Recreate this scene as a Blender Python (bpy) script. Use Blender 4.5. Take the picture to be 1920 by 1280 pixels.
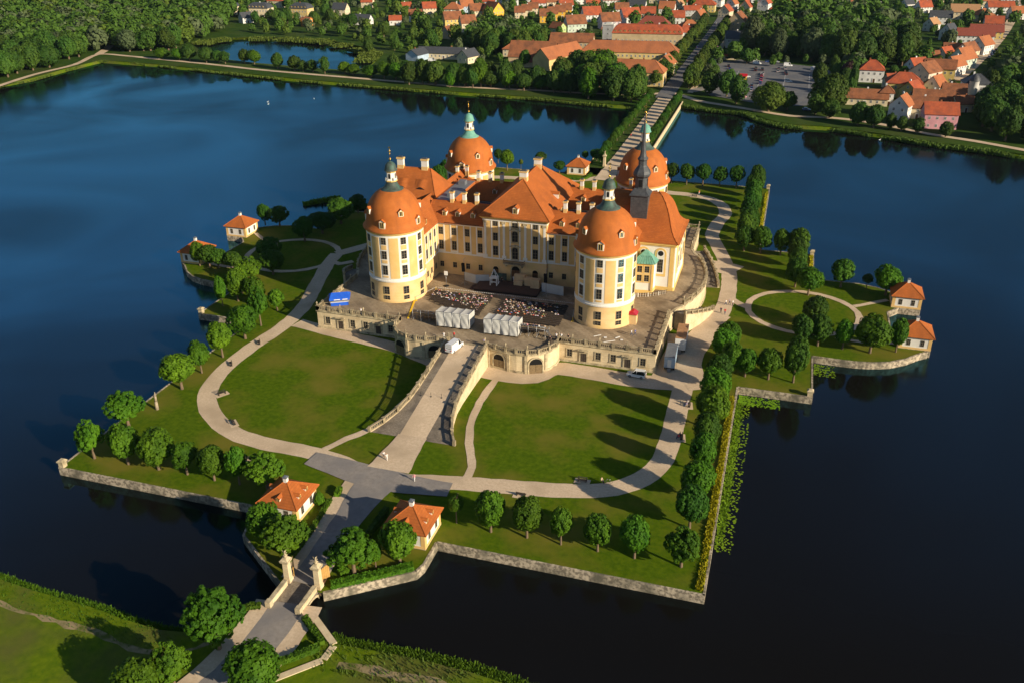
import bpy, bmesh, math, random
import numpy as np
from mathutils import Vector, Matrix
from mathutils.geometry import tessellate_polygon
random.seed(7); rng = np.random.default_rng(7)
R = math.radians; PI = math.pi
scene = bpy.context.scene
col = scene.collection
for o in list(bpy.data.objects): bpy.data.objects.remove(o)

# ---------------------------------------------------------------- camera, sky, sun, exposure
cd = bpy.data.cameras.new("camera"); cam = bpy.data.objects.new("camera", cd); col.objects.link(cam)
cd.sensor_width = 36.0; cd.lens = 31.264; cd.clip_start = 1.0; cd.clip_end = 12000.0
_pi, _ro, _ya = R(26.747), R(-0.505), R(-17.268)
_fw = Vector((math.sin(_ya)*math.cos(_pi), math.cos(_ya)*math.cos(_pi), -math.sin(_pi)))
_r = Vector((math.cos(_ya), -math.sin(_ya), 0)); _u = _r.cross(_fw)
_r, _u = _r*math.cos(_ro)+_u*math.sin(_ro), _u*math.cos(_ro)-_r*math.sin(_ro)
m = Matrix((_r, _u, -_fw)).transposed().to_4x4(); m.translation = (65.747, -191.563, 100.0)
cam.matrix_world = m
scene.camera = cam
SUN_EL, SUN_AZ = R(21.0), math.atan2(0.936, -0.352)      # azimuth from +Y towards +X
sdir = Vector((math.sin(SUN_AZ)*math.cos(SUN_EL), math.cos(SUN_AZ)*math.cos(SUN_EL), math.sin(SUN_EL)))
world = bpy.data.worlds.new("World"); scene.world = world; world.use_nodes = True
wn = world.node_tree; bg = wn.nodes["Background"]
sky = wn.nodes.new("ShaderNodeTexSky"); sky.sky_type = 'NISHITA'; sky.sun_disc = False
sky.sun_elevation = SUN_EL; sky.sun_rotation = SUN_AZ; sky.altitude = 200; sky.air_density = 1.0; sky.dust_density = 0.3; sky.ozone_density = 2.0
wn.links.new(sky.outputs[0], bg.inputs[0]); bg.inputs[1].default_value = 0.065
ld = bpy.data.lights.new("sun", 'SUN'); ld.energy = 5.0; ld.angle = R(0.5); ld.color = (1.0, 0.85, 0.62)
sun = bpy.data.objects.new("sun", ld); col.objects.link(sun); sun.location = sdir*500
sun.rotation_euler = (-sdir).to_track_quat('-Z', 'Y').to_euler()
vs = scene.view_settings; vs.view_transform = 'Standard'; vs.look = 'None'; vs.exposure = 0.5; vs.gamma = 1.0; vs.use_curve_mapping = False
scene.cycles.max_bounces = 5; scene.cycles.diffuse_bounces = 2; scene.cycles.glossy_bounces = 3; scene.cycles.transmission_bounces = 3
scene.cycles.transparent_max_bounces = 6; scene.cycles.use_denoising = True; scene.cycles.caustics_reflective = False; scene.cycles.caustics_refractive = False
# ---------------------------------------------------------------- traced ground plan (metres)
ROWS = {'front_right': [(25.0, -74.0, 8.9, 4.9),(31.5, -73.7, 8.4, 4.9),(37.6, -73.8, 7.8, 3.7),(44.0, -73.7, 8.1, 4.5),(50.3, -73.7, 8.3, 4.7),(58.1, -73.6, 8.2, 5.7)], 'bump_east': [(63.7, -4.3, 7.7, 4.9),(68.9, -4.2, 8.1, 5.5),(74.4, -4.1, 11.4, 4.9)], 'lobe_east': [(79.7, 16.4, 8.2, 5.2),(85.5, 16.3, 7.9, 4.2),(91.8, 16.1, 9.7, 7.2),(97.8, 18.3, 8.7, 4.1),(78.7, 27.6, 8.2, 6.6),(75.6, 15.4, 8.2, 5.2)], 'lobe_east_back': [(85.9, 56.1, 8.2, 6.0),(97.6, 53.5, 8.6, 6.6),(77.2, 47.7, 7.7, 6.2)], 'inner_east_back': [(57.8, 77.5, 8.0, 5.5),(62.9, 76.8, 8.8, 5.1),(68.8, 76.8, 8.6, 5.1)], 'back_row_east': [(26.1, 143.7, 8.0, 5.1),(31.9, 143.3, 8.0, 5.3),(38.0, 143.3, 8.6, 5.5),(44.2, 144.4, 7.4, 5.1),(50.4, 143.5, 8.6, 5.4)], 'back_row_west': [(-39.9, 143.7, 8.1, 5.4),(-29.3, 156.4, 4.9, 4.4),(-18.5, 144.9, 5.2, 4.0),(-46.8, 153.3, 5.9, 3.1),(-61.4, 129.1, 5.2, 4.0)], 'back_gate': [(-8.3, 167.3, 5.1, 4.9),(-4.4, 162.5, 7.1, 4.4),(-13.2, 167.7, 3.8, 2.7)], 'west_front': [(-58.1, -29.7, 9.3, 5.4),(-58.3, -38.0, 8.4, 4.5),(-58.2, -45.8, 8.9, 7.3),(-59.0, -63.0, 8.5, 7.0)], 'front_left': [(-58.0, -74.7, 8.8, 5.7),(-50.1, -74.5, 8.9, 5.9),(-43.2, -74.3, 8.7, 6.9),(-36.8, -74.2, 7.4, 4.9),(-30.6, -74.4, 7.8, 4.7),(-25.2, -74.2, 8.2, 4.1),(-19.4, -73.8, 7.8, 6.5)], 'west_bump': [(-75.1, -3.7, 8.6, 2.9),(-59.3, -2.1, 6.0, 4.5),(-58.5, -11.6, 11.0, 4.4),(-58.3, -19.4, 9.6, 7.3),(-72.9, 0.4, 9.7, 5.6),(-74.8, 5.5, 8.8, 4.1),(-76.1, 12.3, 8.6, 5.8),(-66.7, -0.4, 8.1, 5.1)], 'lobe_west': [(-98.6, 20.0, 7.8, 3.9),(-94.9, 19.7, 7.5, 5.5),(-92.2, 20.1, 6.5, 4.5),(-87.0, 20.6, 5.4, 5.4),(-79.5, 28.6, 8.1, 6.2),(-73.6, 20.1, 7.7, 6.3)], 'lobe_west_back': [(-99.3, 58.5, 7.5, 4.3),(-94.0, 58.9, 6.8, 6.5),(-78.4, 47.8, 8.2, 6.2),(-76.5, 56.2, 7.6, 7.9),(-74.9, 66.5, 8.9, 8.2),(-74.3, 78.4, 7.0, 5.2)], 'gate_bastion': [(9.5, -88.1, 5.3, 2.4),(6.7, -90.5, 8.3, 7.2),(12.9, -85.9, 8.1, 5.5),(-11.3, -87.8, 8.5, 5.2),(-5.7, -90.1, 8.7, 6.9)], 'south_bank': [(-5.2, -111.3, 10.4, 7.3),(4.7, -117.0, 7.3, 6.3),(-6.8, -119.6, 7.9, 4.5),(-9.3, -123.1, 6.5, 6.2)], 'young_front': [(18.4, -73.4, 5.8, 2.6)], 'dead': [(-35.6, 148.9, 3.6, 1.7),(92.8, 57.1, 4.4, 2.7)]}
PATHS = {'ring_west': [(-2.9, -65.0),(-10.0, -62.0),(-18.5, -60.6),(-27.7, -60.4),(-36.2, -58.8),(-43.1, -55.1),(-48.5, -50.2),(-52.3, -43.9),(-54.3, -35.0),(-54.3, -23.4),(-52.9, -10.4),(-53.8, 2.5),(-58.2, 18.3),(-62.0, 32.2),(-63.3, 40.7)], 'ring_east': [(-2.9, -65.0),(4.5, -64.1),(14.1, -62.1),(24.7, -60.3),(34.6, -58.6),(41.3, -56.4),(46.2, -52.7),(49.8, -46.7),(50.9, -38.6),(50.9, -26.2),(50.7, -9.2),(51.5, 4.9),(53.9, 19.5),(55.5, 31.8),(55.9, 45.0),(54.4, 61.0),(49.6, 79.5),(47.0, 89.0),(47.5, 101.1),(49.2, 111.9),(47.1, 121.7),(42.1, 128.1),(34.0, 131.1),(26.1, 131.6),(15.5, 135.0),(4.8, 148.2)], 'below_terrace_west': [(-50.4, -7.7),(-35.9, -10.7),(-26.3, -12.3),(-18.3, -13.9),(-9.9, -17.3),(-3.6, -19.7)], 'below_terrace_east': [(4.6, -18.4),(12.0, -18.9),(16.8, -17.8),(20.6, -12.6),(28.2, -12.3),(39.6, -13.0),(51.0, -11.7)], 'inner_east': [(9.2, -18.9),(8.7, -30.3),(9.6, -40.5),(11.9, -48.4),(15.3, -56.3),(15.2, -61.3)], 'inner_west': [(-15.3, -59.0),(-12.8, -54.0),(-10.0, -49.8),(-7.8, -41.1),(-6.2, -29.7),(-5.3, -22.1)], 'circle_link_east': [(57.3, 38.9),(60.1, 36.0),(62.0, 34.8)], 'pavilion_link_east': [(89.1, 43.3),(93.8, 46.8),(98.0, 50.2)], 'circle_link_west': [(-63.1, 38.8),(-63.4, 29.6),(-65.6, 24.6)], 'axis_south': [(-2.9, -65.0),(-2.5, -71.4),(-2.2, -77.6),(-1.3, -85.3),(-0.9, -90.9),(-0.6, -94.5)], 'shore_road': [(-379.2, 214.7),(-391.3, 268.4),(-393.0, 307.9),(-406.4, 347.3),(-381.1, 346.6),(-350.4, 340.6),(-302.0, 331.2),(-255.7, 320.7),(-199.0, 312.6),(-154.0, 306.6),(-115.3, 301.7),(-74.0, 302.9),(-42.9, 301.8),(-13.8, 306.4),(3.3, 314.0),(19.1, 297.7),(45.0, 284.3),(66.4, 273.6),(86.5, 274.2),(105.9, 267.7),(128.0, 251.8),(146.8, 242.8),(171.2, 227.1)], 'side_road': [(-406.4, 347.3),(-424.4, 380.6),(-454.6, 424.0),(-491.5, 480.1)], 'east_street': [(156.2, 392.6),(166.8, 425.7),(183.6, 485.0),(204.0, 558.0),(227.4, 652.8),(253.7, 771.6),(285.3, 925.5)], 'parking_drive': [(3.3, 314.0),(9.2, 357.8),(11.0, 415.4),(12.5, 472.0)]}
SHORE_W = [(-376.5, 204.7),(-388.8, 240.2),(-384.3, 260.9),(-388.1, 292.6),(-388.7, 328.6),(-338.1, 324.1),(-281.4, 312.1),(-222.0, 301.2),(-169.0, 294.2),(-110.5, 288.6),(-69.2, 285.9),(-37.9, 279.8),(-14.5, 277.7),(-0.6, 274.7)]
SHORE_E = [(12.4, 289.0),(29.0, 282.6),(45.4, 278.0),(56.6, 263.7),(66.8, 256.0),(86.3, 255.6),(104.9, 248.7),(118.2, 243.0),(130.8, 236.5),(145.4, 232.8),(175.7, 219.7)]
POND = [(-373.8, 409.4),(-371.6, 435.5),(-347.5, 450.3),(-317.0, 454.8),(-277.4, 450.0),(-245.4, 430.5),(-217.7, 409.4),(-209.3, 394.7),(-202.1, 369.5),(-196.8, 345.8),(-210.0, 334.4),(-242.6, 338.1),(-277.6, 343.8),(-307.2, 351.6),(-340.7, 376.0)]
SOUTH_L = [(-58.1, -107.8),(-48.6, -108.4),(-41.6, -109.0),(-35.2, -109.2),(-28.7, -109.5),(-23.2, -110.2),(-16.2, -110.5),(-11.1, -109.6),(-7.7, -106.2),(-6.6, -103.5),(-1.9, -100.0)]
SOUTH_R = [(2.2, -99.5),(8.5, -103.7),(9.0, -105.3),(12.7, -105.3),(18.5, -104.8),(25.2, -104.6),(31.9, -104.7),(38.5, -105.4),(46.5, -106.4)]
PARKING = [(12.3, 419.9),(34.8, 438.5),(82.0, 417.4),(88.2, 405.5),(87.0, 308.8),(71.1, 297.8),(55.1, 296.2),(43.9, 301.5),(23.2, 313.2),(10.8, 358.2)]
RAMP = [(5.1, -17.1),(5.0, -28.9),(5.0, -37.4),(6.1, -43.8),(8.9, -50.5)]
HOUSES = [(-449.9, 578.7, 16, 10, 6.5, 4, 10, 'cream', 'slate', 'm'),(-399.5, 527.3, 9, 7, 4.5, 3.5, 60, 'white', 'slate', 'g'),(-411.1, 571.1, 18, 11, 7, 4, 5, 'cream', 'slate', 'm'),(-369.6, 572.8, 16, 11, 7.5, 4, 0, 'ochre', 'slate', 'm'),(-336.3, 520.9, 7, 6, 5, 1.5, 0, 'orange', 'brown', 'g'),(-295.2, 541.4, 16, 9, 3.5, 4, 0, 'white', 'slate', 'g'),(-264.9, 545.0, 9, 7, 4, 3, 20, 'white', 'red', 'g'),(-291.6, 628.3, 10, 8, 5, 3.5, 30, 'white', 'red', 'g'),(-214.0, 546.8, 13, 9, 6, 5, 35, 'yellow', 'brown', 'g'),(-191.5, 522.4, 11, 9, 6.5, 5, 35, 'cream', 'brown', 'g'),(-214.6, 613.2, 13, 9, 5.5, 5, 35, 'cream', 'brown', 'g'),(-198.0, 609.2, 14, 11, 6.5, 6, -35, 'amber', 'brown', 'g'),(-236.8, 645.3, 11, 9, 5.5, 5, 40, 'blue', 'orange', 'g'),(-241.0, 623.3, 13, 11, 5, 5, 0, 'cream', 'orange', 'h'),(-226.2, 683.4, 11, 9, 6, 5, 10, 'blue', 'red', 'g'),(-192.2, 482.5, 9, 8, 4.5, 4, 70, 'tan', 'brown', 'g'),(-174.7, 614.7, 8, 8, 5, 4, 15, 'cream', 'brown', 'g'),(-173.0, 631.0, 8, 8, 5, 4, 15, 'cream', 'brown', 'g'),(-171.7, 647.7, 8, 8, 5, 4, 15, 'cream', 'brown', 'g'),(-145.2, 591.5, 8, 9, 5.5, 4.5, 15, 'amber', 'brown', 'g'),(-142.6, 607.0, 8, 9, 5.5, 4.5, 15, 'amber', 'brown', 'g'),(-139.9, 622.9, 8, 9, 5.5, 4.5, 15, 'amber', 'brown', 'g'),(-138.0, 639.2, 8, 9, 5.5, 4.5, 15, 'amber', 'brown', 'g'),(-118.9, 533.6, 10, 8, 3.5, 3.5, -30, 'green', 'brown', 'g'),(-107.1, 542.8, 14, 11, 6, 5.5, 30, 'mint', 'brown', 'g'),(-108.3, 607.6, 14, 10, 5.5, 5.5, 30, 'white', 'red', 'g'),(-83.6, 564.7, 14, 11, 6, 5.5, 30, 'lilac', 'brown', 'g'),(-73.5, 601.4, 14, 11, 5.5, 6, 35, 'white', 'red', 'g'),(-45.6, 554.6, 22, 11, 5.5, 5.5, 0, 'white', 'maroon', 'h'),(-48.5, 648.3, 12, 10, 7.5, 5, 0, 'white', 'orange', 'g'),(-84.2, 702.4, 14, 10, 3.5, 5, 0, 'white', 'slate', 'g'),(-116.0, 732.1, 15, 10, 5, 5, 20, 'white', 'red', 'g'),(-151.1, 733.8, 13, 10, 5, 5, 30, 'white', 'red', 'g'),(-21.2, 699.5, 18, 12, 6, 5, 0, 'yellow', 'red', 'h'),(-28.4, 664.9, 14, 9, 5, 3, 20, 'grey', 'red', 'g'),(-47.6, 719.8, 8, 7, 4, 4, 70, 'cream', 'tan', 'g'),(-17.4, 555.2, 13, 10, 5, 4, 20, 'tan', 'orange', 'h'),(-16.2, 615.1, 11, 9, 5, 5, 70, 'tan', 'orange', 'g'),(-16.3, 522.9, 12, 9, 5, 4, 20, 'white', 'red', 'h'),(17.9, 579.5, 12, 13, 7, 6, 80, 'tan', 'brown', 'g'),(25.9, 492.9, 18, 12, 6, 4, 10, 'pale', 'slate', 'g'),(16.5, 699.8, 9, 9, 5, 5, 75, 'cream', 'red', 'g'),(32.5, 703.5, 10, 9, 8, 5, 75, 'white', 'red', 'g'),(48.3, 671.1, 18, 10, 6, 4, 0, 'cream', 'red', 'h'),(64.7, 663.5, 14, 10, 6, 3, 0, 'pale', 'slate', 'g'),(75.9, 748.1, 15, 11, 6, 5, 40, 'blue', 'red', 'g'),(109.0, 380.3, 12, 10, 6.5, 4.5, 0, 'white', 'red', 'h'),(123.2, 339.6, 16, 11, 7, 4.5, 0, 'yellow', 'red', 'h'),(126.7, 330.5, 9, 8, 5.5, 3.5, 60, 'olive', 'red', 'g'),(137.7, 377.7, 13, 11, 7, 4.5, 55, 'peach', 'brown', 'g'),(146.6, 391.8, 15, 10, 7, 4, -5, 'yellow', 'brown', 'g'),(157.6, 414.1, 11, 8, 5.5, 4.5, 55, 'white', 'orange', 'g'),(165.1, 438.7, 13, 10, 6, 5.5, 55, 'mint', 'orange', 'g'),(173.0, 477.9, 13, 9, 5, 4.5, 55, 'cream', 'brown', 'g'),(185.3, 501.2, 12, 9, 6, 4.5, 55, 'white', 'orange', 'g'),(188.2, 554.1, 22, 9, 5, 4, 0, 'white', 'maroon', 'g'),(199.2, 578.7, 20, 9, 5, 4, 0, 'yellow', 'maroon', 'g'),(199.1, 695.2, 20, 12, 6, 5, 0, 'cream', 'tan', 'g'),(212.1, 683.7, 12, 11, 5, 4.5, 30, 'tan', 'orange', 'h'),(235.8, 750.7, 20, 10, 5, 4, 10, 'white', 'red', 'g'),(176.4, 657.5, 15, 9, 5.5, 4, 0, 'white', 'slate', 'g'),(165.2, 612.0, 9, 8, 5, 4, 55, 'white', 'tan', 'g'),(171.7, 563.6, 9, 8, 6, 4.5, 55, 'white', 'slate', 'g'),(168.6, 504.1, 12, 7, 3, 2.5, 0, 'cream', 'brown', 'g'),(102.7, 313.0, 20, 8, 3.5, 3.5, 0, 'cream', 'brown', 'g'),(113.2, 314.4, 6, 6, 6, 3, 0, 'white', 'brown', 'h'),(117.9, 282.6, 9, 8, 6.5, 4, 70, 'white', 'orange', 'g'),(125.7, 288.3, 15, 9, 5, 4, 0, 'cream', 'brown', 'g'),(133.5, 268.4, 13, 9, 6.5, 4, 5, 'pink', 'red', 'g'),(135.0, 310.9, 17, 8, 5, 3.5, 0, 'cream', 'brown', 'g'),(139.7, 344.0, 9, 8, 5.5, 4.5, 60, 'white', 'orange', 'g'),(146.2, 324.5, 10, 8, 5.5, 4, 0, 'cream', 'brown', 'g'),(149.2, 308.2, 9, 7, 4, 3, 20, 'cream', 'brown', 'g'),(173.6, 816.9, 14, 10, 5, 4.5, 10, 'white', 'orange', 'g'),(159.9, 767.4, 9, 8, 4, 3.5, 40, 'white', 'slate', 'g'),(-193.3, 724.3, 12, 9, 5, 4, 10, 'white', 'slate', 'g'),(-211.5, 710.4, 10, 8, 5, 4, 30, 'white', 'slate', 'g'),(-13.4, 746.0, 12, 9, 6, 5, 80, 'white', 'red', 'g'),(-72.9, 761.4, 16, 10, 5, 4, 0, 'cream', 'brown', 'h'),(256.1, 826.0, 14, 9, 5, 4, 0, 'white', 'red', 'g'),(134.2, 817.9, 12, 9, 5, 4, 0, 'white', 'red', 'g'),(199.6, 832.6, 12, 9, 5, 4, 20, 'cream', 'red', 'h'),(22.1, 787.7, 12, 9, 5, 4, 10, 'white', 'slate', 'g'),(-345.5, 660.8, 10, 8, 5, 4, 10, 'cream', 'red', 'g'),(-178.2, 689.8, 12, 9, 5, 4.5, 20, 'white', 'red', 'g'),(-167.9, 701.4, 11, 9, 5, 4.5, 30, 'cream', 'brown', 'g'),(-148.9, 678.7, 12, 9, 5, 4.5, 30, 'white', 'red', 'g'),(-126.2, 692.8, 12, 9, 5, 5, 30, 'cream', 'red', 'g'),(-91.2, 658.2, 11, 9, 5, 4.5, 20, 'white', 'brown', 'g'),(-62.8, 633.4, 11, 9, 5, 4.5, 10, 'cream', 'red', 'g'),(-34.1, 610.8, 10, 9, 5, 4.5, 10, 'white', 'red', 'g'),(-34.9, 731.8, 11, 9, 5, 4.5, 0, 'white', 'red', 'g'),(1.3, 663.9, 10, 9, 5, 4.5, 75, 'cream', 'red', 'g'),(2.2, 722.3, 10, 8, 5, 4.5, 75, 'white', 'orange', 'g'),(53.6, 761.2, 12, 9, 5, 4.5, 20, 'white', 'red', 'g'),(93.3, 789.1, 12, 9, 5, 4.5, 20, 'white', 'red', 'g'),(112.3, 765.5, 11, 9, 5, 4.5, 30, 'cream', 'brown', 'g'),(233.7, 802.3, 13, 9, 5, 4.5, 10, 'cream', 'orange', 'g'),(170.9, 735.7, 11, 8, 5, 4.5, 30, 'white', 'red', 'g'),(212.1, 629.7, 12, 9, 5, 4.5, 0, 'white', 'red', 'g'),(242.3, 705.5, 12, 9, 5, 4.5, 20, 'white', 'orange', 'g'),(120.5, 360.3, 9, 8, 4, 3.5, 20, 'cream', 'red', 'g'),(135.9, 408.5, 10, 8, 5, 4, 40, 'white', 'red', 'g'),(147.4, 450.2, 10, 7, 4, 3.5, 20, 'cream', 'brown', 'g'),(159.1, 470.0, 9, 7, 4, 3.5, 50, 'white', 'red', 'g'),(-230.1, 715.9, 11, 9, 5, 4.5, 20, 'white', 'red', 'g'),(-266.3, 625.7, 11, 9, 5, 4.5, 30, 'cream', 'red', 'g'),(-257.5, 572.2, 10, 8, 5, 4, 20, 'white', 'brown', 'g'),(-343.7, 599.3, 12, 9, 5, 4.5, 0, 'cream', 'slate', 'g'),(-434.9, 640.4, 14, 10, 6, 4.5, 5, 'cream', 'red', 'h')]
WOODS = {'forest_west': [(-389.1, 216.9),(-399.7, 251.4),(-401.4, 293.2),(-415.2, 352.4),(-359.6, 371.3),(-372.1, 401.6),(-389.6, 477.6),(-461.9, 606.4),(-685.2, 929.5),(-2025.9, 2114.2),(-2475.3, 1744.1),(-706.7, 394.0)], 'park_east': [(33.8, 453.8),(35.7, 544.3),(57.5, 612.0),(108.9, 659.2),(139.8, 615.4),(144.9, 493.4),(132.8, 426.5),(120.4, 427.2),(101.2, 422.3),(82.0, 429.4),(51.7, 442.8)], 'grove_palace': [(-64.3, 290.1),(-68.5, 355.6),(-51.4, 369.5),(-24.3, 349.1),(-6.4, 288.1),(-24.7, 286.1),(-45.9, 289.1)], 'east_edge': [(144.3, 274.6),(161.8, 315.5),(174.0, 375.9),(189.3, 431.5),(216.2, 488.9),(252.6, 498.1),(189.9, 230.5),(167.0, 236.8),(152.5, 252.3)], 'park_gap': [(88.1, 396.1),(101.9, 442.7),(115.7, 459.0),(120.1, 423.2),(99.9, 381.4),(96.7, 325.4),(89.5, 302.7)], 'grove_mid': [(-163.0, 445.8),(-171.1, 493.5),(-155.3, 512.4),(-123.0, 490.9),(-102.0, 436.0),(-120.9, 414.7),(-146.0, 420.1)]}
CAUSEWAY_TREES = [(-282.9, 336.1),(-276.6, 335.6),(-251.7, 323.7),(-238.8, 321.1),(-231.9, 319.1),(-223.8, 319.2),(-213.7, 316.2),(-202.3, 319.1),(-195.9, 317.1),(-180.8, 311.9),(-172.1, 310.6),(-163.1, 307.7),(-149.0, 302.8),(-138.6, 302.2),(-134.1, 303.4),(-123.3, 301.2),(-115.7, 298.3),(-98.4, 299.7),(-88.6, 299.1),(-78.6, 297.0),(-70.3, 300.7),(-64.5, 302.3),(-349.0, 338.7),(-334.2, 335.9),(-325.7, 335.8),(-311.4, 333.0),(-301.4, 333.4),(-296.7, 332.5)]
LONE_TREES = [(22.9, 316.1),(32.4, 312.7),(38.8, 296.0),(55.8, 280.7),(64.7, 288.2),(84.6, 285.9),(80.3, 359.4),(97.6, 335.8),(96.9, 380.6),(97.9, 262.1),(104.7, 258.4),(111.9, 258.1),(116.8, 255.1),(123.5, 252.7),(134.7, 247.5),(85.3, 273.8),(78.5, 280.5),(35.9, 421.7),(11.5, 333.3),(-6.0, 353.8),(-157.4, 314.4),(-170.8, 329.2),(-154.7, 333.3),(-222.8, 400.8),(-244.4, 475.6),(-209.3, 416.4),(-211.1, 455.2),(-223.0, 511.5),(-187.7, 434.4),(-288.2, 489.3),(-297.1, 526.8),(-358.8, 519.0),(-383.0, 542.5),(-359.7, 529.5),(-335.1, 531.8),(-354.5, 588.5),(-323.1, 538.3),(-387.3, 522.9)]
# ---------------------------------------------------------------- helpers
class MB:
    def __init__(s): s.v = []; s.f = []; s.m = []; s.s = []
    def add(s, vs, fs, mi=0, smooth=False):
        b = len(s.v); s.v.extend(tuple(p) for p in vs)
        for f in fs: s.f.append(tuple(i+b for i in f)); s.m.append(mi); s.s.append(smooth)
        return s
    def box(s, x0, x1, y0, y1, z0, z1, mi=0):
        return s.add([(x0,y0,z0),(x1,y0,z0),(x1,y1,z0),(x0,y1,z0),(x0,y0,z1),(x1,y0,z1),(x1,y1,z1),(x0,y1,z1)],
              [(0,3,2,1),(4,5,6,7),(0,1,5,4),(1,2,6,5),(2,3,7,6),(3,0,4,7)], mi)
    def obox(s, cx, cy, hx, hy, z0, z1, a=0., mi=0, t=1.):
        c, n = math.cos(a), math.sin(a); P = []
        for z, k in ((z0,1.),(z1,t)):
            for dx, dy in ((-hx,-hy),(hx,-hy),(hx,hy),(-hx,hy)): P.append((cx+(dx*c-dy*n)*k, cy+(dx*n+dy*c)*k, z))
        return s.add(P, [(0,3,2,1),(4,5,6,7),(0,1,5,4),(1,2,6,5),(2,3,7,6),(3,0,4,7)], mi)
    def lathe(s, prof, n, cx=0, cy=0, mi=0, smooth=True, cap=True, sq=False, a0=0.):
        P = []; F = []
        for r, z in prof:
            for k in range(n):
                a = a0+2*PI*k/n; P.append((cx+r*math.cos(a), cy+r*math.sin(a), z))
        for i in range(len(prof)-1):
            for k in range(n):
                F.append((i*n+k, i*n+(k+1)%n, (i+1)*n+(k+1)%n, (i+1)*n+k))
        s.add(P, F, mi, smooth)
        if cap:
            b = len(s.v)-len(P); s.f.append(tuple(b+(len(prof)-1)*n+k for k in range(n))); s.m.append(mi); s.s.append(False)
        return s
    def tube(s, p, q, r0, r1, n=6, mi=0, smooth=True):
        p, q = Vector(p), Vector(q); d = (q-p).normalized(); a = d.orthogonal().normalized(); b = d.cross(a); P = []
        for c, r in ((p,r0),(q,r1)):
            for k in range(n): P.append(c+(a*math.cos(2*PI*k/n)+b*math.sin(2*PI*k/n))*r)
        F = [(k,(k+1)%n,n+(k+1)%n,n+k) for k in range(n)]+[tuple(range(n-1,-1,-1)), tuple(range(n,2*n))]
        return s.add(P, F, mi, smooth)
    def prism(s, poly, z0, z1, mi=0, top=None):
        n = len(poly); P = [(x,y,z0) for x,y in poly]+[(x,y,z1) for x,y in poly]
        s.add(P, [(k,(k+1)%n,n+(k+1)%n,n+k) for k in range(n)], mi)
        tris = tessellate_polygon([[Vector((x,y,0)) for x,y in poly]])
        s.add([(x,y,z1) for x,y in poly], [t for t in tris], mi if top is None else top)
        return s
    def ball(s, c, r, mi=0, n=8, sz=1.):
        return s.lathe([(max(r*math.sin(PI*k/5),.001), c[2]-r*sz*math.cos(PI*k/5)) for k in range(6)], n, c[0], c[1], mi, True, False)
    def patch(s, cx, cy, r, t, a0, a1, z0, z1, mi=0, n=6):
        # block of thickness t lying on a cylinder of radius r (angles measured from -Y towards +X)
        P = []; F = []
        for k in range(n+1):
            a = a0+(a1-a0)*k/n
            for rr in (r-.05, r+t):
                for z in (z0, z1): P.append((cx+rr*math.sin(a), cy-rr*math.cos(a), z))
        for k in range(n):
            b, c = 4*k, 4*k+4
            F += [(b+2,c+2,c+3,b+3),(b+1,b+3,c+3,c+1),(b,c,c+2,b+2)]
        F += [(0,2,3,1),(4*n,4*n+1,4*n+3,4*n+2)]
        return s.add(P, F, mi)
    def mesh(s, name, mats):
        me = bpy.data.meshes.new(name); me.from_pydata(s.v, [], s.f)
        for k in mats: me.materials.append(M[k] if isinstance(k, str) else k)
        me.polygons.foreach_set('material_index', s.m); me.polygons.foreach_set('use_smooth', s.s); me.update()
        return me
    def build(s, name, mats, parent=None, loc=None, rot=0):
        if isinstance(mats, str): mats = (mats,)
        return put(name, s.mesh(name, mats), parent, loc, rot)
def put(name, me, parent=None, loc=None, rot=0, scale=None):
    o = bpy.data.objects.new(name, me); col.objects.link(o)
    if loc is not None: o.location = loc
    if rot: o.rotation_euler = (0,0,rot)
    if scale is not None: o.scale = scale
    if parent is not None: o.parent = parent; KIDS.setdefault(parent.name,[]).append(o)
    return o
def tag(o, label=None, cat=None, group=None, kind=None):
    if label: o['label'] = label
    if cat: o['category'] = cat
    if group: o['group'] = group
    if kind: o['kind'] = kind
    return o
def thing(name, label, cat, loc=(0,0,0), rot=0, group=None):
    return tag(put(name, None, None, loc, rot), label, cat, group)
def struct(o): o['kind'] = 'structure'; return o
def copy_tree(o, parent=None):
    c = o.copy(); col.objects.link(c); c.parent = parent
    for ch in KIDS.get(o.name, ()): copy_tree(ch, c)
    return c
KIDS = {}
ORD_ = ['first','second','third','fourth','fifth','sixth','seventh','eighth','ninth','tenth','eleventh','twelfth','thirteenth','fourteenth','fifteenth','sixteenth','seventeenth','eighteenth','nineteenth','twentieth']
ORD = ORD_+[t+'-'+u for t in ('twenty','thirty','forty','fifty') for u in ORD_[:9]]
def smooth_line(P, step=2.0, closed=False):
    P = [Vector((*p[:2],0)) if len(p)==2 else Vector(p) for p in P]; out = []; n = len(P)
    for i in range(n if closed else n-1):
        if closed: p0,p1,p2,p3 = P[i-1],P[i],P[(i+1)%n],P[(i+2)%n]
        else: p0,p1,p2,p3 = P[max(i-1,0)],P[i],P[i+1],P[min(i+2,n-1)]
        k = max(1,int((p2-p1).length/step))
        for j in range(k):
            t = j/k; out.append(.5*((2*p1)+(p2-p0)*t+(2*p0-5*p1+4*p2-p3)*t*t+(3*p1-p0-3*p2+p3)*t**3))
    if not closed: out.append(P[-1])
    return out
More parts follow.
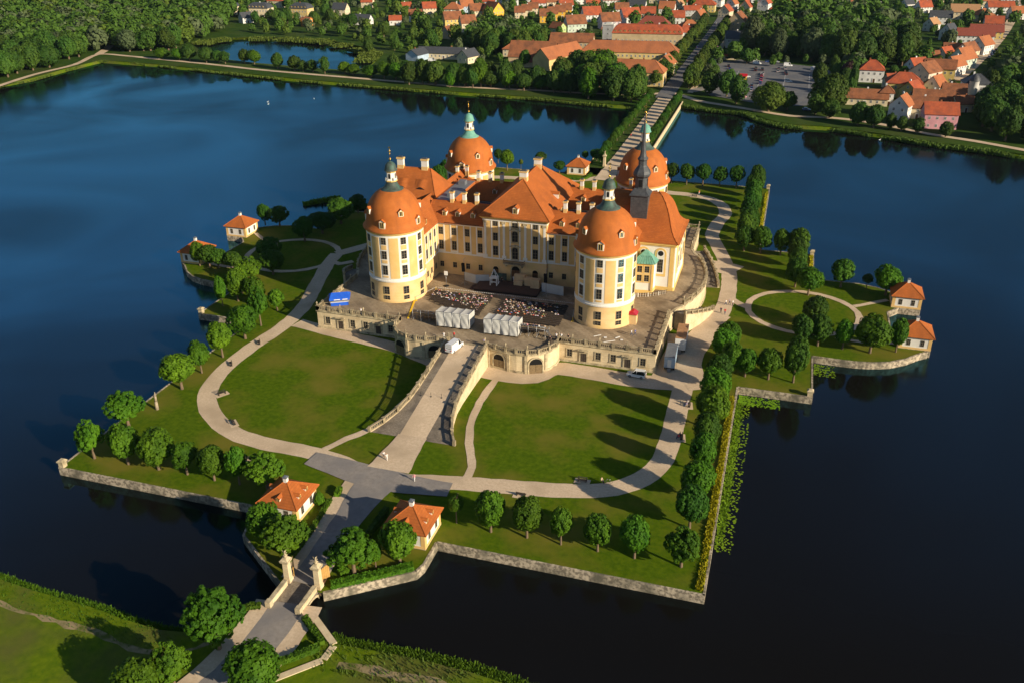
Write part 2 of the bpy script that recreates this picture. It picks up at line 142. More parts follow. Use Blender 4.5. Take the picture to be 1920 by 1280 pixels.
def ribbon(P, width, z, closed=False, step=2.0, mb=None, jit=0.12):
    L = smooth_line(P, step, closed); mb = mb or MB(); n = len(L); V = []
    for i,p in enumerate(L):
        a = L[i-1] if (i or closed) else p; b = L[(i+1)%n] if (i<n-1 or closed) else p
        d = (b-a).normalized(); nn = Vector((-d.y,d.x,0)); w = width(i/(n-1)) if callable(width) else width
        j1, j2 = random.uniform(-jit,jit), random.uniform(-jit,jit)
        V += [p+nn*(w/2+j1)+Vector((0,0,z)), p-nn*(w/2+j2)+Vector((0,0,z))]
    F = [(2*i,2*i+1,2*((i+1)%n)+1,2*((i+1)%n)) for i in range(n if closed else n-1)]
    return mb.add(V,F)
def sheet(loops, z):
    tris = tessellate_polygon([[Vector((x,y,0)) for x,y in l] for l in loops]); pts = [(x,y,z) for l in loops for x,y in l]
    T = []
    for a,b,c in tris:
        A,B,C_ = (Vector(pts[i]) for i in (a,b,c)); T.append((a,b,c) if (B-A).cross(C_-A).z>0 else (a,c,b))
    return MB().add(pts,T)

# ---------------------------------------------------------------- materials
M = {}
def _n(nt, t, **kw):
    n = nt.nodes.new(t)
    for k,v in kw.items():
        if k in n.inputs: n.inputs[k].default_value = v
        else: setattr(n,k,v)
    return n
def material(name, c1, c2=None, scale=1.0, rough=.85, spec=.25, metal=0., detail=4., c3=None, scale3=.1, stretch=None, bump=0., bscale=None, rand=0., brick=None, fac=(.35,.65), coat=0.):
    """noise-mottled principled material; c3 mixes in at a second, larger scale; rand varies value per object"""
    m = bpy.data.materials.new(name); m.use_nodes = True; nt = m.node_tree; b = nt.nodes["Principled BSDF"]; L = nt.links.new
    b.inputs['Roughness'].default_value = rough; b.inputs['Specular IOR Level'].default_value = spec; b.inputs['Metallic'].default_value = metal
    if coat: b.inputs['Coat Weight'].default_value = coat
    tc = _n(nt,'ShaderNodeTexCoord'); co = tc.outputs['Object']
    out = None
    if c2 is not None:
        no = _n(nt,'ShaderNodeTexNoise', Scale=scale, Detail=detail, Roughness=.6); L(co,no.inputs['Vector'])
        rp = _n(nt,'ShaderNodeValToRGB'); rp.color_ramp.elements[0].position = fac[0]; rp.color_ramp.elements[1].position = fac[1]
        rp.color_ramp.elements[0].color = (*c1,1); rp.color_ramp.elements[1].color = (*c2,1); L(no.outputs['Fac'],rp.inputs['Fac']); out = rp.outputs['Color']
    if c3 is not None:
        no3 = _n(nt,'ShaderNodeTexNoise', Scale=scale3, Detail=3.); co3 = co
        if stretch: mp3 = _n(nt,'ShaderNodeMapping'); mp3.inputs['Scale'].default_value = stretch; L(co,mp3.inputs[0]); co3 = mp3.outputs[0]
        L(co3,no3.inputs['Vector'])
        mr = _n(nt,'ShaderNodeMapRange'); mr.inputs['From Min'].default_value = .45; mr.inputs['From Max'].default_value = .68; L(no3.outputs['Fac'],mr.inputs['Value'])
        mx = _n(nt,'ShaderNodeMix', data_type='RGBA'); L(mr.outputs[0],mx.inputs[0]); L(out,mx.inputs[6]); mx.inputs[7].default_value = (*c3,1); out = mx.outputs[2]
    if brick:
        # brick = (width, height, mortar colour, mortar size): courses along x+y and z
        sp = _n(nt,'ShaderNodeSeparateXYZ'); L(co,sp.inputs[0]); ad = _n(nt,'ShaderNodeMath', operation='ADD'); L(sp.outputs[0],ad.inputs[0]); L(sp.outputs[1],ad.inputs[1])
        cb = _n(nt,'ShaderNodeCombineXYZ'); L(ad.outputs[0],cb.inputs[0]); L(sp.outputs[2],cb.inputs[1])
        bk = _n(nt,'ShaderNodeTexBrick', Scale=1.0); bk.inputs['Brick Width'].default_value = brick[0]; bk.inputs['Row Height'].default_value = brick[1]; bk.inputs['Mortar Size'].default_value = brick[3]
        bk.inputs['Color1'].default_value = (1,1,1,1); cv = brick[4] if len(brick)>4 else .74; bk.inputs['Color2'].default_value = (cv,cv,cv*.98,1); bk.inputs['Mortar'].default_value = (*brick[2],1); L(cb.outputs[0],bk.inputs['Vector'])
        mx = _n(nt,'ShaderNodeMix', data_type='RGBA', blend_type='MULTIPLY'); mx.inputs[0].default_value = 1.; L(out,mx.inputs[6]); L(bk.outputs['Color'],mx.inputs[7]); out = mx.outputs[2]
    if rand:
        oi = _n(nt,'ShaderNodeObjectInfo'); hs = _n(nt,'ShaderNodeHueSaturation'); mr = _n(nt,'ShaderNodeMapRange'); mr.inputs['To Min'].default_value = 1-rand; mr.inputs['To Max'].default_value = 1+rand
        L(oi.outputs['Random'],mr.inputs['Value']); L(mr.outputs[0],hs.inputs['Value'])
        mh = _n(nt,'ShaderNodeMapRange'); mh.inputs['To Min'].default_value = .5-rand*.06; mh.inputs['To Max'].default_value = .5+rand*.06
        ml = _n(nt,'ShaderNodeMath', operation='FRACT'); mm = _n(nt,'ShaderNodeMath', operation='MULTIPLY'); mm.inputs[1].default_value = 7.13; L(oi.outputs['Random'],mm.inputs[0]); L(mm.outputs[0],ml.inputs[0]); L(ml.outputs[0],mh.inputs['Value']); L(mh.outputs[0],hs.inputs['Hue'])
        if out is None: hs.inputs['Color'].default_value = (*c1,1)
        else: L(out,hs.inputs['Color'])
        out = hs.outputs['Color']
    if out is None: b.inputs['Base Color'].default_value = (*c1,1)
    else: L(out,b.inputs['Base Color'])
    if bump:
        nb = _n(nt,'ShaderNodeTexNoise', Scale=bscale or scale*3, Detail=3.); L(co,nb.inputs['Vector'])
        bp = _n(nt,'ShaderNodeBump', Strength=bump, Distance=.1); L(nb.outputs['Fac'],bp.inputs['Height']); L(bp.outputs[0],b.inputs['Normal'])
    M[name] = m; return m
def foliage(name, c1, c2, rand=.28, trans=.25):
    m = material(name, c1, c2, scale=.9, rough=.7, spec=.2, detail=2., rand=rand, fac=(.3,.7))
    nt = m.node_tree; b = nt.nodes["Principled BSDF"]; o = nt.nodes["Material Output"]; L = nt.links.new
    src = b.inputs['Base Color'].links[0].from_socket
    t = _n(nt,'ShaderNodeBsdfTranslucent'); L(src,t.inputs['Color']); mx = _n(nt,'ShaderNodeMixShader'); mx.inputs[0].default_value = trans
    L(b.outputs[0],mx.inputs[1]); L(t.outputs[0],mx.inputs[2]); L(mx.outputs[0],o.inputs['Surface']); return m
material('lawn',(.048,.096,.002),(.092,.138,.004),scale=.9,detail=9.,rough=.95,spec=.05,c3=(.145,.135,.018),scale3=.09,bump=.5,bscale=6.)
material('meadow',(.070,.125,.003),(.125,.175,.005),scale=.8,detail=9.,rough=.95,spec=.08,c3=(.10,.10,.025),scale3=.08,bump=.6,bscale=4.)
material('land',(.022,.056,.006),(.046,.084,.010),scale=.12,rough=.95,spec=.06,c3=(.055,.075,.018),scale3=.03,bump=.5,bscale=2.)
material('gravel',(.55,.42,.29),(.66,.52,.37),scale=2.2,rough=.95,spec=.1,c3=(.47,.36,.245),scale3=.12,bump=.2,bscale=14.)
material('sand',(.34,.25,.15),(.24,.20,.10),scale=1.,rough=.95,spec=.1,c3=(.09,.11,.02),scale3=.4)
material('asphalt',(.235,.21,.19),(.30,.27,.245),scale=1.2,rough=.9,spec=.2,c3=(.19,.18,.18),scale3=.15)
material('asphalt_dark',(.10,.105,.12),(.15,.15,.16),scale=.8,rough=.9,spec=.2,c3=(.18,.17,.16),scale3=.08)
material('cobble',(.17,.14,.11),(.27,.23,.18),scale=3.,rough=.9,spec=.15,c3=(.13,.11,.09),scale3=.35,bump=.5,bscale=6.)
material('paving',(.31,.235,.155),(.42,.33,.225),scale=1.4,rough=.9,spec=.15,c3=(.22,.165,.11),scale3=.16,bump=.3,bscale=5.,brick=(1.6,.8,(.75,.75,.75),.03))
material('stone',(.64,.52,.34),(.71,.59,.40),scale=.9,rough=.9,spec=.15,c3=(.55,.43,.27),scale3=.35,brick=(1.2,.55,(.80,.78,.74),.02,.92),bump=.15,bscale=3.)
material('stone_trim',(.44,.36,.23),(.58,.49,.33),scale=2.5,rough=.9,spec=.15,c3=(.22,.18,.12),scale3=.7,bump=.3,bscale=5.)
material('stone_weathered',(.30,.24,.15),(.46,.38,.25),scale=2.5,rough=.9,spec=.15,c3=(.19,.155,.10),scale3=.5,bump=.3,bscale=5.)
material('rubble',(.20,.17,.13),(.48,.41,.31),scale=1.5,rough=.95,spec=.1,detail=2.,c3=(.13,.12,.09),scale3=.3,bump=.8,bscale=2.2,fac=(.42,.56))
material('soil',(.16,.11,.06),(.23,.17,.09),scale=1.3,rough=1.,spec=.05)
material('yellow',(.70,.46,.19),(.75,.505,.225),scale=.6,rough=.9,spec=.15,c3=(.66,.42,.15),scale3=.25)
material('cream_base',(.70,.475,.235),(.75,.52,.27),scale=.5,rough=.9,spec=.15,c3=(.66,.455,.19),scale3=.3,brick=(30.,.42,(.93,.92,.90),.03,.98))
material('white',(.74,.71,.66),(.80,.77,.72),scale=.7,rough=.9,spec=.15,c3=(.68,.65,.60),scale3=.3)
material('gold_trim',(.66,.45,.15),(.72,.51,.19),scale=1.,rough=.85,spec=.15)
material('tile',(.42,.115,.025),(.47,.138,.032),scale=1.6,rough=.8,spec=.2,c3=(.36,.105,.026),scale3=.30,stretch=(1,1,.35),bump=.25,bscale=9.,brick=(.9,.34,(.80,.80,.80),.05,.86))
material('dome_tile',(.42,.118,.022),(.47,.140,.028),scale=.7,rough=.75,spec=.25,c3=(.36,.105,.022),scale3=.55,stretch=(1,1,.12),bump=.12,bscale=10.,brick=(60.,.32,(.95,.95,.95),.05,.97))
material('tile_old',(.23,.085,.040),(.31,.125,.060),scale=1.4,rough=.85,spec=.15,c3=(.16,.07,.04),scale3=.25,bump=.2,bscale=8.)
material('tile_red',(.34,.075,.035),(.42,.105,.045),scale=1.2,rough=.85,spec=.15,c3=(.25,.07,.04),scale3=.25,bump=.2,bscale=8.)
material('tile_maroon',(.21,.055,.040),(.27,.075,.050),scale=1.2,rough=.85,spec=.15,bump=.2,bscale=8.)
material('tile_tan',(.36,.20,.10),(.44,.25,.13),scale=1.2,rough=.85,spec=.15,bump=.2,bscale=8.)
material('slate',(.055,.060,.070),(.085,.090,.10),scale=1.2,rough=.55,spec=.4,bump=.15,bscale=6.,brick=(.6,.3,(.7,.7,.7),.04))
material('tile_palace',(.33,.115,.050),(.41,.15,.065),scale=1.2,rough=.85,spec=.15,c3=(.26,.10,.05),scale3=.15,bump=.2,bscale=8.)
material('zinc',(.16,.18,.21),(.22,.24,.27),scale=.5,rough=.5,spec=.5,metal=.3)
material('copper_green',(.11,.30,.24),(.17,.38,.31),scale=1.2,rough=.7,spec=.3)
material('copper_dark',(.040,.055,.048),(.065,.085,.075),scale=1.5,rough=.6,spec=.3,c3=(.06,.12,.10),scale3=.8)
material('gold',(.85,.50,.10),rough=.25,metal=1.)
material('glass',(.016,.017,.020),rough=.30,spec=.22)
material('frame_wood',(.20,.17,.12),rough=.6)
material('wood',(.16,.11,.06),(.24,.17,.09),scale=4.,rough=.7)
material('wood_dark',(.055,.042,.034),(.080,.062,.050),scale=3.,rough=.6)
material('door_brown',(.10,.05,.025),(.14,.075,.035),scale=3.,rough=.7)
material('iron',(.015,.016,.018),rough=.5,spec=.4)
material('steel',(.32,.33,.35),rough=.4,metal=.6)
material('fabric_grey',(.50,.50,.48),(.56,.56,.54),scale=.6,rough=.8,c3=(.45,.45,.44),scale3=.5)
material('fabric_blue',(.015,.09,.55),(.02,.12,.65),scale=.8,rough=.7)
material('cloth_white',(.75,.75,.74),rough=.8)
material('stage_floor',(.060,.035,.030),(.085,.050,.040),scale=1.5,rough=.6)
material('black',(.008,.008,.009),rough=.7)
material('screen_wall',(.46,.47,.47),(.52,.53,.53),scale=.5,rough=.85)
material('plywood',(.52,.36,.20),(.60,.43,.25),scale=1.,rough=.8)
material('bark',(.12,.085,.055),(.20,.15,.10),scale=5.,rough=.95,spec=.1)
material('bark_pale',(.30,.24,.17),(.42,.35,.26),scale=4.,rough=.95,spec=.1)
material('rubber',(.012,.012,.012),rough=.8)
material('car_glass',(.012,.014,.018),rough=.05,spec=.7)
material('lamp_glass',(.7,.7,.68),rough=.15)
material('tail_lamp',(.45,.02,.02),rough=.2)
material('yellow_tape',(.80,.50,.02),rough=.6)
material('swan_white',(.80,.80,.78),rough=.7); material('swan_orange',(.7,.25,.03),rough=.6)
material('gate_wood',(.42,.24,.07),(.50,.30,.10),scale=2.,rough=.7)
for n_,c_ in dict(car_white=(.72,.73,.74),car_black=(.010,.011,.013),car_blue=(.02,.06,.22),car_red=(.45,.015,.02),car_silver=(.34,.36,.38),car_grey=(.09,.10,.11),car_darkblue=(.012,.02,.06)).items():
    material(n_,c_,rough=.22,spec=.5,coat=.6)
for n_,c_ in dict(cream=(.66,.56,.38),white=None,ochre=(.60,.45,.20),orange=(.62,.26,.06),yellow=(.62,.47,.16),amber=(.66,.40,.06),blue=(.38,.48,.60),tan=(.50,.38,.23),green=(.42,.52,.22),mint=(.50,.58,.48),lilac=(.56,.45,.50),grey=(.40,.40,.40),pale=(.58,.58,.54),olive=(.45,.36,.13),peach=(.62,.50,.40),pink=(.60,.30,.34)).items():
    if c_: material('h_'+n_,c_,tuple(min(1,v*1.12) for v in c_),scale=.5,rough=.9,spec=.12,c3=tuple(v*.86 for v in c_),scale3=.3)
material('h_white',(.68,.67,.65),(.75,.74,.72),scale=.5,rough=.9,spec=.12,c3=(.6,.59,.57),scale3=.3)
foliage('leaf',(.038,.108,.004),(.10,.215,.007)); foliage('leaf_dark',(.026,.082,.006),(.068,.155,.010)); foliage('leaf_olive',(.050,.090,.010),(.10,.145,.016))
foliage('leaf_far',(.032,.080,.010),(.078,.140,.016),rand=.3); foliage('leaf_bright',(.07,.16,.006),(.13,.26,.010)); foliage('leaf_yellow',(.30,.27,.006),(.52,.44,.008))
foliage('leaf_pale',(.060,.085,.035),(.10,.13,.055)); foliage('leaf_copper',(.028,.014,.016),(.050,.024,.024)); foliage('reed',(.055,.095,.012),(.11,.16,.022)); foliage('hedge_leaf',(.045,.11,.005),(.09,.18,.008))
foliage('lily',(.17,.30,.010),(.27,.44,.016))
def water_material():
    m = bpy.data.materials.new('lake_water'); m.use_nodes = True; nt = m.node_tree; nt.nodes.remove(nt.nodes["Principled BSDF"]); L = nt.links.new; out = nt.nodes["Material Output"]
    tc = _n(nt,'ShaderNodeTexCoord'); mp = _n(nt,'ShaderNodeMapping'); mp.inputs['Scale'].default_value = (1.,.45,1.); L(tc.outputs['Object'],mp.inputs[0])
    n1 = _n(nt,'ShaderNodeTexNoise', Scale=.6, Detail=3.); n2 = _n(nt,'ShaderNodeTexNoise', Scale=.014, Detail=4., Distortion=.8)
    L(mp.outputs[0],n1.inputs['Vector']); L(mp.outputs[0],n2.inputs['Vector'])
    def rng_(a,b,c,d):
        r = _n(nt,'ShaderNodeMapRange'); r.inputs['From Min'].default_value = a; r.inputs['From Max'].default_value = b; r.inputs['To Min'].default_value = c; r.inputs['To Max'].default_value = d; L(n2.outputs['Fac'],r.inputs['Value']); return r.outputs[0]
    bp = _n(nt,'ShaderNodeBump', Distance=.07); L(rng_(.42,.62,.14,.42),bp.inputs['Strength']); L(n1.outputs['Fac'],bp.inputs['Height'])
    gl = _n(nt,'ShaderNodeBsdfGlossy'); gl.inputs['Color'].default_value = (.24,.72,1.0,1); L(rng_(.42,.62,.05,.20),gl.inputs['Roughness']); L(bp.outputs[0],gl.inputs['Normal'])
    df = _n(nt,'ShaderNodeBsdfDiffuse'); df.inputs['Color'].default_value = (.0065,.0058,.0050,1)
    fr = _n(nt,'ShaderNodeFresnel', IOR=1.333); ml = _n(nt,'ShaderNodeMapRange'); L(fr.outputs[0],ml.inputs['Value'])
    for k_,v_ in (('From Min',.028),('From Max',.135),('To Min',.009),('To Max',.27)): ml.inputs[k_].default_value = v_
    n3 = _n(nt,'ShaderNodeTexNoise', Scale=.0075, Detail=3., Distortion=1.2); L(tc.outputs['Object'],n3.inputs['Vector']); r3 = _n(nt,'ShaderNodeMapRange'); L(n3.outputs['Fac'],r3.inputs['Value'])  # broad noise strengthens the reflection in patches, standing in for reflected clouds
    for k_,v_ in (('From Min',.38),('From Max',.66),('To Min',.80),('To Max',1.45)): r3.inputs[k_].default_value = v_
    mw = _n(nt,'ShaderNodeMath', operation='MULTIPLY', use_clamp=True); L(ml.outputs[0],mw.inputs[0]); L(r3.outputs[0],mw.inputs[1])
    mx = _n(nt,'ShaderNodeMixShader'); L(mw.outputs[0],mx.inputs[0]); L(df.outputs[0],mx.inputs[1]); L(gl.outputs[0],mx.inputs[2]); L(mx.outputs[0],out.inputs['Surface'])
    M['water'] = m
water_material()
# ---------------------------------------------------------------- the setting: water, island, shores, roads
ZW = -1.7
struct(MB().add([(-4000,-1500,ZW),(4000,-1500,ZW),(4000,7000,ZW),(-4000,7000,ZW)],[(0,1,2,3)]).build('lake_water','water'))
half = [(17.0,-79.4),(62.6,-79.4),(62.6,-9.8),(78.7,-9.8),(78.7,10.5),(83.5,10.3),(88,10.3),(92,10.9),(96.2,12.4),(100,15.2),(103.3,18.9),(105.2,20.4),(97.6,29.2),(97.6,42),(105.2,51.5),(101.5,54.5),(98.4,57.0),(95.9,58.6),(91,60.2),(86,60.2),(78.7,60.0),(78.7,80.2),(62.6,80.2),(62.6,147.0),(17.0,147.0),(17.0,153.0),(12.0,157.0)]
bast = [(4.0,-96.2),(10.3,-91.6),(16.4,-87.2),(17.0,-85.2)]
island = [(x,y) for x,y in bast]+half+[(-x,y) for x,y in reversed(half)]+[(-x,y) for x,y in reversed(bast)]
struct(sheet([island],0.0).build('island_lawn','lawn'))
QN = ['front right','front right corner of the long','east','east inner corner','south-east shoulder','east shoulder']
qi = 0
def quay(P, label, mat='rubble', h=.07, t=.34):
    mb = MB(); n = len(P)
    for a,b in zip(P[:-1],P[1:]):
        a,b = Vector(a),Vector(b); d = (b-a).normalized(); nn = Vector((d.y,-d.x)); o = nn*.06
        p = [a+o-d*.03,b+o+d*.03,b-nn*t+d*.03,a-nn*t-d*.03]
        mb.add([(v.x,v.y,ZW-1.2) for v in p]+[(v.x,v.y,h) for v in p],[(0,1,5,4),(1,2,6,5),(2,3,7,6),(3,0,4,7),(4,5,6,7)])
    return tag(mb.build('quay_wall',mat),label,'wall',group='rubble quay walls round the island')
mir = lambda P: [(-x,y) for x,y in reversed(P)]
quay([(17.0,-79.4),(62.6,-79.4)],'long low rubble quay wall along the front right lawn')
quay(mir([(17.0,-79.4),(62.6,-79.4)]),'long low rubble quay wall along the front left lawn')
quay([(4.0,-96.2),(10.3,-91.6),(16.4,-87.2),(17.0,-85.2),(17.0,-79.4)],'pale angled quay wall right of the bridge below the shrubs')
quay(mir([(4.0,-96.2),(10.3,-91.6),(16.4,-87.2),(17.0,-85.2),(17.0,-79.4)]),'shaded angled quay wall left of the bridge')
quay([(62.6,-79.4),(62.6,-9.8)],'quay wall edged with yellow flowers along the right lawn')
quay(mir([(62.6,-79.4),(62.6,-9.8)]),'quay wall along the left lawn beside the dead tree stump')
quay([(62.6,-9.8),(78.7,-9.8)],'short rubble quay wall stepping out at the right above the lily pads')
quay(mir([(62.6,-9.8),(78.7,-9.8)]),'short rubble quay wall stepping out at the left')
quay([(78.7,-9.8),(78.7,10.5)],'short quay wall in front of the right rounded lobe')
quay(mir([(78.7,-9.8),(78.7,10.5)]),'short quay wall in front of the left rounded lobe')
lobe = half[4:12]; inlet = half[11:15]; lobeb = half[14:21]; backe = half[20:22]; backs = half[21:23]; backl = half[22:24]; backn = half[23:27]
for P,a in ((lobe,'curved rubble quay wall round the front of the %s lobe'),(inlet,'quay of the boat inlet between the two %s pavilions'),(lobeb,'curved quay wall round the back of the %s lobe'),(backe,'short quay wall behind the %s lobe'),(backs,'quay wall stepping in behind the %s lobe'),(backl,'long quay wall along the back %s lawn'),(backn,'rear quay wall of the island on the %s of the rear drive')):
    quay(P,a%'right'); quay(mir(P),a%'left')
# corner posts on the quays
for x,y,l in ((-62.0,-78.8,'squat stone post on the front left quay corner'),(78.1,-9.2,'squat stone post on the right quay corner above the lily pads'),(-78.1,-9.2,'squat stone post on the left quay corner'),(78.1,79.6,'squat stone post on the right quay corner behind the lobe'),(62.0,146.2,'squat stone post on the far right quay corner')):
    mb = MB(); mb.obox(x,y,.55,.55,0,1.2,0,0).obox(x,y,.72,.72,1.2,1.45,0,0).obox(x,y,.66,.66,1.45,1.7,0,0,.55)
    tag(mb.build('quay_post','stone_trim'),l,'post',group='stone posts on quay corners')

# the mainland north with the pond cut out, causeway dam to the island
dam_w, dam_e = -10.5, 11.4
north = [tuple(p) for p in SHORE_W]+[(dam_w,SHORE_W[-1][1]+1),(dam_w,147.0),(dam_e,147.0),(dam_e,SHORE_E[0][1]+1)]+[tuple(p) for p in SHORE_E]+[(900,SHORE_E[-1][1]-40),(3500,200),(3500,6500),(-3500,6500),(-3500,260),(-700,240)]
struct(sheet([north,[tuple(p) for p in reversed(POND)]],.0).build('mainland','land'))
def bank(P, out=2.2, closed=False, name='lake_bank', mat='meadow'):
    n = len(P); mb = MB(); V = []
    for i,p in enumerate(P):
        a = Vector(P[i-1] if (i or closed) else P[i]); b = Vector(P[(i+1)%n] if (i<n-1 or closed) else P[i]); d = (b-a).normalized(); nn = Vector((d.y,-d.x))
        q0,q1 = Vector(p)-nn*.8, Vector(p)+nn*out
        V += [(q0.x,q0.y,.03),(q1.x,q1.y,ZW-.5)]
    F = [(2*i,2*i+1,2*((i+1)%n)+1,2*((i+1)%n)) for i in range(n if closed else n-1)]
    return struct(mb.add(V,F).build(name,mat))
bank(SHORE_W); bank(SHORE_E); bank([p for p in reversed(POND)],1.5,True,'pond_bank')
quay([(dam_e,147),(dam_e,SHORE_E[0][1]+4)],'long pale retaining wall of the rear causeway, right side','stone',.5)
quay([(dam_w,SHORE_W[-1][1]+1),(dam_w,147)],'retaining wall of the rear causeway, left side','stone',.3)
# south bank bottom left
SL = [tuple(p) for p in SOUTH_L]; SR = [tuple(p) for p in SOUTH_R]
south = SL[:-1]+[(-3.6,-101.2),(4.2,-101.2)]+SR[1:]+[(120,-240),(-300,-300),(-400,-60)]
struct(sheet([south],.0).build('south_bank','meadow')); bank(list(reversed(SL[:-1])),1.6); bank(list(reversed(SR[2:])),1.6)

def shifted(P,k): return [(x+.1*k,y-k) for x,y in P]
struct(ribbon(shifted(SL[1:-2],4.2),1.1,.015,False,2.,None,.45).build('bank_track','sand')); struct(ribbon(shifted(SR[3:],3.6),1.4,.015,False,2.,None,.5).build('bank_track','sand'))

# paths and roads: thin sheets stacked a few millimetres apart
zc = [.02]
def path(key, width, mat='gravel', name='gravel_path', closed=False, step=2.):
    zc[0] += .006; return struct(ribbon(PATHS[key] if isinstance(key,str) else key,width,zc[0],closed,step).build(name,mat))
path('ring_west',4.2); path('ring_east',4.4)
pw = PATHS['ring_west'][-1]
path([pw,(-56,52),(-52,62),(-52,80),(-50,100),(-51,118),(-48,130),(-38,134),(-20,135),(-6,140),(0,147)],4.2)
path([(x,y+.3) for x,y in PATHS['below_terrace_west']],4.6); path([(x,y-.2) for x,y in PATHS['below_terrace_east']],6.2)
path([(46.5,-13.5),(47.6,-5),(48.2,5),(47.4,13.5)],8.)
path('inner_east',1.7); path('inner_west',1.7)
path([(55,-13),(51,-4),(50.5,8),(52.5,18),(55,28)],6.0)          # forecourt beside the terrace
path([(46,62),(52,62),(57,60)],9.0)
circ = [(76+14.3*math.cos(2*PI*k/24),36+13.6*math.sin(2*PI*k/24)) for k in range(24)]
path(circ,1.8,closed=True); path([(-x,y) for x,y in circ],1.8,closed=True)
path('circle_link_east',2.4); path('pavilion_link_east',1.4); path([(-x,y) for x,y in PATHS['pavilion_link_east']],1.4); path([(-61.8,34),(-58.5,33),(-55.5,36)],2.2)
path([(84,22.5),(91,21.5),(97.5,23)],1.4); path([(-84,22.5),(-91,21.5),(-97.5,23)],1.4)
path(PATHS['axis_south'],7.6)
zc[0] += .03
path([(-16.5,-62.6),(-12,-63.2),(-6,-64.4),(0,-65),(6,-65.2),(13.8,-64.6)],lambda t:4.3+2.2*math.sin(PI*t),'asphalt','asphalt_drive')
path([(0,-63.2),(-.6,-70),(-.5,-80),(0,-90),(0,-95.2)],lambda t:9.0-3.6*min(1,t*2.2),'asphalt','asphalt_drive')
path([(0,-46.5),(0,-52),(0,-58),(0,-62)],lambda t:5.8+3.0*t,'gravel')
path([(0,-99.9),(.3,-104),(-.2,-112),(-3,-125),(-7,-145)],11.0,'gravel')
path([(0,-99.9),(.3,-104),(-.2,-112),(-3,-125),(-7,-145)],5.6,'asphalt','asphalt_road')
# rear causeway drive and village roads
path([(0,140),(.6,160),(1,200),(1,260),(.6,318)],7.2,'gravel','causeway_drive')
path('shore_road',4.0,'gravel','lakeside_road',step=6.)
path([(0,300),(0,330),(1,420),(1,520),(0,640),(-3,760),(-8,1000)],9.,'asphalt_dark','avenue_road',step=8.)
path([(12,318),(13,340),(14,420),(14,520)],3.2,'gravel','avenue_footway',step=8.)
path('side_road',6.,'gravel','forest_road',step=4.); path('east_street',7.,'gravel','village_street',step=5.)
path([(12,322),(25,345),(34,372),(40,400)],7.,'asphalt','parking_drive',step=5.)
zc[0] += .02; struct(sheet([[tuple(p) for p in PARKING]],zc[0]).build('car_park','asphalt_dark'))
mk = MB()
for k in range(5): mk.box(33+k*14,33.12+k*14,345,392,zc[0]+.008,zc[0]+.012)
struct(mk.build('parking_markings','cloth_white'))
# ---------------------------------------------------------------- windows, doors, dormers (shared meshes)
_wc = {}
def window_mesh(w, h, arch=False, frame='frame_wood', trim=None, cross=True, key='window'):
    k = (w,h,arch,frame,trim,cross,key)
    if k in _wc: return _wc[k]
    mb = MB(); t = .09; zt = h-(w/2 if arch else 0)
    if arch:
        n = 8; A = [(w/2*math.cos(PI*i/n), zt+w/2*math.sin(PI*i/n)) for i in range(n+1)]
        P = [(-w/2,0),(w/2,0)]+A; mb.add([(x,-.02,z) for x,z in P],[tuple(range(len(P)))],1)
        for i in range(n):
            (x0,z0),(x1,z1) = A[i],A[i+1]; k0 = 1-.16/w*1.2
            mb.add([(x0,-.07,z0),(x1,-.07,z1),(x1*k0,-.07,zt+(z1-zt)*k0),(x0*k0,-.07,zt+(z0-zt)*k0)],[(0,1,2,3)],0)
    else: mb.add([(-w/2,-.02,0),(w/2,-.02,0),(w/2,-.02,h),(-w/2,-.02,h)],[(0,1,2,3)],1); mb.box(-w/2,w/2,-.07,0,h-t,h)
    mb.box(-w/2,-w/2+t,-.071,0,0,zt); mb.box(w/2-t,w/2,-.071,0,0,zt); mb.box(-w/2+t,w/2-t,-.072,0,0,t)
    if cross: mb.box(-.045,.045,-.06,0,t,h-t); mb.box(-w/2+t,w/2-t,-.055,0,h*.58,h*.58+.08)
    if cross and h>1.7: mb.box(-w/2+t,w/2-t,-.05,0,h*.29,h*.29+.05)
    mats = [frame,'glass']
    if trim:
        b = .20; mb.box(-w/2-b,-w/2-.002,-.12,0,-.12,zt,2); mb.box(w/2+.002,w/2+b,-.12,0,-.12,zt,2); mb.box(-w/2-b-.08,w/2+b+.08,-.17,0,-.30,-.121,2)
        if arch:
            n = 8
            for i in range(n):
                a0,a1 = PI*i/n,PI*(i+1)/n; r0,r1 = w/2+.002,w/2+b
                q = [(r0*math.cos(a0),zt+r0*math.sin(a0)),(r1*math.cos(a0),zt+r1*math.sin(a0)),(r1*math.cos(a1),zt+r1*math.sin(a1)),(r0*math.cos(a1),zt+r0*math.sin(a1))]
                mb.add([(x,-.12,z) for x,z in q]+[(x,0,z) for x,z in q],[(0,1,2,3),(1,5,6,2),(0,3,7,4)],2)
        else: mb.box(-w/2-b,w/2+b,-.121,0,h+.002,h+b,2)
        mats.append(trim)
    _wc[k] = mb.mesh(key,mats); return _wc[k]
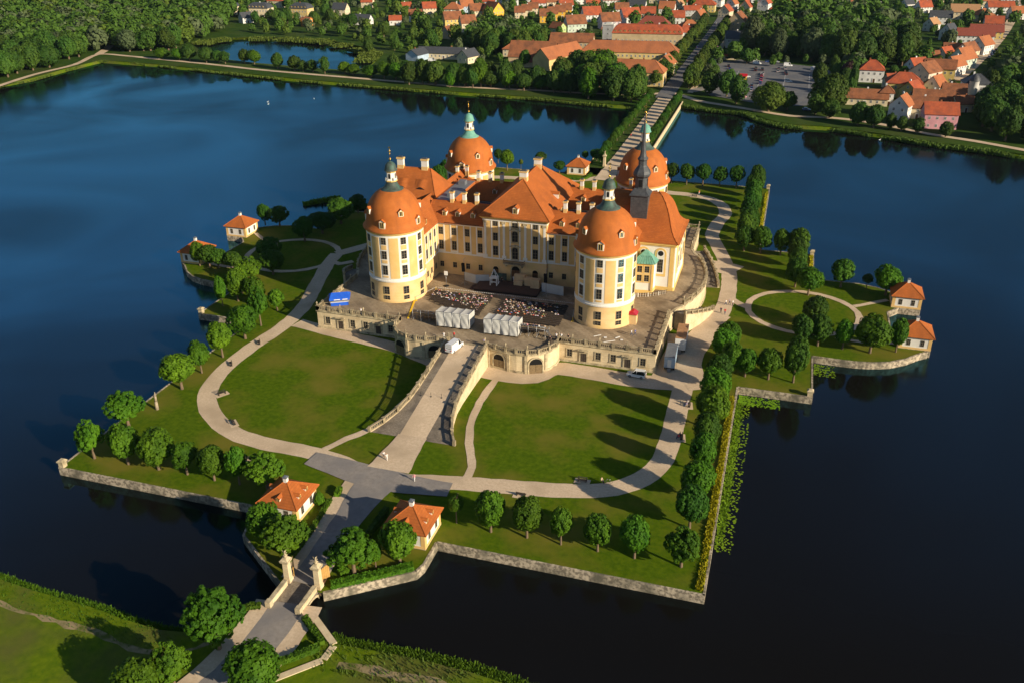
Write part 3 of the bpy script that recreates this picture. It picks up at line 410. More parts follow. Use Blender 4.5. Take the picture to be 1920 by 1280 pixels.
def door_mesh(w, h, arch=True, mat='door_brown', trim='stone_trim'):
    k = ('door',w,h,arch,mat,trim)
    if k in _wc: return _wc[k]
    mb = MB(); zt = h-(w/2 if arch else 0); n = 8
    A = [(w/2*math.cos(PI*i/n), zt+w/2*math.sin(PI*i/n)) for i in range(n+1)] if arch else [(w/2,h),(-w/2,h)]
    P = [(-w/2,0),(w/2,0)]+A; mb.add([(x,-.02,z) for x,z in P],[tuple(range(len(P)))],1)
    for s in (-1,1): mb.box(min(s*.04,s*(w/2-.05)),max(s*.04,s*(w/2-.05)),-.06,0,.03,zt*.97,0)
    for s in (-1,1):
        for zz in (.15,.55): mb.box(s*w*.26-w*.16,s*w*.26+w*.16,-.085,-.061,zt*zz,zt*(zz+.32),0)
    b = .32
    for s in (-1,1): mb.box(min(s*(w/2+.002),s*(w/2+b)),max(s*(w/2+.002),s*(w/2+b)),-.16,0,0,zt,2)
    if arch:
        for i in range(n):
            a0,a1 = PI*i/n,PI*(i+1)/n; r0,r1 = w/2+.002,w/2+b
            q = [(r0*math.cos(a0),zt+r0*math.sin(a0)),(r1*math.cos(a0),zt+r1*math.sin(a0)),(r1*math.cos(a1),zt+r1*math.sin(a1)),(r0*math.cos(a1),zt+r0*math.sin(a1))]
            mb.add([(x,-.16,z) for x,z in q]+[(x,0,z) for x,z in q],[(0,1,2,3),(1,5,6,2),(0,3,7,4)],2)
    else: mb.box(-w/2-b,w/2+b,-.161,0,h+.002,h+b,2)
    _wc[k] = mb.mesh('door',[mat,'black' if arch else mat,trim]); return _wc[k]
def dormer_mesh(w=1.2, h=1.5, d=2.2, roof='tile', wall='white', round_=False):
    k = ('dormer',w,h,d,roof,wall,round_)
    if k in _wc: return _wc[k]
    mb = MB(); r = w*.42                                # front face at y=0 looking -y, body reaches back +y
    mb.add([(-w/2,0,0),(w/2,0,0),(w/2,0,h),(0,0,h+r),(-w/2,0,h),(-w/2,d,0),(w/2,d,0),(w/2,d,h),(0,d,h+r),(-w/2,d,h)],[(0,1,2,3,4),(1,6,7,2),(5,0,4,9)],1)
    e = .16; mb.add([(-w/2-e,-.2,h-.06),(0,-.2,h+r+.06),(0,d+.5,h+r+.06),(-w/2-e,d+.5,h-.06),(w/2+e,-.2,h-.06),(w/2+e,d+.5,h-.06),(-w/2-e,-.2,h-.16),(0,-.2,h+r-.06),(w/2+e,-.2,h-.16)],[(0,3,2,1),(4,1,2,5),(0,1,7,6),(1,4,8,7)],0)
    ww, hh = w*.56, h*.78
    mb.box(-ww/2-.14,ww/2+.14,-.06,0,.10,.2+hh+.12,3); mb.add([(-ww/2,-.075,.2),(ww/2,-.075,.2),(ww/2,-.075,.2+hh),(-ww/2,-.075,.2+hh)],[(0,1,2,3)],2); mb.box(-.04,.04,-.10,-.061,.2,.2+hh,3)
    _wc[k] = mb.mesh('dormer',[roof,wall,'glass','gold_trim']); return _wc[k]
def chimney(parent, x, y, z, h=2.6, a=.55, b=.55, name='chimney'):
    mb = MB(); mb.box(x-a,x+a,y-b,y+b,z-1.2,z+h*.28,1).box(x-a+.03,x+a-.03,y-b+.03,y+b-.03,z+h*.28,z+h*.86,0).box(x-a-.14,x+a+.14,y-b-.14,y+b+.14,z+h*.86,z+h,1)
    mb.obox(x,y,a*.8,b*.8,z+h,z+h+.3,0,2,.7)
    return mb.build(name,('white','yellow','slate'),parent)
def roof_hip(x0,x1,y0,y1,z,zr,axis,hip0=True,hip1=True,ov=.6,th=.22,mi=0):
    """hip or gable roof; axis = 'x' or 'y' is the ridge direction; hip0/hip1 give the inset of each ridge end (0 = gable)"""
    x0-=ov;x1+=ov;y0-=ov;y1+=ov; mb = MB(); cx,cy = (x0+x1)/2,(y0+y1)/2
    if axis=='x': A,B = (x0+(hip0 or 0),cy,zr),(x1-(hip1 or 0),cy,zr)
    else: A,B = (cx,y0+(hip0 or 0),zr),(cx,y1-(hip1 or 0),zr)
    V = [(x0,y0,z),(x1,y0,z),(x1,y1,z),(x0,y1,z),A,B]+[(x0,y0,z-th),(x1,y0,z-th),(x1,y1,z-th),(x0,y1,z-th)]
    if axis=='x': F = [(0,1,5,4),(1,2,5),(2,3,4,5),(3,0,4)]
    else: F = [(0,1,4),(1,2,5,4),(2,3,5),(3,0,4,5)]
    mb.add(V,F,mi); mb.add(V,[(6,7,1,0),(7,8,2,1),(8,9,3,2),(9,6,0,3),(9,8,7,6)],mi)
    # ridge caps
    for p,q in ((A,B),(A,V[0]),(B,V[2]),(A,V[3 if axis=='x' else 1]),(B,V[1 if axis=='x' else 3])):
        if (Vector(p)-Vector(q)).length>.3: mb.tube(p,q,.13,.13,5,mi,False)
    return mb
# ---------------------------------------------------------------- the terrace with its ramp and stairs
arc = [(8+42*math.cos(a),38+42*math.sin(a)) for a in [math.asin((14+48*k/14-38)/42) for k in range(15)]]
bul = [(4.6,-15.9),(7.2,-16.4),(10,-17.0),(12.6,-17.25),(15.2,-17.0),(17.6,-15.9),(19.5,-13.7),(20.5,-11.2),(20.6,-8.4)]
TE = bul+[(43.5,-8.4),(43.5,14)]+arc[1:-1]+[(43.5,62),(43.5,80.4)]
TP = TE+[(-x,y) for x,y in reversed(TE)]
ZT = 5.0
terr = thing('castle_terrace','raised stone terrace with balustrade carrying the castle','terrace',(0,0,0))
MB().prism(TP,-.1,ZT-.02).build('terrace_wall','stone',terr)
sheet([TP],ZT).build('terrace_paving','paving',terr)
def strip_along(P, off0, off1, z0, z1, closed=True, mb=None, mi=0):
    mb = mb or MB(); n = len(P); V = []
    for i,p in enumerate(P):
        a = Vector(P[i-1] if (i or closed) else p); b = Vector(P[(i+1)%n] if (i<n-1 or closed) else p); c = Vector(p)
        d1 = (c-a).normalized() if (c-a).length>1e-6 else (b-c).normalized(); d2 = (b-c).normalized() if (b-c).length>1e-6 else d1
        n1,n2 = Vector((d1.y,-d1.x)),Vector((d2.y,-d2.x)); nn = (n1+n2); nn = nn/max(.35,nn.length_squared/2)
        for o in (off0,off1):
            for z in (z0,z1): V.append((c.x+nn.x*o,c.y+nn.y*o,z))
    F = []
    for i in range(n if closed else n-1):
        b_,c_ = 4*i,4*((i+1)%n); F += [(b_+2,c_+2,c_+3,b_+3),(b_+1,b_+3,c_+3,c_+1),(b_,b_+1,c_+1,c_),(b_,c_,c_+2,b_+2)]
    return mb.add(V,F,mi)
strip_along(TP,-.5,.22,ZT-.35,ZT+.06).build('coping','stone_trim',terr)
strip_along(TP,.0,.18,0.,.55).build('plinth','stone_trim',terr)
def balustrade(P, parent, h=1.15, name='balustrade', post=3.3, inset=.12, mat='stone_weathered'):
    """P: list of 3-D points of the foot line; posts, rails and turned balusters"""
    mb = MB(); posts = []
    for a,b in zip(P[:-1],P[1:]):
        a,b = Vector(a),Vector(b); L = (b-a).length
        if L<.2: continue
        d = (b-a)/L; ang = math.atan2(d.y,d.x); n = max(1,round(L/post))
        for off,z0,z1,hw in ((0,.02,.20,.17),(0,h-.16,h,.19)):
            nn = Vector((-d.y,d.x,0)).normalized()*hw; V = []
            for p in (a,b):
                for s in (-1,1):
                    for z in (z0,z1): V.append(p+nn*s+Vector((0,0,z)))
            mb.add(V,[(0,1,3,2),(4,6,7,5),(0,4,5,1),(2,3,7,6),(1,5,7,3),(0,2,6,4)])
        for k in range(n):
            p = a+d*(L*k/n); posts.append((p.x,p.y,p.z+h+.12,ang)); mb.obox(p.x,p.y,.30,.30,p.z,p.z+h+.04,ang); mb.obox(p.x,p.y,.37,.37,p.z+h+.04,p.z+h+.13,ang)
        nb = int(L/.44)
        for k in range(nb):
            p = a+d*(L*(k+.5)/nb); mb.obox(p.x,p.y,.055,.055,p.z+.2,p.z+.52,ang,0,1.35); mb.obox(p.x,p.y,.072,.072,p.z+.52,p.z+h-.16,ang,0,.6)
    p = Vector(P[-1]); mb.obox(p.x,p.y,.30,.30,p.z,p.z+h+.04,0); posts.append((p.x,p.y,p.z+h+.12,0))
    mb.build(name,mat,parent); return posts
def inset(P,t):   # P ccw open line, moved to the left (inwards)
    out = []; n = len(P)
    for i,p in enumerate(P):
        a = Vector(P[max(i-1,0)]); b = Vector(P[min(i+1,n-1)]); d = (b-a).normalized(); out.append((p[0]-d.y*t,p[1]+d.x*t,ZT+.06))
    return out
posts_all = []
segs = [bul,[(20.6,-8.4),(43.5,-8.4)],[(43.5,-8.4),(43.5,14)],arc[2:-2],[(43.5,62),(43.5,80.4)],[(43.5,80.4),(8,80.4)]]
for S in segs:
    posts_all.append(balustrade([(x,y,ZT+.06) for x,y in ([(p[0]*.995,p[1]) for p in S])],terr)); posts_all.append(balustrade([(-p[0]*.995,p[1],ZT+.06) for p in S],terr))
for s in (-1,1):
    for x,k in ((23.1,'w'),(26.5,'d'),(30.0,'w'),(33.6,'w'),(37.0,'d'),(40.6,'w')):
        if k=='w': put('window',window_mesh(1.25,1.9,trim='stone_trim'),terr,(s*x,-8.41,1.55))
        else:
            put('door',door_mesh(1.45,2.7,False,'wood_dark'),terr,(s*x,-8.41,.05))
            MB().box(s*x-1.3,s*x+1.3,-9.1,-8.4,3.55,3.72).build('door_canopy','stone_trim',terr)
    for (x,y),a,w in (((8.1,-16.62),-12,2.9),((17.0,-16.35),24,3.1)): put('arched_door',door_mesh(w,3.9,True,'wood'),terr,(s*x,y,.05),R(s*a))
    for (x,y),a in (((5.3,-16.25),-8),((10.6,-17.22),-5),((14.9,-17.22),8),((19.0,-14.5),48)):
        MB().box(-.32,.32,-.12,.2,0,ZT-.3).build('pilaster','stone_trim',terr,(s*x,y,0),R(s*a))
    put('window',window_mesh(1.5,2.4,trim='stone_trim'),terr,(s*43.51,3,1.4),R(s*90))
# ramp from the lawn up to the terrace
ramp = thing('castle_ramp','broad sloping stone ramp with balustrades leading up to the castle terrace','ramp')
RW = [(4.7,-15.9),(4.75,-22),(4.75,-28),(4.8,-34),(5.1,-38.5),(6.0,-43.0),(7.4,-47.0),(9.1,-50.3)]
rz = lambda y: ZT*max(0.,min(1.,(y+50.6)/(50.6-16.5)))
mbf = MB()
for (xa,ya),(xb,yb) in zip(RW[:-1],RW[1:]):
    za,zb = rz(ya)+.02,rz(yb)+.02
    for a0,a1,mi in ((-1,-.62,1),(-.62,.62,0),(.62,1,1)):
        ka,kb = (2.9/xa,2.9/xb); f = lambda t,x,k: (t if abs(t)==1 else math.copysign(k,t))*x
        mbf.add([(f(a0,xb,kb),yb,zb),(f(a1,xb,kb),yb,zb),(f(a1,xa,ka),ya,za),(f(a0,xa,ka),ya,za)],[(0,1,2,3)],mi)
mbf.build('ramp_roadway',('gravel','cobble'),ramp)
for s in (-1,1):
    mb = MB(); Lp = [(s*x,y) for x,y in RW]
    for (xa,ya),(xb,yb) in zip(Lp[:-1],Lp[1:]):
        o = s*.55
        V = [(xa,ya,-.1),(xa+o,ya,-.1),(xa+o,ya,rz(ya)+.12),(xa,ya,rz(ya)+.12),(xb,yb,-.1),(xb+o,yb,-.1),(xb+o,yb,rz(yb)+.12),(xb,yb,rz(yb)+.12)]
        mb.add(V,[(1,2,6,5),(3,7,6,2),(0,4,7,3),(0,1,2,3),(4,7,6,5)])
    mb.build('ramp_wall','stone',ramp)
    posts_all.append(balustrade([(s*(x+.27),y,rz(y)+.12) for x,y in RW],ramp,post=3.6))
# curved stairs hugging the side bulges
def stair(s, y0, y1, label):
    st = thing('curved_stair',label,'staircase'); n = 26; sg = 1 if y1>y0 else -1
    steps = MB(); outer = []
    for k in range(n):
        ya,yb = y0+(y1-y0)*k/n,y0+(y1-y0)*(k+1)/n
        pa,pb = [(8+r*math.cos(math.asin((y-38)/42)),) for r,y in ((42,ya),(42,yb))]
        def P(y,r): a = math.asin((y-38)/42); return (s*(8+r*math.cos(a)),38+r*math.sin(a))
        z = ZT*(1-(k+1)/(n+.5)); q = [P(ya,42.15),P(ya,45.6),P(yb,45.6),P(yb,42.15)]
        steps.add([(x,y,z) for x,y in q]+[(x,y,-.1) for x,y in q],[(0,1,2,3),(2,6,7,3),(0,4,5,1),(1,5,6,2)])
        if k%4==0 or k==n-1: outer.append((*P(ya if k<n-1 else yb,45.75),z))
    steps.build('steps','cobble',st)
    mb = MB()
    for a,b in zip(outer[:-1],outer[1:]):
        a,b = Vector(a),Vector(b); d = (b-a); d.z=0; d.normalize(); nn = Vector((-d.y,d.x,0))*.28; V = []
        for p in (a,b):
            for q in (-1,1): V += [(p.x+nn.x*q,p.y+nn.y*q,-.1),(p.x+nn.x*q,p.y+nn.y*q,p.z+.35)]
        mb.add(V,[(0,1,3,2),(4,6,7,5),(0,4,5,1),(2,3,7,6),(1,5,7,3)])
    mb.build('stair_wall','stone',st)
    posts_all.append(balustrade([(x,y,z+.35) for x,y,z in outer],st,1.0))
stair(1,16.5,31,'curved stone stair descending from the right terrace, nearer flight'); stair(1,60,45.5,'curved stone stair descending from the right terrace, farther flight')
stair(-1,16.5,31,'curved stone stair in shade on the left terrace, nearer flight'); stair(-1,60,45.5,'curved stone stair in shade on the left terrace, farther flight')
struct(sheet([[(48.6,15.5),(52.2,19),(54.6,25),(55.2,31),(54.0,31),(53.0,25),(50.4,19.5),(47.8,16.3)]],.03).build('grass_verge','lawn'))

# ---------------------------------------------------------------- the castle
castle = thing('castle','yellow and white baroque castle with four round orange-domed corner towers','castle')
TR, TX, TYF, TYR = 7.35, 27.8, 8.2, 64.6
def tower(cx, cy, x_scale, idx, green):
    mb = MB(); mb.lathe([(TR+.12,ZT-.1),(TR+.12,ZT+.8),(TR,ZT+.9),(TR,10.7)],72,cx,cy,0,True,False)
    mb.lathe([(TR,10.7),(TR+.16,10.75),(TR+.16,11.15),(TR,11.2)],72,cx,cy,1,False,False)
    mb.lathe([(TR,11.2),(TR,23.3)],72,cx,cy,1,True,False)
    mb.lathe([(TR,23.3),(TR+.22,23.4),(TR+.25,23.7),(TR+.55,24.0),(TR+.60,24.25)],72,cx,cy,2,True,False)
    mb.lathe([(TR+.60,24.25),(1.,24.3)],72,cx,cy,2,False,True)
    NC = 9; sp = 2*PI/NC; hw = 1.35/TR
    for k in range(NC):
        a = k*sp
        mb.patch(cx,cy,TR,.06,a+hw,a+sp-hw,11.75,22.7,3,8)
        for z0,z1 in ((12.0,12.45),(15.9,16.75),(19.55,20.75),(22.85,22.86)):
            if z1-z0>.1: mb.patch(cx,cy,TR,.06,a-.55*hw,a+.55*hw,z0,z1,3,3)
    t = mb.build('round_tower',('cream_base','white','gold_trim','yellow'),castle)
    t['label'] = ['front left round tower with dark cupola','front right round tower with dark green cupola','rear left round tower with bright green cupola','rear right round tower with green cupola'][idx]
    for k in range(NC):
        a = k*sp; x,y = cx+TR*math.sin(a),cy-TR*math.cos(a)
        for z,w,h in ((12.75,1.4,2.6),(17.05,1.4,2.2),(20.95,1.4,1.85),(7.4,1.5,2.1),(5.55,1.5,1.45)):
            put('window',window_mesh(w,h),t,(x,y,z),a)
    # dome
    prof = [(8.02,24.0),(8.08,24.25),(7.75,24.62),(7.35,25.2),(7.08,26.0),(6.98,27.0),(6.85,28.1),(6.5,29.3),(5.95,30.5),(5.2,31.6),(4.3,32.5),(3.3,33.2),(2.6,33.55)]
    d = MB().lathe(prof,72,cx,cy,0,True,True).build('dome','dome_tile',t)
    c1 = 'copper_green' if green else 'copper_dark'
    MB().lathe([(3.05,33.05),(2.95,33.4),(2.3,33.75),(1.75,34.4),(1.4,35.1),(1.3,35.5)],24,cx,cy,0,True,True).build('lantern_skirt',c1,t)
    ln = MB(); ln.lathe([(1.55,35.45),(1.55,35.7),(1.3,35.8)],8,cx,cy,1,False,True,a0=PI/8)
    ln.lathe([(1.42,35.75),(1.22,36.1),(1.2,37.75)],8,cx,cy,0,False,False,a0=PI/8)
    for k in range(4):
        a = k*PI/2; c0,s0 = math.cos(a),math.sin(a); q = [(-.3,36.2),(.3,36.2),(.3,37.3),(0,37.6),(-.3,37.3)]
        ln.add([(cx+1.135*s0+u*c0,cy-1.135*c0+u*s0,z) for u,z in q],[(0,1,2,3,4)],2)
        for sg in (-1,1): ln.obox(cx+1.42*math.sin(a+PI/4),cy-1.42*math.cos(a+PI/4),.16,.16,35.7,36.5,a,0,.5)
    ln.lathe([(1.22,37.7),(1.3,37.9),(1.6,38.1),(1.65,38.25)],8,cx,cy,1,False,True,a0=PI/8)
    ln.build('lantern',('white','gold_trim','glass'),t)
    MB().lathe([(1.7,38.2),(1.62,38.4),(1.45,38.8),(1.4,39.2),(1.15,39.8),(.7,40.2),(.25,40.4),(.1,40.55)],16,cx,cy,0,True,True).build('cupola','copper_green' if idx>=2 else 'copper_dark',t)
    f = MB().tube((cx,cy,40.4),(cx,cy,44.2),.07,.045); f.ball((cx,cy,40.95),.32); f.ball((cx,cy,42.3),.2); f.box(cx-.42,cx+.42,cy-.04,cy+.04,42.75,42.95); f.ball((cx,cy,43.3),.16); f.box(cx-.3,cx+.3,cy-.05,cy+.05,43.75,43.98); f.build('finial','gold',t)
    def rad(z):
        for (r0,z0),(r1,z1) in zip(prof[:-1],prof[1:]):
            if z0<=z<=z1: return r0+(r1-r0)*(z-z0)/(z1-z0)
        return 7
    for deg in (0,80,160,200,280):
        a = R(deg); z = 25.15; r = rad(z)+.02; put('dormer',dormer_mesh(1.55,1.75,1.6,'dome_tile'),t,(cx+r*math.sin(a),cy-r*math.cos(a),z),a)
    for deg in (40,120,240,320):
        a = R(deg); z = 28.1; r = rad(z)+.12; put('dormer',dormer_mesh(1.25,1.35,1.7,'dome_tile'),t,(cx+r*math.sin(a),cy-r*math.cos(a),z),a)
    return t
tower(-TX,TYF,1,0,False); tower(TX,TYF,1,1,False); tower(-27.0,TYR,1,2,True); tower(27.0,TYR,1,3,False)

def block(name, x0,x1,y0,y1,zs,ze,label=None):
    """walled block: cream base up to the string course zs, yellow above up to ze"""
    mb = MB(); mb.box(x0,x1,y0,y1,ZT-.05,zs,0); mb.box(x0+.002,x1-.002,y0+.002,y1-.002,zs,ze,1)
    e = .10
    for (a0,a1,b0,b1) in ((x0-e,x1+e,y0-e,y0+.05),(x0-e,x1+e,y1-.05,y1+e),(x0-e,x0+.05,y0+.051,y1-.051),(x1-.05,x1+e,y0+.051,y1-.051)):
        mb.box(a0,a1,b0,b1,zs+.02,zs+.42,2); mb.box(a0,a1,b0,b1,ze-.55,ze-.02,2)
    o = mb.build(name,('cream_base','yellow','white'),castle)
    if label: o['label'] = label
    return o
def lesene(parent, x, y, z0, z1, w=.34, ax='y', s=-1):
    mb = MB()
    if ax=='y': mb.box(x-w/2,x+w/2,*sorted((y,y+s*.08)),z0,z1)
    else: mb.box(*sorted((x,x+s*.08)),y-w/2,y+w/2,z0,z1)
    return mb.build('lesene','white',parent)
YF = 23.7; ZS, ZE = 11.1, 20.0
for s in (-1,1):
    side = 'left' if s<0 else 'right'
    # front range between the centre and the side wing
    xa,xb = sorted((s*9.0,s*24.6))
    fr = block('front_range',xa,xb,YF,34.0,ZS,ZE,side+' front wing of the castle with four window bays')
    for i,x in enumerate((21.3,17.5,13.65,10.0)):
        for z,w,h in ((16.55,1.3,2.1),(12.25,1.3,2.6)): put('window',window_mesh(w,h),fr,(s*x,YF-.01,z))
        put('window',window_mesh(1.2,1.65,trim='cream_base'),fr,(s*x,YF-.01,7.05))
        for q in (-.95,.95): lesene(fr,s*x+q,YF,ZS+.42,ZE-.55)
        for z in (15.0,11.55,18.8): MB().box(s*x-.78,s*x+.78,YF-.05,YF,z,z+(1.3 if z==15.0 else .5)).build('panel','yellow' if z!=11.55 else 'white',fr)
    rf = roof_hip(xa-.3,xb+.3,YF,34.0,ZE+.1,24.4,'x',0,0,ov=.55).build('roof','tile',fr)
    for x in (20.6,16.8,12.4): put('dormer',dormer_mesh(1.25,1.35,2.4),fr,(s*x,YF+1.3,21.3))
    for x in (19.6,16.0,12.4): chimney(fr,s*x,28.9,24.3,2.9,.5,.5)
    MB().box(s*15-5,s*15+5,YF-.6,YF-.45,ZE+.06,ZE+.2).build('snow_guard','iron',fr)
    # side wing joining the two towers of a side
    xa,xb = sorted((s*22.3,s*32.2))
    sw = block('side_wing',xa,xb,TYF+5.2,TYR-5.2,ZS,ZE,side+' side wing linking the front and rear towers')
    for y in (15.4,18.2,21.4):
        for z,w,h in ((16.55,1.2,2.1),(12.25,1.2,2.6),(7.05,1.1,1.65)): put('window',window_mesh(w,h),sw,(s*22.29,y,z),R(s*-90))
        for q in (-.85,.85): lesene(sw,s*22.3,y+q,ZS+.42,ZE-.55,.3,'x',-s)
        for z,w,h in ((16.55,1.2,2.1),(12.25,1.2,2.6),(7.05,1.1,1.65)): put('window',window_mesh(w,h),sw,(s*32.21,y,z),R(s*90))
    for y in (51.,54.,57.):
        for z,w,h in ((16.55,1.2,2.1),(12.25,1.2,2.6),(7.05,1.1,1.65)): put('window',window_mesh(w,h),sw,(s*32.21,y,z),R(s*90))
    roof_hip(xa,xb,TYF+4.0,TYR-4.0,ZE+.12,25.0,'y',0,0,ov=.55).build('roof','tile',sw)
    chimney(sw,s*25.6,18.6,24.2,2.4,.45,.45); chimney(sw,s*25.0,56.0,24.4,2.2,.45,.45); chimney(sw,s*27.5,54.5,24.6,2.2,.45,.45)
    put('dormer',dormer_mesh(1.15,1.2,2.0),sw,(s*23.0,17.6,21.2),R(-90*s))
    # inner range with flat zinc top along the courtyard
    xa,xb = sorted((s*17.9,s*25.2)); ir = block('court_range',xa,xb,34.05,46.0,ZS,19.6)
    mb = MB(); 
    xo,xi = s*26.0,s*17.4; po = s*24.9; pi_ = s*20.2
    V = [(xi,31.5,20.0),(pi_,31.5,24.05),(po,31.5,24.05),(xo,31.5,24.0),(xi,49,20.0),(pi_,49,24.05),(po,49,24.05),(xo,49,24.0)]
    mb.add(V,[(0,1,5,4),(2,3,7,6),(0,3,2,1),(4,5,6,7)],0); mb.add([(pi_,30.2,24.12),(po,30.2,24.12),(po,51.2,24.12),(pi_,51.2,24.12),(pi_,30.2,23.9),(po,30.2,23.9),(po,51.2,23.9),(pi_,51.2,23.9)],[(0,1,2,3),(4,5,1,0),(5,6,2,1),(6,7,3,2),(7,4,0,3)],1)
    mb.box(*sorted((s*21.0,s*22.8)),33.2,35.0,24.1,25.0,1); mb.box(*sorted((s*21.6,s*23.6)),44.5,46.6,24.1,25.3,1)
    mb.build('roof',('tile','zinc'),ir)
    # rear range
    xa,xb = sorted((s*9.0,s*24.6)); rr = block('rear_range',xa,xb,45.0,55.2,ZS,ZE,side+' rear wing seen across the roofs')
    roof_hip(xa-.3,xb+.3,45.0,55.2,ZE+.1,24.45,'x',0,0,ov=.55).build('roof','tile_maroon' if 0 else 'tile',rr)
    for x in (19.2,15.6,12.0): chimney(rr,s*x,50.1,24.4,2.6,.5,.5)
    put('dormer',dormer_mesh(1.3,1.3,2.2),rr,(s*13.2,46.6,21.5))
    MB().box(*sorted((s*9.1,s*17.8)),34.05,44.95,18.0,19.4).build('court_roof','zinc',rr)
# centre block
cb = block('centre_block',-8.85,8.85,23.15,55.6,ZS,22.5,'tall central block of the castle with pilasters and balcony')
for i,(w0,w1) in enumerate(((0,.35),(.35,.62),(.62,.80))):
    MB().box(-8.85-w1,8.85+w1,23.15-w1,55.6+w1,22.5+i*.27,22.5+i*.27+.268).build('cornice','gold_trim',cb)
roof_hip(-8.85,8.85,23.15,55.6,23.4,31.5,'y',9.2,9.8,ov=1.0).build('roof','tile',cb)
for x in (-8.3,-3.0,2.95,8.25):
    lesene(cb,x,23.15,ZS+.42,21.9,.62); MB().box(x-.55,x+.55,22.95,23.15,21.3,21.9).build('capital','stone_trim',cb)
    MB().box(x-.6,x+.6,22.98,23.15,ZS+.43,12.3).build('pilaster_base','white',cb)
for x in (-5.4,5.75):
    for z,w,h in ((20.55,1.35,1.75),(16.45,1.35,2.2),(12.2,1.45,2.7)): put('window',window_mesh(w,h),cb,(x,23.14,z))
    for q in (-1.05,1.05): lesene(cb,x+q,23.15,ZS+.42,21.9,.36)
    for z in (19.3,15.2): MB().box(x-.8,x+.8,23.09,23.15,z,z+.8).build('panel','yellow',cb)
    put('portal_door',door_mesh(1.6,4.0,True,'door_brown','cream_base'),cb,(x,23.14,ZT+.02))
for z,h in ((20.5,1.95),(16.5,3.1),(11.6,3.4)): put('window',window_mesh(1.7,h,True,trim='stone_trim'),cb,(.1,23.14,z))
for q in (-1.25,1.45): lesene(cb,q,23.15,ZS+.42,21.9,.32)
for z in (15.25,19.75): MB().add([(-1.5,22.55,z),(1.7,22.55,z),(.1,22.55,z+.55),(-1.5,23.15,z),(1.7,23.15,z),(.1,23.15,z+.55)],[(0,1,2),(0,3,4,1),(0,2,5,3),(1,4,5,2)]).build('pediment','stone_trim',cb)
put('portal_door',door_mesh(2.3,4.6,True,'door_brown','stone_trim'),cb,(.25,23.13,ZT+.02))
bl = MB(); bl.box(-2.95,2.95,21.7,23.15,10.35,10.6,0)
for x in (-2.3,2.3): bl.box(x-.25,x+.25,22.1,23.15,9.6,10.35,0)
for k in range(30): bl.box(-2.9+k*.2-.025,-2.9+k*.2+.025,21.74,21.79,10.6,11.45,1)
bl.box(-2.95,2.95,21.71,21.82,11.45,11.55,1)
for x in (-2.93,2.85): bl.box(x,x+.08,21.83,23.15,11.45,11.55,1); bl.box(x,x+.08,21.83,23.15,10.85,10.92,1)
bl.build('balcony',('stone_trim','iron'),cb)
for x,y in ((-.1,32.3),(.2,45.6)): chimney(cb,x,y,31.3,2.2,1.05,.8)
put('dormer',dormer_mesh(1.5,1.5,3.2),cb,(.2,23.2,24.3)); put('dormer',dormer_mesh(1.3,1.3,2.6),cb,(8.3,38,24.9),R(90))
for y in (27.5,31.,34.5,38.,41.5):
    for s in (-1,1): put('window',window_mesh(1.1,1.3),cb,(s*8.86,y,20.7),R(s*90))
# west cross wing with tall hip roof
ww = block('cross_wing',-43.5,-25.0,28.0,48.0,ZS,ZE,'left cross wing with tall hipped roof and eyelid dormers')
roof_hip(-43.5,-24.0,28.0,48.0,ZE+.15,30.3,'x',5.0,6.0,ov=.7).build('roof','tile',ww)
for x in (-40.5,-37,-33.5):
    for z,w,h in ((16.5,1.3,2.1),(12.25,1.3,2.6),(7.05,1.2,1.6)): put('window',window_mesh(w,h),ww,(x,27.99,z))
for x in (-38.4,-31.0): chimney(ww,x,38.0,30.0,3.0,.95,.55)
for x in (-36.5,-30.8):
    mb = MB(); n = 8
    for k in range(n):
        a0,a1 = k/n,(k+1)/n; hgt = lambda t: .75*math.sin(PI*t)**2
        mb.add([(x-1.8+3.6*a0,33.0,25.5),(x-1.8+3.6*a1,33.0,25.5),(x-1.8+3.6*a1,33.0,25.5+hgt(a1)),(x-1.8+3.6*a0,33.0,25.5+hgt(a0)),(x-1.8+3.6*a1,35.2,27.8+.02),(x-1.8+3.6*a0,35.2,27.8+.02)],[(0,1,2,3)],1); mb.add([(x-1.8+3.6*a1,33.0,25.5+hgt(a1)),(x-1.8+3.6*a0,33.0,25.5+hgt(a0)),(x-1.8+3.6*a0,35.2,27.85),(x-1.8+3.6*a1,35.2,27.85)],[(1,0,3,2)],0,True)
    mb.build('eyelid_dormer',('tile','glass'),ww)
put('dormer',dormer_mesh(1.3,1.4,2.6),ww,(-34.0,29.6,21.9))
# chapel on the right with bell-shaped roof and slate spire
ch = MB(); cx0,cx1,cy0,cy1 = 24.8,42.4,28.6,48.2; c = .25
CP = [(cx0,cy0),(cx1-c,cy0),(cx1,cy0+c),(cx1,cy1-c),(cx1-c,cy1),(cx0,cy1)]
ch.prism(CP,ZT-.05,18.0,0); strip_along(CP,-.05,.12,ZT,6.0,True,ch,1); strip_along(CP,-.05,.30,17.35,17.75,True,ch,1); strip_along(CP,-.05,.55,17.76,18.25,True,ch,1)
chapel = ch.build('chapel',('white','gold_trim'),castle); chapel['label'] = 'white chapel wing with yellow trim and flared roof'
for x,y in ((cx1-c-.75,cy0),(26.2,cy0)): MB().box(x-.55,x+.55,y-.1,y,6.0,17.34).build('pilaster','gold_trim',chapel)
for y in (cy0+c+.8,cy1-c-.8): MB().box(cx1,cx1+.1,y-.55,y+.55,6.0,17.34).build('pilaster','gold_trim',chapel)
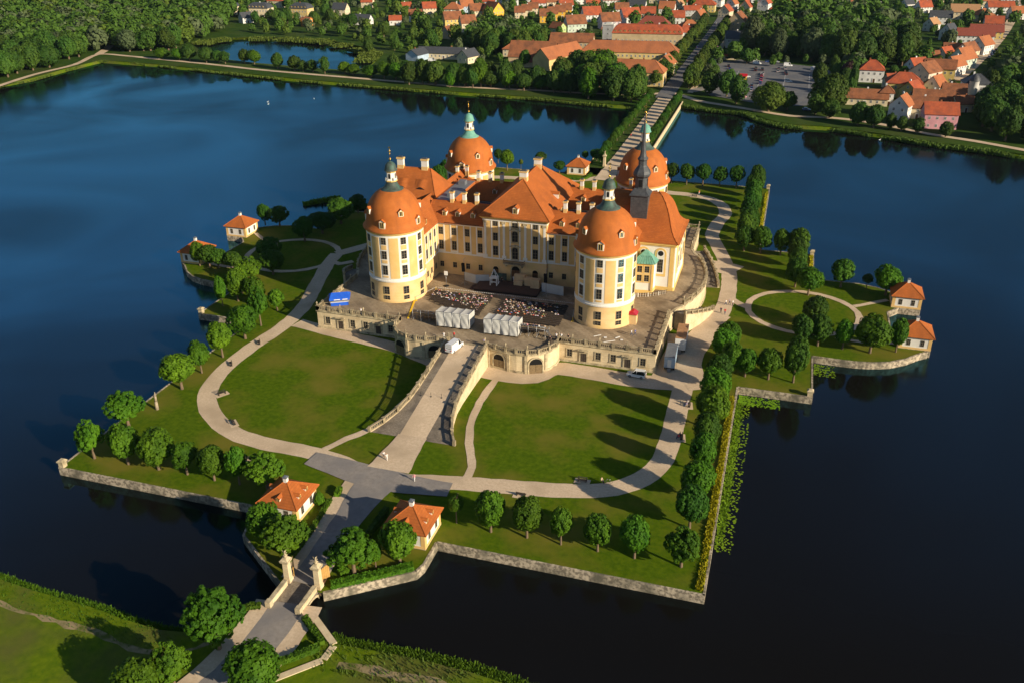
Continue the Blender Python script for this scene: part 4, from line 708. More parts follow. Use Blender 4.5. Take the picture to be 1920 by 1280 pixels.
def chapel_window(x,y,rot):
    mb = MB(); n = 10
    def ring(w,zb,zt,t,y0,mi):
        P = [(-w/2,zb),(w/2,zb)]+[(w/2*math.cos(PI*i/n),zt+w/2*math.sin(PI*i/n)) for i in range(n+1)]; mb.add([(px,y0,pz) for px,pz in P],[tuple(range(len(P)))],mi)
        for i in range(len(P)):
            a,b = P[i],P[(i+1)%len(P)]; mb.add([(a[0],y0,a[1]),(b[0],y0,b[1]),(b[0],.02,b[1]),(a[0],.02,a[1])],[(0,1,2,3)],mi)
    ring(3.0,8.9,15.3,.1,-.12,0); ring(2.0,9.6,15.3,.1,-.18,1)
    P = [(.72*math.cos(2*PI*k/14),15.35+.72*math.sin(2*PI*k/14)) for k in range(14)]; mb.add([(a,-.22,b) for a,b in P],[tuple(range(14))],2)
    mb.add([(-.72,-.22,10.1),(.72,-.22,10.1),(.72,-.22,13.7),(-.72,-.22,13.7)],[(0,1,2,3)],2)
    for k in (-.24,.24): mb.box(k-.04,k+.04,-.26,-.2,10.1,13.7,3)
    for k in (11,11.9,12.8): mb.box(-.72,.72,-.255,-.2,k,k+.07,3)
    mb.build('window',('gold_trim','white','glass','frame_wood'),chapel,(x,y,0),rot)
for x in (29.2,33.9,38.4): chapel_window(x,cy0,0)
for y in (33.,38.4,43.8): chapel_window(cx1,y,R(90))
prof = [(0,0),(.10,.035),(.20,.10),(.30,.20),(.37,.32),(.43,.46),(.50,.60),(.58,.72),(.70,.85),(.84,.95),(1.0,1.0)]
X0,X1,Y0,Y1 = cx0-3,cx1+.75,cy0-.75,cy1+.75; H = 10.6; hx,hy = (X1-X0)/2,(Y1-Y0)/2; insy = hy; insx = 7.6
V = []; F = []
for i,(t,hh) in enumerate(prof):
    x0,x1,y0,y1 = X0,X1-insx*t,Y0+insy*t*.999,Y1-insy*t*.999; cc = c*(1-t)
    V += [(x0,y0,18.25+H*hh),(x1-cc,y0,18.25+H*hh),(x1,y0+min(cc,(y1-y0)/2),18.25+H*hh),(x1,y1-min(cc,(y1-y0)/2),18.25+H*hh),(x1-cc,y1,18.25+H*hh),(x0,y1,18.25+H*hh)]
for i in range(len(prof)-1):
    for k in range(5): F.append((6*i+k,6*i+k+1,6*i+7+k,6*i+6+k))
rb = MB().add(V,F,0,False)
for k in (1,4):
    for i in range(len(prof)-1): rb.tube(V[6*i+k],V[6*i+6+k],.12,.12,5)
rb.build('roof','tile',chapel)
put('dormer',dormer_mesh(1.2,1.3,2.4),chapel,(30.5,33.3,23.2))
sx,sy = 31.3,34.6
sp = MB(); sp.box(sx-2.25,sx+2.25,sy-2.25,sy+2.25,21.0,29.2)
sp.add([(sx+q*2.6,sy+p*2.6,29.1) for q,p in ((-1,-1),(1,-1),(1,1),(-1,1))]+[(sx+q*2.6,sy+p*2.6,29.3) for q,p in ((-1,-1),(1,-1),(1,1),(-1,1))]+[(sx+q*1.75,sy+p*1.75,30.2) for q,p in ((-1,-1),(1,-1),(1,1),(-1,1))]+[(sx+q*1.45,sy+p*1.45,31.0) for q,p in ((-1,-1),(1,-1),(1,1),(-1,1))],[(4*i+k,4*i+(k+1)%4,4*i+4+(k+1)%4,4*i+4+k) for i in range(3) for k in range(4)])
def oct_(prof): sp.lathe([(r*1.0,z) for r,z in prof],8,sx,sy,0,False,True,a0=PI/8)
oct_([(1.75,30.6),(1.68,30.9),(1.68,33.6),(1.95,33.8),(2.3,34.2),(2.35,34.7),(2.1,35.4),(1.6,36.1),(1.3,36.5),(1.12,36.8),(1.12,38.0),(1.4,38.3),(1.38,38.6),(.95,39.1),(.78,39.8),(.62,41.2),(.46,43.2),(.30,46.0),(.12,49.5),(.05,50.6)])
spire = sp.build('spire','slate',castle); spire['label'] = 'slender dark slate spire rising behind the chapel roof'
for a in (0,90,180,270): MB().add([(-.45,-1.60,31.3),(.45,-1.60,31.3),(.45,-1.60,33.2),(-.45,-1.60,33.2)],[(0,1,2,3)]).build('louvre','black',spire,(sx,sy,0),R(a))
f = MB().tube((sx,sy,49.8),(sx,sy,52.6),.05,.03); f.ball((sx,sy,50.4),.28); f.box(sx-.4,sx+.4,sy-.04,sy+.04,51.6,51.9); f.build('finial','gold',spire)
# sacristy annex with green copper roof
an = MB(); AP = [(32.3,24.9),(37.0,25.4),(37.4,28.5),(32.3,28.5)]; an.prism(AP,ZT-.05,13.4,0); strip_along(AP,-.05,.14,12.9,13.5,True,an,1); strip_along(AP,-.05,.08,ZT,5.9,True,an,1)
for p in AP[:2]: an.obox(p[0],p[1],.3,.3,5.9,12.9,.1,1)
annex = an.build('sacristy',('white','gold_trim'),castle)
an = MB(); E0 = [(31.6,24.2),(37.7,24.7),(38.1,28.6),(31.6,28.6)]; an.add([(x,y,13.5) for x,y in E0]+[(33.2,26.5,15.0),(36.2,26.7,15.0),(36.3,28.6,15.0),(33.2,28.6,15.0)]+[(34.7,28.0,16.4)],[(0,1,5,4),(1,2,6,5),(3,0,4,7),(4,5,8),(5,6,8),(7,4,8),(0,3,2,1)]); 
for k in range(9):
    t = k/8; an.tube((31.6+6.1*t,24.2+.5*t,13.55),(33.2+3*t,26.5+.2*t,15.04),.05,.05,4)
an.build('roof','copper_green',annex)
for x in (33.6,35.5):
    for z in (8.4,10.9): put('window',window_mesh(1.3,1.8,trim='gold_trim'),annex,(x,25.02+(x-33.6)*.106,z),R(6))
# low railing curving before the chapel
rl = thing('chapel_railing','low white and iron railing curving in front of the chapel','railing'); mb = MB()
RP = [(31.8,22.2),(34,22.4),(36.5,23.3),(39,24.9),(41,26.8)]
for (a,b) in zip(RP[:-1],RP[1:]):
    d = Vector((b[0]-a[0],b[1]-a[1])); mb.tube((*a,ZT+1.0),(*b,ZT+1.0),.07,.07,4,1); mb.tube((*a,ZT+.35),(*b,ZT+.35),.05,.05,4,1)
    for k in range(4): p = Vector(a)+d*(k/4); mb.obox(p.x,p.y,.14 if k==0 else .05,.14 if k==0 else .05,ZT,ZT+1.05,0,0)
mb.build('rail',('white','iron'),rl)
kb = MB().box(34.4,36.4,5.4,7.6,ZT,7.6,0); kb.add([(34.2,5.2,7.6),(36.6,5.2,7.6),(36.6,7.8,7.6),(34.2,7.8,7.6),(34.4,5.4,8.5),(35.6,5.4,8.3),(35.6,7.6,8.3),(34.4,7.6,8.5)],[(0,1,5,4),(1,2,6,5),(2,3,7,6),(4,5,6,7),(3,0,4,7)],1)
tag(kb.build('ticket_kiosk',('cream_base','car_red')),'small kiosk with red roof against the front right tower','kiosk')
# ---------------------------------------------------------------- pavilions, gate, bridge
def pavilion(cx, cy, label, rot=0, dorm=False, h=4.4, water=True):
    t = thing('pavilion',label,'pavilion',(cx,cy,0),R(rot),'orange-roofed garden pavilions'); a = h; t.scale = (.82,.82,.84)
    if water: MB().box(-a-.1,a+.1,-a-.1,a+.1,ZW-1,.12).build('stone_base','rubble',t)
    mb = MB().box(-a,a,-a,a,.121,4.05,0); e = .05
    for sx in (-1,1):
        for sy in (-1,1): mb.box(*sorted((sx*(a+e),sx*(a-.9))),*sorted((sy*(a+e),sy*(a-.9))),.13,3.6,1)
    for b0,b1,c0,c1 in ((-a-.1,a+.1,-a-.1,-a+.2),(-a-.1,a+.1,a-.2,a+.1),(-a-.1,-a+.2,-a+.21,a-.21),(a-.2,a+.1,-a+.21,a-.21)):
        mb.box(b0,b1,c0,c1,3.6,4.1,1); mb.box(b0,b1,c0,c1,.125,.7,1)
    mb.build('wall',('white','yellow'),t)
    rf = roof_hip(-a,a,-a,a,4.12,7.5,'x',a+.55,a+.55,ov=.65,th=.2).build('roof','tile',t)
    c = MB().box(-.42,.42,-.42,.42,6.9,8.3,0).box(-.52,.52,-.52,.52,8.3,8.55,1); c.obox(0,0,.3,.3,8.55,8.7,0,1); c.build('chimney',('white','zinc'),t)
    for k in range(4):
        for x in (-1.9,1.9): put('window',window_mesh(1.05,1.9,trim='gold_trim' if 0 else None),t,((x,-a-.011,1.2) if k==0 else (a+.011,x,1.2) if k==1 else (x,a+.011,1.2) if k==2 else (-a-.011,x,1.2)),R(90*k))
    if dorm:
        for x in (-1.5,1.5): put('dormer',dormer_mesh(1.0,1.0,1.9,'tile'),t,(a-.45,x,4.55),R(90))
        put('dormer',dormer_mesh(1.0,1.0,1.9,'tile'),t,(0,-a+.45,4.55)); put('dormer',dormer_mesh(1.0,1.0,1.9,'tile'),t,(-a+.45,0,4.55),R(-90))
    return t
pavilion(12.2,-78.2,'orange-roofed pavilion right of the front gate drive',dorm=True,h=4.4); pavilion(-12.2,-78.2,'orange-roofed pavilion left of the front gate drive',dorm=True,h=4.4)
pavilion(102.2,24.6,'right lobe pavilion standing nearer the camera at the water'); pavilion(102.2,49.2,'right lobe pavilion standing farther back at the water')
pavilion(-102.2,24.6,'left lobe pavilion half hidden behind two trees'); pavilion(-102.2,49.2,'left lobe pavilion standing clear beyond the inlet')
pavilion(-11.6,148.2,'small pavilion beside the rear causeway entrance',water=False); pavilion(14,148.5,'pavilion hidden behind the rear right tower',water=False)
def gate_pier(x, y, label):
    t = thing('gate_pier',label,'gate pier',(x,y,0),0,'carved stone piers at the bridge gate'); t.scale = (.62,.62,.76)
    MB().obox(0,0,.95,.95,-1.5,1.0).obox(0,0,.8,.8,1.0,5.4,0,0,.92).build('shaft','stone',t)
    MB().obox(0,0,1.15,1.15,5.4,5.75).obox(0,0,1.25,1.25,5.75,5.95).obox(0,0,1.1,1.1,5.95,6.6,0,0,.4).build('cap','stone_trim',t)
    mb = MB().lathe([(.35,6.5),(.5,6.7),(.4,7.0),(.28,7.2)],8,0,0,0); mb.tube((0,0,7.1),(.1,0,7.9),.34,.26); mb.ball((.12,0,8.1),.22)
    mb.tube((-.1,0,7.6),(-.75,.1,8.2),.16,.08); mb.tube((.15,0,7.6),(.7,-.2,8.0),.16,.1); mb.tube((0,0,7.2),(.55,.3,7.0),.2,.12); mb.tube((0,0,7.3),(-.5,-.3,6.9),.2,.12); mb.tube((.1,0,7.8),(.5,.1,8.5),.1,.05)
    mb.build('carved_figure','stone_trim',t)
gate_pier(-3.4,160,'left stone pier of the rear gate on the causeway'); gate_pier(5.2,160,'right stone pier of the rear gate on the causeway')
gate_pier(-2.75,-95.2,'left carved stone gate pier by the bridge'); gate_pier(2.75,-95.2,'right carved stone gate pier by the bridge')
for s,l in ((-1,'left leaf of the wooden gate standing open'),(1,'right leaf of the wooden gate standing open')):
    g = thing('gate_leaf',l,'gate',(s*2.3,-94.2,0),R(60*s)+(PI if s<0 else 0)); mb = MB()
    for k in range(6): MB().box(.05+k*.33,.36+k*.33,-.05,.05,.15,2.3+.5*math.sin(PI*k/10)).build('plank','gate_wood',g)
    MB().box(0,2.05,.05,.12,.5,.7).box(0,2.05,.05,.12,1.7,1.9).build('brace','gate_wood',g)
br = thing('bridge','small stone bridge with parapets leading to the island gate','bridge')
MB().box(-2.9,2.9,-101.3,-95.0,-.5,.06).build('deck','cobble',br)
mb = MB()
for s in (-1,1): mb.box(*sorted((s*2.35,s*2.9)),-101.2,-96.2,.061,1.05)
mb.build('parapet','stone',br)
mb = MB()
for s in (-1,1):
    mb.box(*sorted((s*2.25,s*3.0)),-101.3,-96.2,1.051,1.22); mb.obox(s*2.62,-101.4,.45,.45,-.2,1.35)
mb.build('coping','stone_trim',br)
n = 10; mb = MB()
for k in range(n):
    a0,a1 = PI*k/n,PI*(k+1)/n
    for s in (-1,1): mb.add([(s*2.92,-98.2+2.3*math.cos(a0),ZW+1.2*math.sin(a0)),(s*2.92,-98.2+2.3*math.cos(a1),ZW+1.2*math.sin(a1)),(s*2.92,-98.2+2.8*math.cos(a1),ZW+1.6*math.sin(a1)),(s*2.92,-98.2+2.8*math.cos(a0),ZW+1.6*math.sin(a0))],[(0,1,2,3)])
mb.build('arch','stone_trim',br)
tag(quay([(4.2,-101.2),(10.4,-105.9),(10.2,-108.6),(3.0,-116)],'angled pale quay wall on the near bank right of the bridge','stone',.15,1.0),group='quay walls on the near bank'); tag(quay([(-9.5,-104.5),(-3.6,-101.2)],'quay wall on the near bank left of the bridge','stone',.1),group='quay walls on the near bank')

# ---------------------------------------------------------------- vegetation
def leaf_cloud(centers, radii, per, size, outc, rs, flat=.55):
    """leaf quads spread over clump spheres; returns verts (4n,3)"""
    n = len(centers)*per; c = np.repeat(centers,per,0); r = np.repeat(radii,per)
    d = rs.normal(size=(n,3)); d /= np.linalg.norm(d,axis=1,keepdims=True)
    o = c-outc; o /= (np.linalg.norm(o,axis=1,keepdims=True)+1e-6)
    s = np.sign((d*o).sum(1)+.35); d *= np.where(s==0,1,s)[:,None]
    p = c+d*(r*rs.uniform(.72,1.06,n))[:,None]
    nn = d*.75+o*flat+rs.normal(size=(n,3))*.38+np.array([0,0,.12]); nn /= np.linalg.norm(nn,axis=1,keepdims=True)
    t = np.cross(nn,rs.normal(size=(n,3))); t /= (np.linalg.norm(t,axis=1,keepdims=True)+1e-6); b = np.cross(nn,t)
    sz = (size*rs.uniform(.6,1.25,n))[:,None]; asp = rs.uniform(.55,.9,n)[:,None]
    return np.stack([p-t*sz,p+b*sz*asp,p+t*sz,p-b*sz*asp],1).reshape(-1,3)
def quads_mesh(name, V, mats, mi=None):
    V = np.asarray(V,np.float32); n = len(V)//4; me = bpy.data.meshes.new(name)
    me.vertices.add(len(V)); me.vertices.foreach_set('co',V.ravel()); me.loops.add(4*n); me.loops.foreach_set('vertex_index',np.arange(4*n,dtype=np.int32))
    me.polygons.add(n); me.polygons.foreach_set('loop_start',np.arange(0,4*n,4,dtype=np.int32))
    for k in mats: me.materials.append(M[k])
    if mi is not None: me.polygons.foreach_set('material_index',mi)
    me.update(calc_edges=True); return me
def core_quads(center, rad, seed, k=.74, nu=10, nv=7):  # unseen inner core added to block light between the leaves
    rs = np.random.default_rng(seed); P = []
    J = rs.uniform(.85,1.1,(nv+1,nu))
    def pt(i,j):
        th = PI*i/nv; ph = 2*PI*j/nu; q = J[i,j%nu]*k
        if i in (0,nv): q = k*.95
        return center+np.array([rad[0]*math.sin(th)*math.cos(ph)*q,rad[1]*math.sin(th)*math.sin(ph)*q,rad[2]*math.cos(th)*q])
    for i in range(nv):
        for j in range(nu): P += [pt(i,j),pt(i+1,j),pt(i+1,j+1),pt(i,j+1)]
    return np.array(P)
def make_crown(name, seed, shape='round', clumps=85, per=46, size=.085, mat='leaf', cr=.24):
    """unit crown: radius 1 in x and y, z from 0 (bottom) to 2 (top)"""
    rs = np.random.default_rng(seed); C = []; rr = []
    ga = PI*(3-math.sqrt(5)); lob = rs.normal(size=(7,3)); lob /= np.linalg.norm(lob,axis=1,keepdims=True)
    for i in range(clumps):
        z = 1-2*(i+.5)/clumps; ph = ga*i+rs.uniform(-.3,.3); q = math.sqrt(max(0,1-z*z)); d = np.array([q*math.cos(ph),q*math.sin(ph),z])
        wob = 1+.26*max(0,(lob@d).max()*2-1)-.18+rs.uniform(-.10,.08)
        if shape=='round': prof = 1.
        elif shape=='egg': prof = 1.-.12*z
        elif shape=='cone': prof = .55+.45*(1-max(0,z))
        elif shape=='loose': prof = rs.uniform(.55,1.08)
        elif shape=='multi': prof = 1.
        elif shape=='weep': prof = 1.0+.15*(-z)
        p = d*wob*(1-cr*.85); p[0]*=prof; p[1]*=prof; C.append(p+np.array([0,0,1.])); rr.append(cr*rs.uniform(.75,1.25))
    if shape=='multi':
        C = []; rr = []; subs = [(np.array([0,0,1.45]),.52),(np.array([.48,.1,.95]),.52),(np.array([-.42,.32,1.0]),.50),(np.array([-.15,-.50,.85]),.50),(np.array([.30,-.25,1.25]),.45),(np.array([.1,.45,.7]),.48),(np.array([-.45,-.15,.6]),.42)]
        for sc,sr in subs:
            for i in range(clumps//6):
                z = 1-2*(i+.5)/(clumps//6); q = math.sqrt(1-z*z); ph = ga*i+rs.uniform(-.3,.3); C.append(sc+np.array([q*math.cos(ph),q*math.sin(ph),z])*sr*rs.uniform(.72,.92)); rr.append(.15*rs.uniform(.7,1.3))
    C = np.array(C); rr = np.array(rr); oc = np.array([0,0,.9])
    V = leaf_cloud(C,rr,per,size,oc,rs)
    if shape not in ('loose','multi'): V = np.vstack([V,core_quads(np.array([0,0,1.]),(1,1,1),seed,.70)])
    else: V = np.vstack([V,core_quads(np.array([0,0,1.]),(1,1,1),seed,.42)])
    return quads_mesh(name,V,[mat])
def make_trunk(seed, mat='bark'):
    rs = random.Random(seed); mb = MB(); mb.tube((0,0,-.05),(.02,0,.55),.5,.36,8); mb.tube((.02,0,.55),(0,.05,1.3),.36,.27,7)
    for k in range(5):
        a = k*1.26+rs.uniform(-.3,.3); mb.tube((0,.03,.85+.08*k),(1.7*math.cos(a),1.7*math.sin(a),1.6+.12*k),.2,.06,5)
    return mb.mesh('trunk',[mat])
CROWN = {}
for k,(sh,cl,per,sz,mt,cr) in dict(a=('round',95,44,.080,'leaf',.23),b=('egg',90,46,.082,'leaf',.25),c=('round',80,48,.088,'leaf',.28),d=('egg',100,44,.078,'leaf_dark',.23),e=('loose',75,40,.090,'leaf',.24),
        clip=('round',110,42,.070,'leaf_dark',.17),clip2=('egg',110,42,.070,'leaf_dark',.18),multi=('multi',120,40,.072,'leaf',.20),olive=('egg',60,32,.11,'leaf_olive',.26),far1=('round',120,30,.085,'leaf_far',.22),far2=('egg',110,32,.085,'leaf_far',.24),far3=('loose',90,34,.09,'leaf_far',.24),
        pale=('egg',110,30,.085,'leaf_pale',.22),willow=('weep',90,40,.085,'leaf_olive',.24),poplar=('cone',90,32,.095,'leaf_far',.24),copper=('round',60,32,.12,'leaf_copper',.28),bright=('egg',100,32,.085,'leaf',.24)).items():
    CROWN[k] = make_crown('crown',hash(k)%1000 if 0 else sum(map(ord,k)),sh,cl,per,sz,mt,cr)
TRUNK = [make_trunk(s) for s in (1,2,3)]; TRUNK_P = make_trunk(9,'bark_pale')
def tree(x, y, h, w, kind, label, group=None, trunk=None, name='tree', clear=.22, mat=None):
    t = thing(name,label,'tree',(x,y,0),random.uniform(0,6.28),group)
    zb = h*clear; rz_ = (h-zb)/2
    c = put('crown',CROWN[kind],t,(0,0,zb),0,(w/2*random.uniform(.92,1.12),w/2*random.uniform(.92,1.12),rz_*random.uniform(.97,1.06)))
    k = max(.16,.055*h/2*1.1)
    put('trunk',trunk or random.choice(TRUNK),t,(0,0,0),random.uniform(0,6),(k*2.0 if 0 else w*.105,w*.105,(zb+rz_*.5)/1.1))
    return t
def row(key, kinds, lab, grp, clear=.22, name='tree', grow=1.0):
    for i,(x,y,h,w) in enumerate(ROWS[key]): tree(x,y,h*grow,w*1.08*grow,kinds[i%len(kinds)],lab%ORD[i],grp,clear=clear,name=name)
row('front_right',('a','b','e','a','c','multi'),'%s green lawn tree from the gate pavilion in the front right row','trees on the front right lawn')
row('front_left',('multi','a','c','e','b','e','multi'),'%s green lawn tree from the quay post in the front left row','trees on the front left lawn')
row('west_front',('b','a','c','multi'),'%s tree from the terrace along the left lakeside lawn','trees along the left lawn',clear=.26)
row('bump_east',('a','c','clip2'),'%s dark tree from the path on the right quay step','trees on the right quay step')
row('lobe_east',('clip2','b','a','b','clip','clip'),'%s round tree on the front half of the right lobe','trees on the right lobe')
row('lobe_east_back',('clip','a','b'),'%s tree on the back half of the right lobe','trees on the right lobe')
row('inner_east_back',('clip','clip2','clip'),'%s clipped oval tree along the wall behind the right circle','clipped trees behind the right circle')
row('back_row_east',('clip','clip2','clip','clip2','clip'),'%s clipped oval tree from the rear right tower in the back row','clipped trees of the back row',clear=.3)
row('back_row_west',('b','clip','clip','clip','clip'),'%s clipped tree in the back row left of the centre roof','clipped trees of the back row',clear=.3)
row('back_gate',('clip','clip2','clip'),'%s clipped tree by the small rear pavilion','clipped trees by the rear pavilion')
row('west_bump',('b','e','multi','a','a','b','multi','c'),'%s bright green tree of the clump on the left quay step','trees on the left quay step')
row('lobe_west',('b','clip','clip','clip2','clip','clip'),'%s tree on the front half of the left lobe','trees on the left lobe')
row('lobe_west_back',('clip','clip','clip2','clip','clip2','clip'),'%s dark tree on the back half of the left lobe','trees on the left lobe')
row('gate_bastion',('b','multi','a','c','multi'),'%s leafy tree beside the gate bridge pavilions','trees by the gate bridge')
row('south_bank',('multi','c','multi','c'),'%s tree on the near bank at the lower left','trees on the near bank',grow=1.12)
row('young_front',('b',),'%s young slim tree behind the right gate pavilion','young trees',clear=.45)
for i,y in enumerate((-63.2,-54.4,-45.8,-37.6,-29.2,-20.0,-11.6)): tree(58.2,y,(8.8,8.2,9.3,8.6,10.2,9.6,8.8)[i],(5.6,6.2,5.0,5.6,7.0,6.2,5.8)[i],'dcbdcad'[i],'%s tree from the front corner in the row along the right path'%ORD[i],'trees along the right path')
for i,y in enumerate((2,-4,6.5)): tree((58.0,60.5,58.8)[i],y,(8.6,7.8,8.0)[i],5.4,'acb'[i],'%s tree of the row ending beside the right forecourt'%ORD[i],'trees along the right path')
for i in range(8): tree(57.6+.35*math.sin(i*2),86+8.0*i,9.0+random.uniform(-.6,.8),6.0+random.uniform(-.4,.5),('clip','clip2')[i%2],'%s clipped tree of the tight row along the back right lawn'%ORD[i],'clipped trees along the back right lawn',clear=.2)
for i in range(4): tree(73.6+.4*math.sin(i*3),52.5+7.6*i,9.2+random.uniform(-.5,.8),6.0,('clip2','clip')[i%2],'%s clipped tree of the short row behind the right circle path'%ORD[i],'clipped trees behind the right circle',clear=.2)
for i in range(6): tree(-57.8,88+9*i,8.6,6.4,('clip2','clip')[i%2],'%s clipped tree of the dark row along the back left lawn'%ORD[i],'clipped trees along the back left lawn',clear=.2)
for s,nm in ((-1,'left'),(1,'right')):
    for i in range(19):
        y = 166+i*7.3
        tree((-6.4 if s<0 else 9.1)+random.uniform(-.2,.2),y,5.6+random.uniform(-.4,.5),3.7,('clip','clip2')[i%2],'%s small tree from the island in the %s row of the rear causeway'%(ORD[min(i,18)],nm),'clipped avenue trees on the rear causeway',clear=.28,name='avenue_tree')
for i,(x,y,h,w) in enumerate(ROWS['dead']): tree(x,y,h,w,'olive',('stunted thin tree in the back row left of the centre roof','stunted dark tree between the right lobe trees')[i],'stunted trees',clear=.4)
st = MB(); st.tube((0,0,-.1),(.1,0,2.0),.42,.30,8); st.tube((.1,0,2.0),(.2,.05,3.9),.30,.2,8); st.tube((.15,0,2.9),(-.45,.1,3.4),.16,.1,6); st.tube((.18,0,3.2),(.6,-.1,3.9),.13,.08,6); st.tube((.2,.05,3.8),(.1,.2,4.3),.15,.06,6)
tag(st.build('tree_stump','bark_pale',None,(-58.0,-55.0,0)),'bare pale dead tree stump on the left lakeside lawn','tree stump')
# hedges
def hedge(P, w, h, label, mat='hedge_leaf', dens=26):
    rs = np.random.default_rng(len(label)); V = []; mb = MB()
    t = thing('hedge',label,'hedge')
    L = smooth_line(P,1.0)
    for a,b in zip(L[:-1],L[1:]):
        d = (b-a).normalized(); nn = Vector((-d.y,d.x,0)); n = int((b-a).length*dens*(w+2*h))
        k = .86; p = [a-nn*w/2*k,b-nn*w/2*k,b+nn*w/2*k,a+nn*w/2*k]; mb.add([(v.x,v.y,0) for v in p]+[(v.x,v.y,h*.93) for v in p],[(4,5,6,7),(0,1,5,4),(2,3,7,6),(1,2,6,5),(3,0,4,7)])
        for _ in range(n):
            u = rs.uniform(0,1); q = rs.uniform(0,w+2*h); base = a+(b-a)*u
            if q<h: off,z,no = -w/2,q,-nn
            elif q<h+w: off,z,no = q-h-w/2,h,Vector((0,0,1))
            else: off,z,no = w/2,q-h-w,nn
            c = np.array(base+nn*off)+np.array([0,0,z])+rs.normal(size=3)*.05; nv = np.array(no)+rs.normal(size=3)*.45; nv /= np.linalg.norm(nv)
            tt = np.cross(nv,rs.normal(size=3)); tt /= np.linalg.norm(tt); bb = np.cross(nv,tt); s = .16*rs.uniform(.7,1.3); V += [c-tt*s,c+bb*s,c+tt*s,c-bb*s]
    mb.build('hedge_core',mat,t); put('leaves',quads_mesh('leaves',np.array(V),[mat]),t)
hedge([(-9.0,-106.0),(-6.5,-103.3),(-3.9,-101.9)],1.0,.9,'clipped hedge on the near bank left of the bridge'); hedge([(-9.0,-106.0),(-8.4,-110)],1.0,.9,'short hedge beside the trees left of the near road')
hedge([(4.0,-102.2),(9.2,-106.2)],.9,.9,'clipped hedge on the near bank right of the bridge'); hedge([(9.1,-107.1),(3.6,-112.6)],.9,.9,'clipped hedge turning back along the near right bank')
hedge([(4.6,-94.6),(10.2,-90.6),(15.6,-86.6)],1.5,.9,'flowering shrub border above the quay right of the bridge')
hedge([(-5.0,-93),(-5.2,-84),(-6.2,-74)],.8,.7,'low hedge along the left side of the gate drive'); hedge([(-5.6,-72.6),(-6.0,-70.4)],1.0,1.0,'short yellow-green hedge by the left gate pavilion','leaf_bright'); hedge([(4.6,-91.6),(5.6,-90.2)],1.0,.8,'small bright clipped hedge behind the right gate pier','leaf_bright')
hedge([(-12.5,138),(-8,138.5),(-6.2,142),(-6,147)],1.0,.8,'low hedge curving round the small rear pavilion')
hedge([(5.2,-74),(5.0,-82),(4.6,-86)],.9,1.3,'dark hedge beside the right gate pavilion','leaf_dark')
tag(tree(-7.6,-75.5,2.8,1.9,'bright','small conical green shrub by the left gate pavilion',clear=.05,name='shrub'),cat='shrub')
# reeds, lily pads, wild flowers, bank growth: uncountable
def tufts(P, n, width, h, size, mat, name, label, cat, z0=ZW, seed=3, side=1., lean=.35):
    rs = np.random.default_rng(seed); L = smooth_line(P,3.); seg = [(b-a).length for a,b in zip(L[:-1],L[1:])]; cs = np.cumsum(seg); V = []
    q = rs.uniform(0,cs[-1],n); idx = np.searchsorted(cs,q)
    dens = .5+.5*np.sin(q*.21+seed)+.4*np.sin(q*.057)
    for k in range(n):
        if dens[k]<rs.uniform(0,.55): continue
        a,b = L[idx[k]],L[idx[k]+1]; d = (b-a).normalized(); nn = Vector((d.y,-d.x,0)); p = a+(b-a)*rs.uniform(0,1)+nn*(rs.uniform(0,1)*width*side); z = z0(p) if callable(z0) else z0
        an = rs.uniform(0,6.28); hh = h*rs.uniform(.5,1.2)*(.7+.3*dens[k]); t = np.array([math.cos(an),math.sin(an),0])*size*rs.uniform(.6,1.3); c = np.array([p.x,p.y,z]); up = np.array([rs.normal()*lean*hh,rs.normal()*lean*hh,hh])
        V += [c-t,c+t,c+up+t*.5,c+up-t*.5]
    o = put(name,quads_mesh(name,np.array(V),[mat])); return tag(o,label,cat,kind='stuff')
tufts(list(reversed(SL[:-1])),7000,1.5,.6,.09,'leaf_bright','reeds','bright green reeds along the near left shore','reeds',-.9,4)
tufts(list(reversed(SR[2:])),8000,2.0,.75,.10,'hedge_leaf','bank_growth','wild growth along the near right shore','reeds',-.9,5)
tufts(list(reversed(SR[2:])),900,5.5,.5,.10,'reed','dry_growth','dry yellow weeds on the near right bank','weeds',-.05,15,-1.)
tufts(list(reversed(SL[:-1])),1300,4.5,.28,.09,'hedge_leaf','weeds','rough weeds on the near left bank','weeds',-.05,16,-1.)
tufts(SHORE_W,9000,2.6,1.2,.4,'reed','reeds','reed fringe along the far left shore','reeds',-1.3,6,1.,.25); tufts(SHORE_E,9000,4.5,1.5,.4,'reed','reeds','reed belt along the far right shore','reeds',-1.4,7,1.,.25)
tufts([p for p in reversed(POND[:9])],7000,16.0,2.0,.6,'reed','reeds','broad pale reed belt round the far pond','reeds',-.9,8,-1.,.25)
tufts([(62.3,-78.6),(62.3,-10.4)],5200,1.2,.42,.13,'leaf_yellow','wild_flowers','yellow wild flowers edging the right quay wall','flowers',.1,9,-1.)
tufts([(62.3,81),(62.3,146)],1500,1.0,.4,.13,'leaf_yellow','wild_flowers','yellow wild flowers edging the back right quay wall','flowers',.1,10,-1.); tufts([(78.4,61),(78.4,79)],500,.9,.4,.13,'leaf_yellow','wild_flowers','yellow wild flowers on the quay behind the right lobe','flowers',.1,10,-1.)
tufts([(62.9,-66),(62.9,-14)],2600,1.3,.3,.16,'lily','water_plants','bright green water plants against the right quay wall','water plants',ZW-.05,11,1.,1.2)
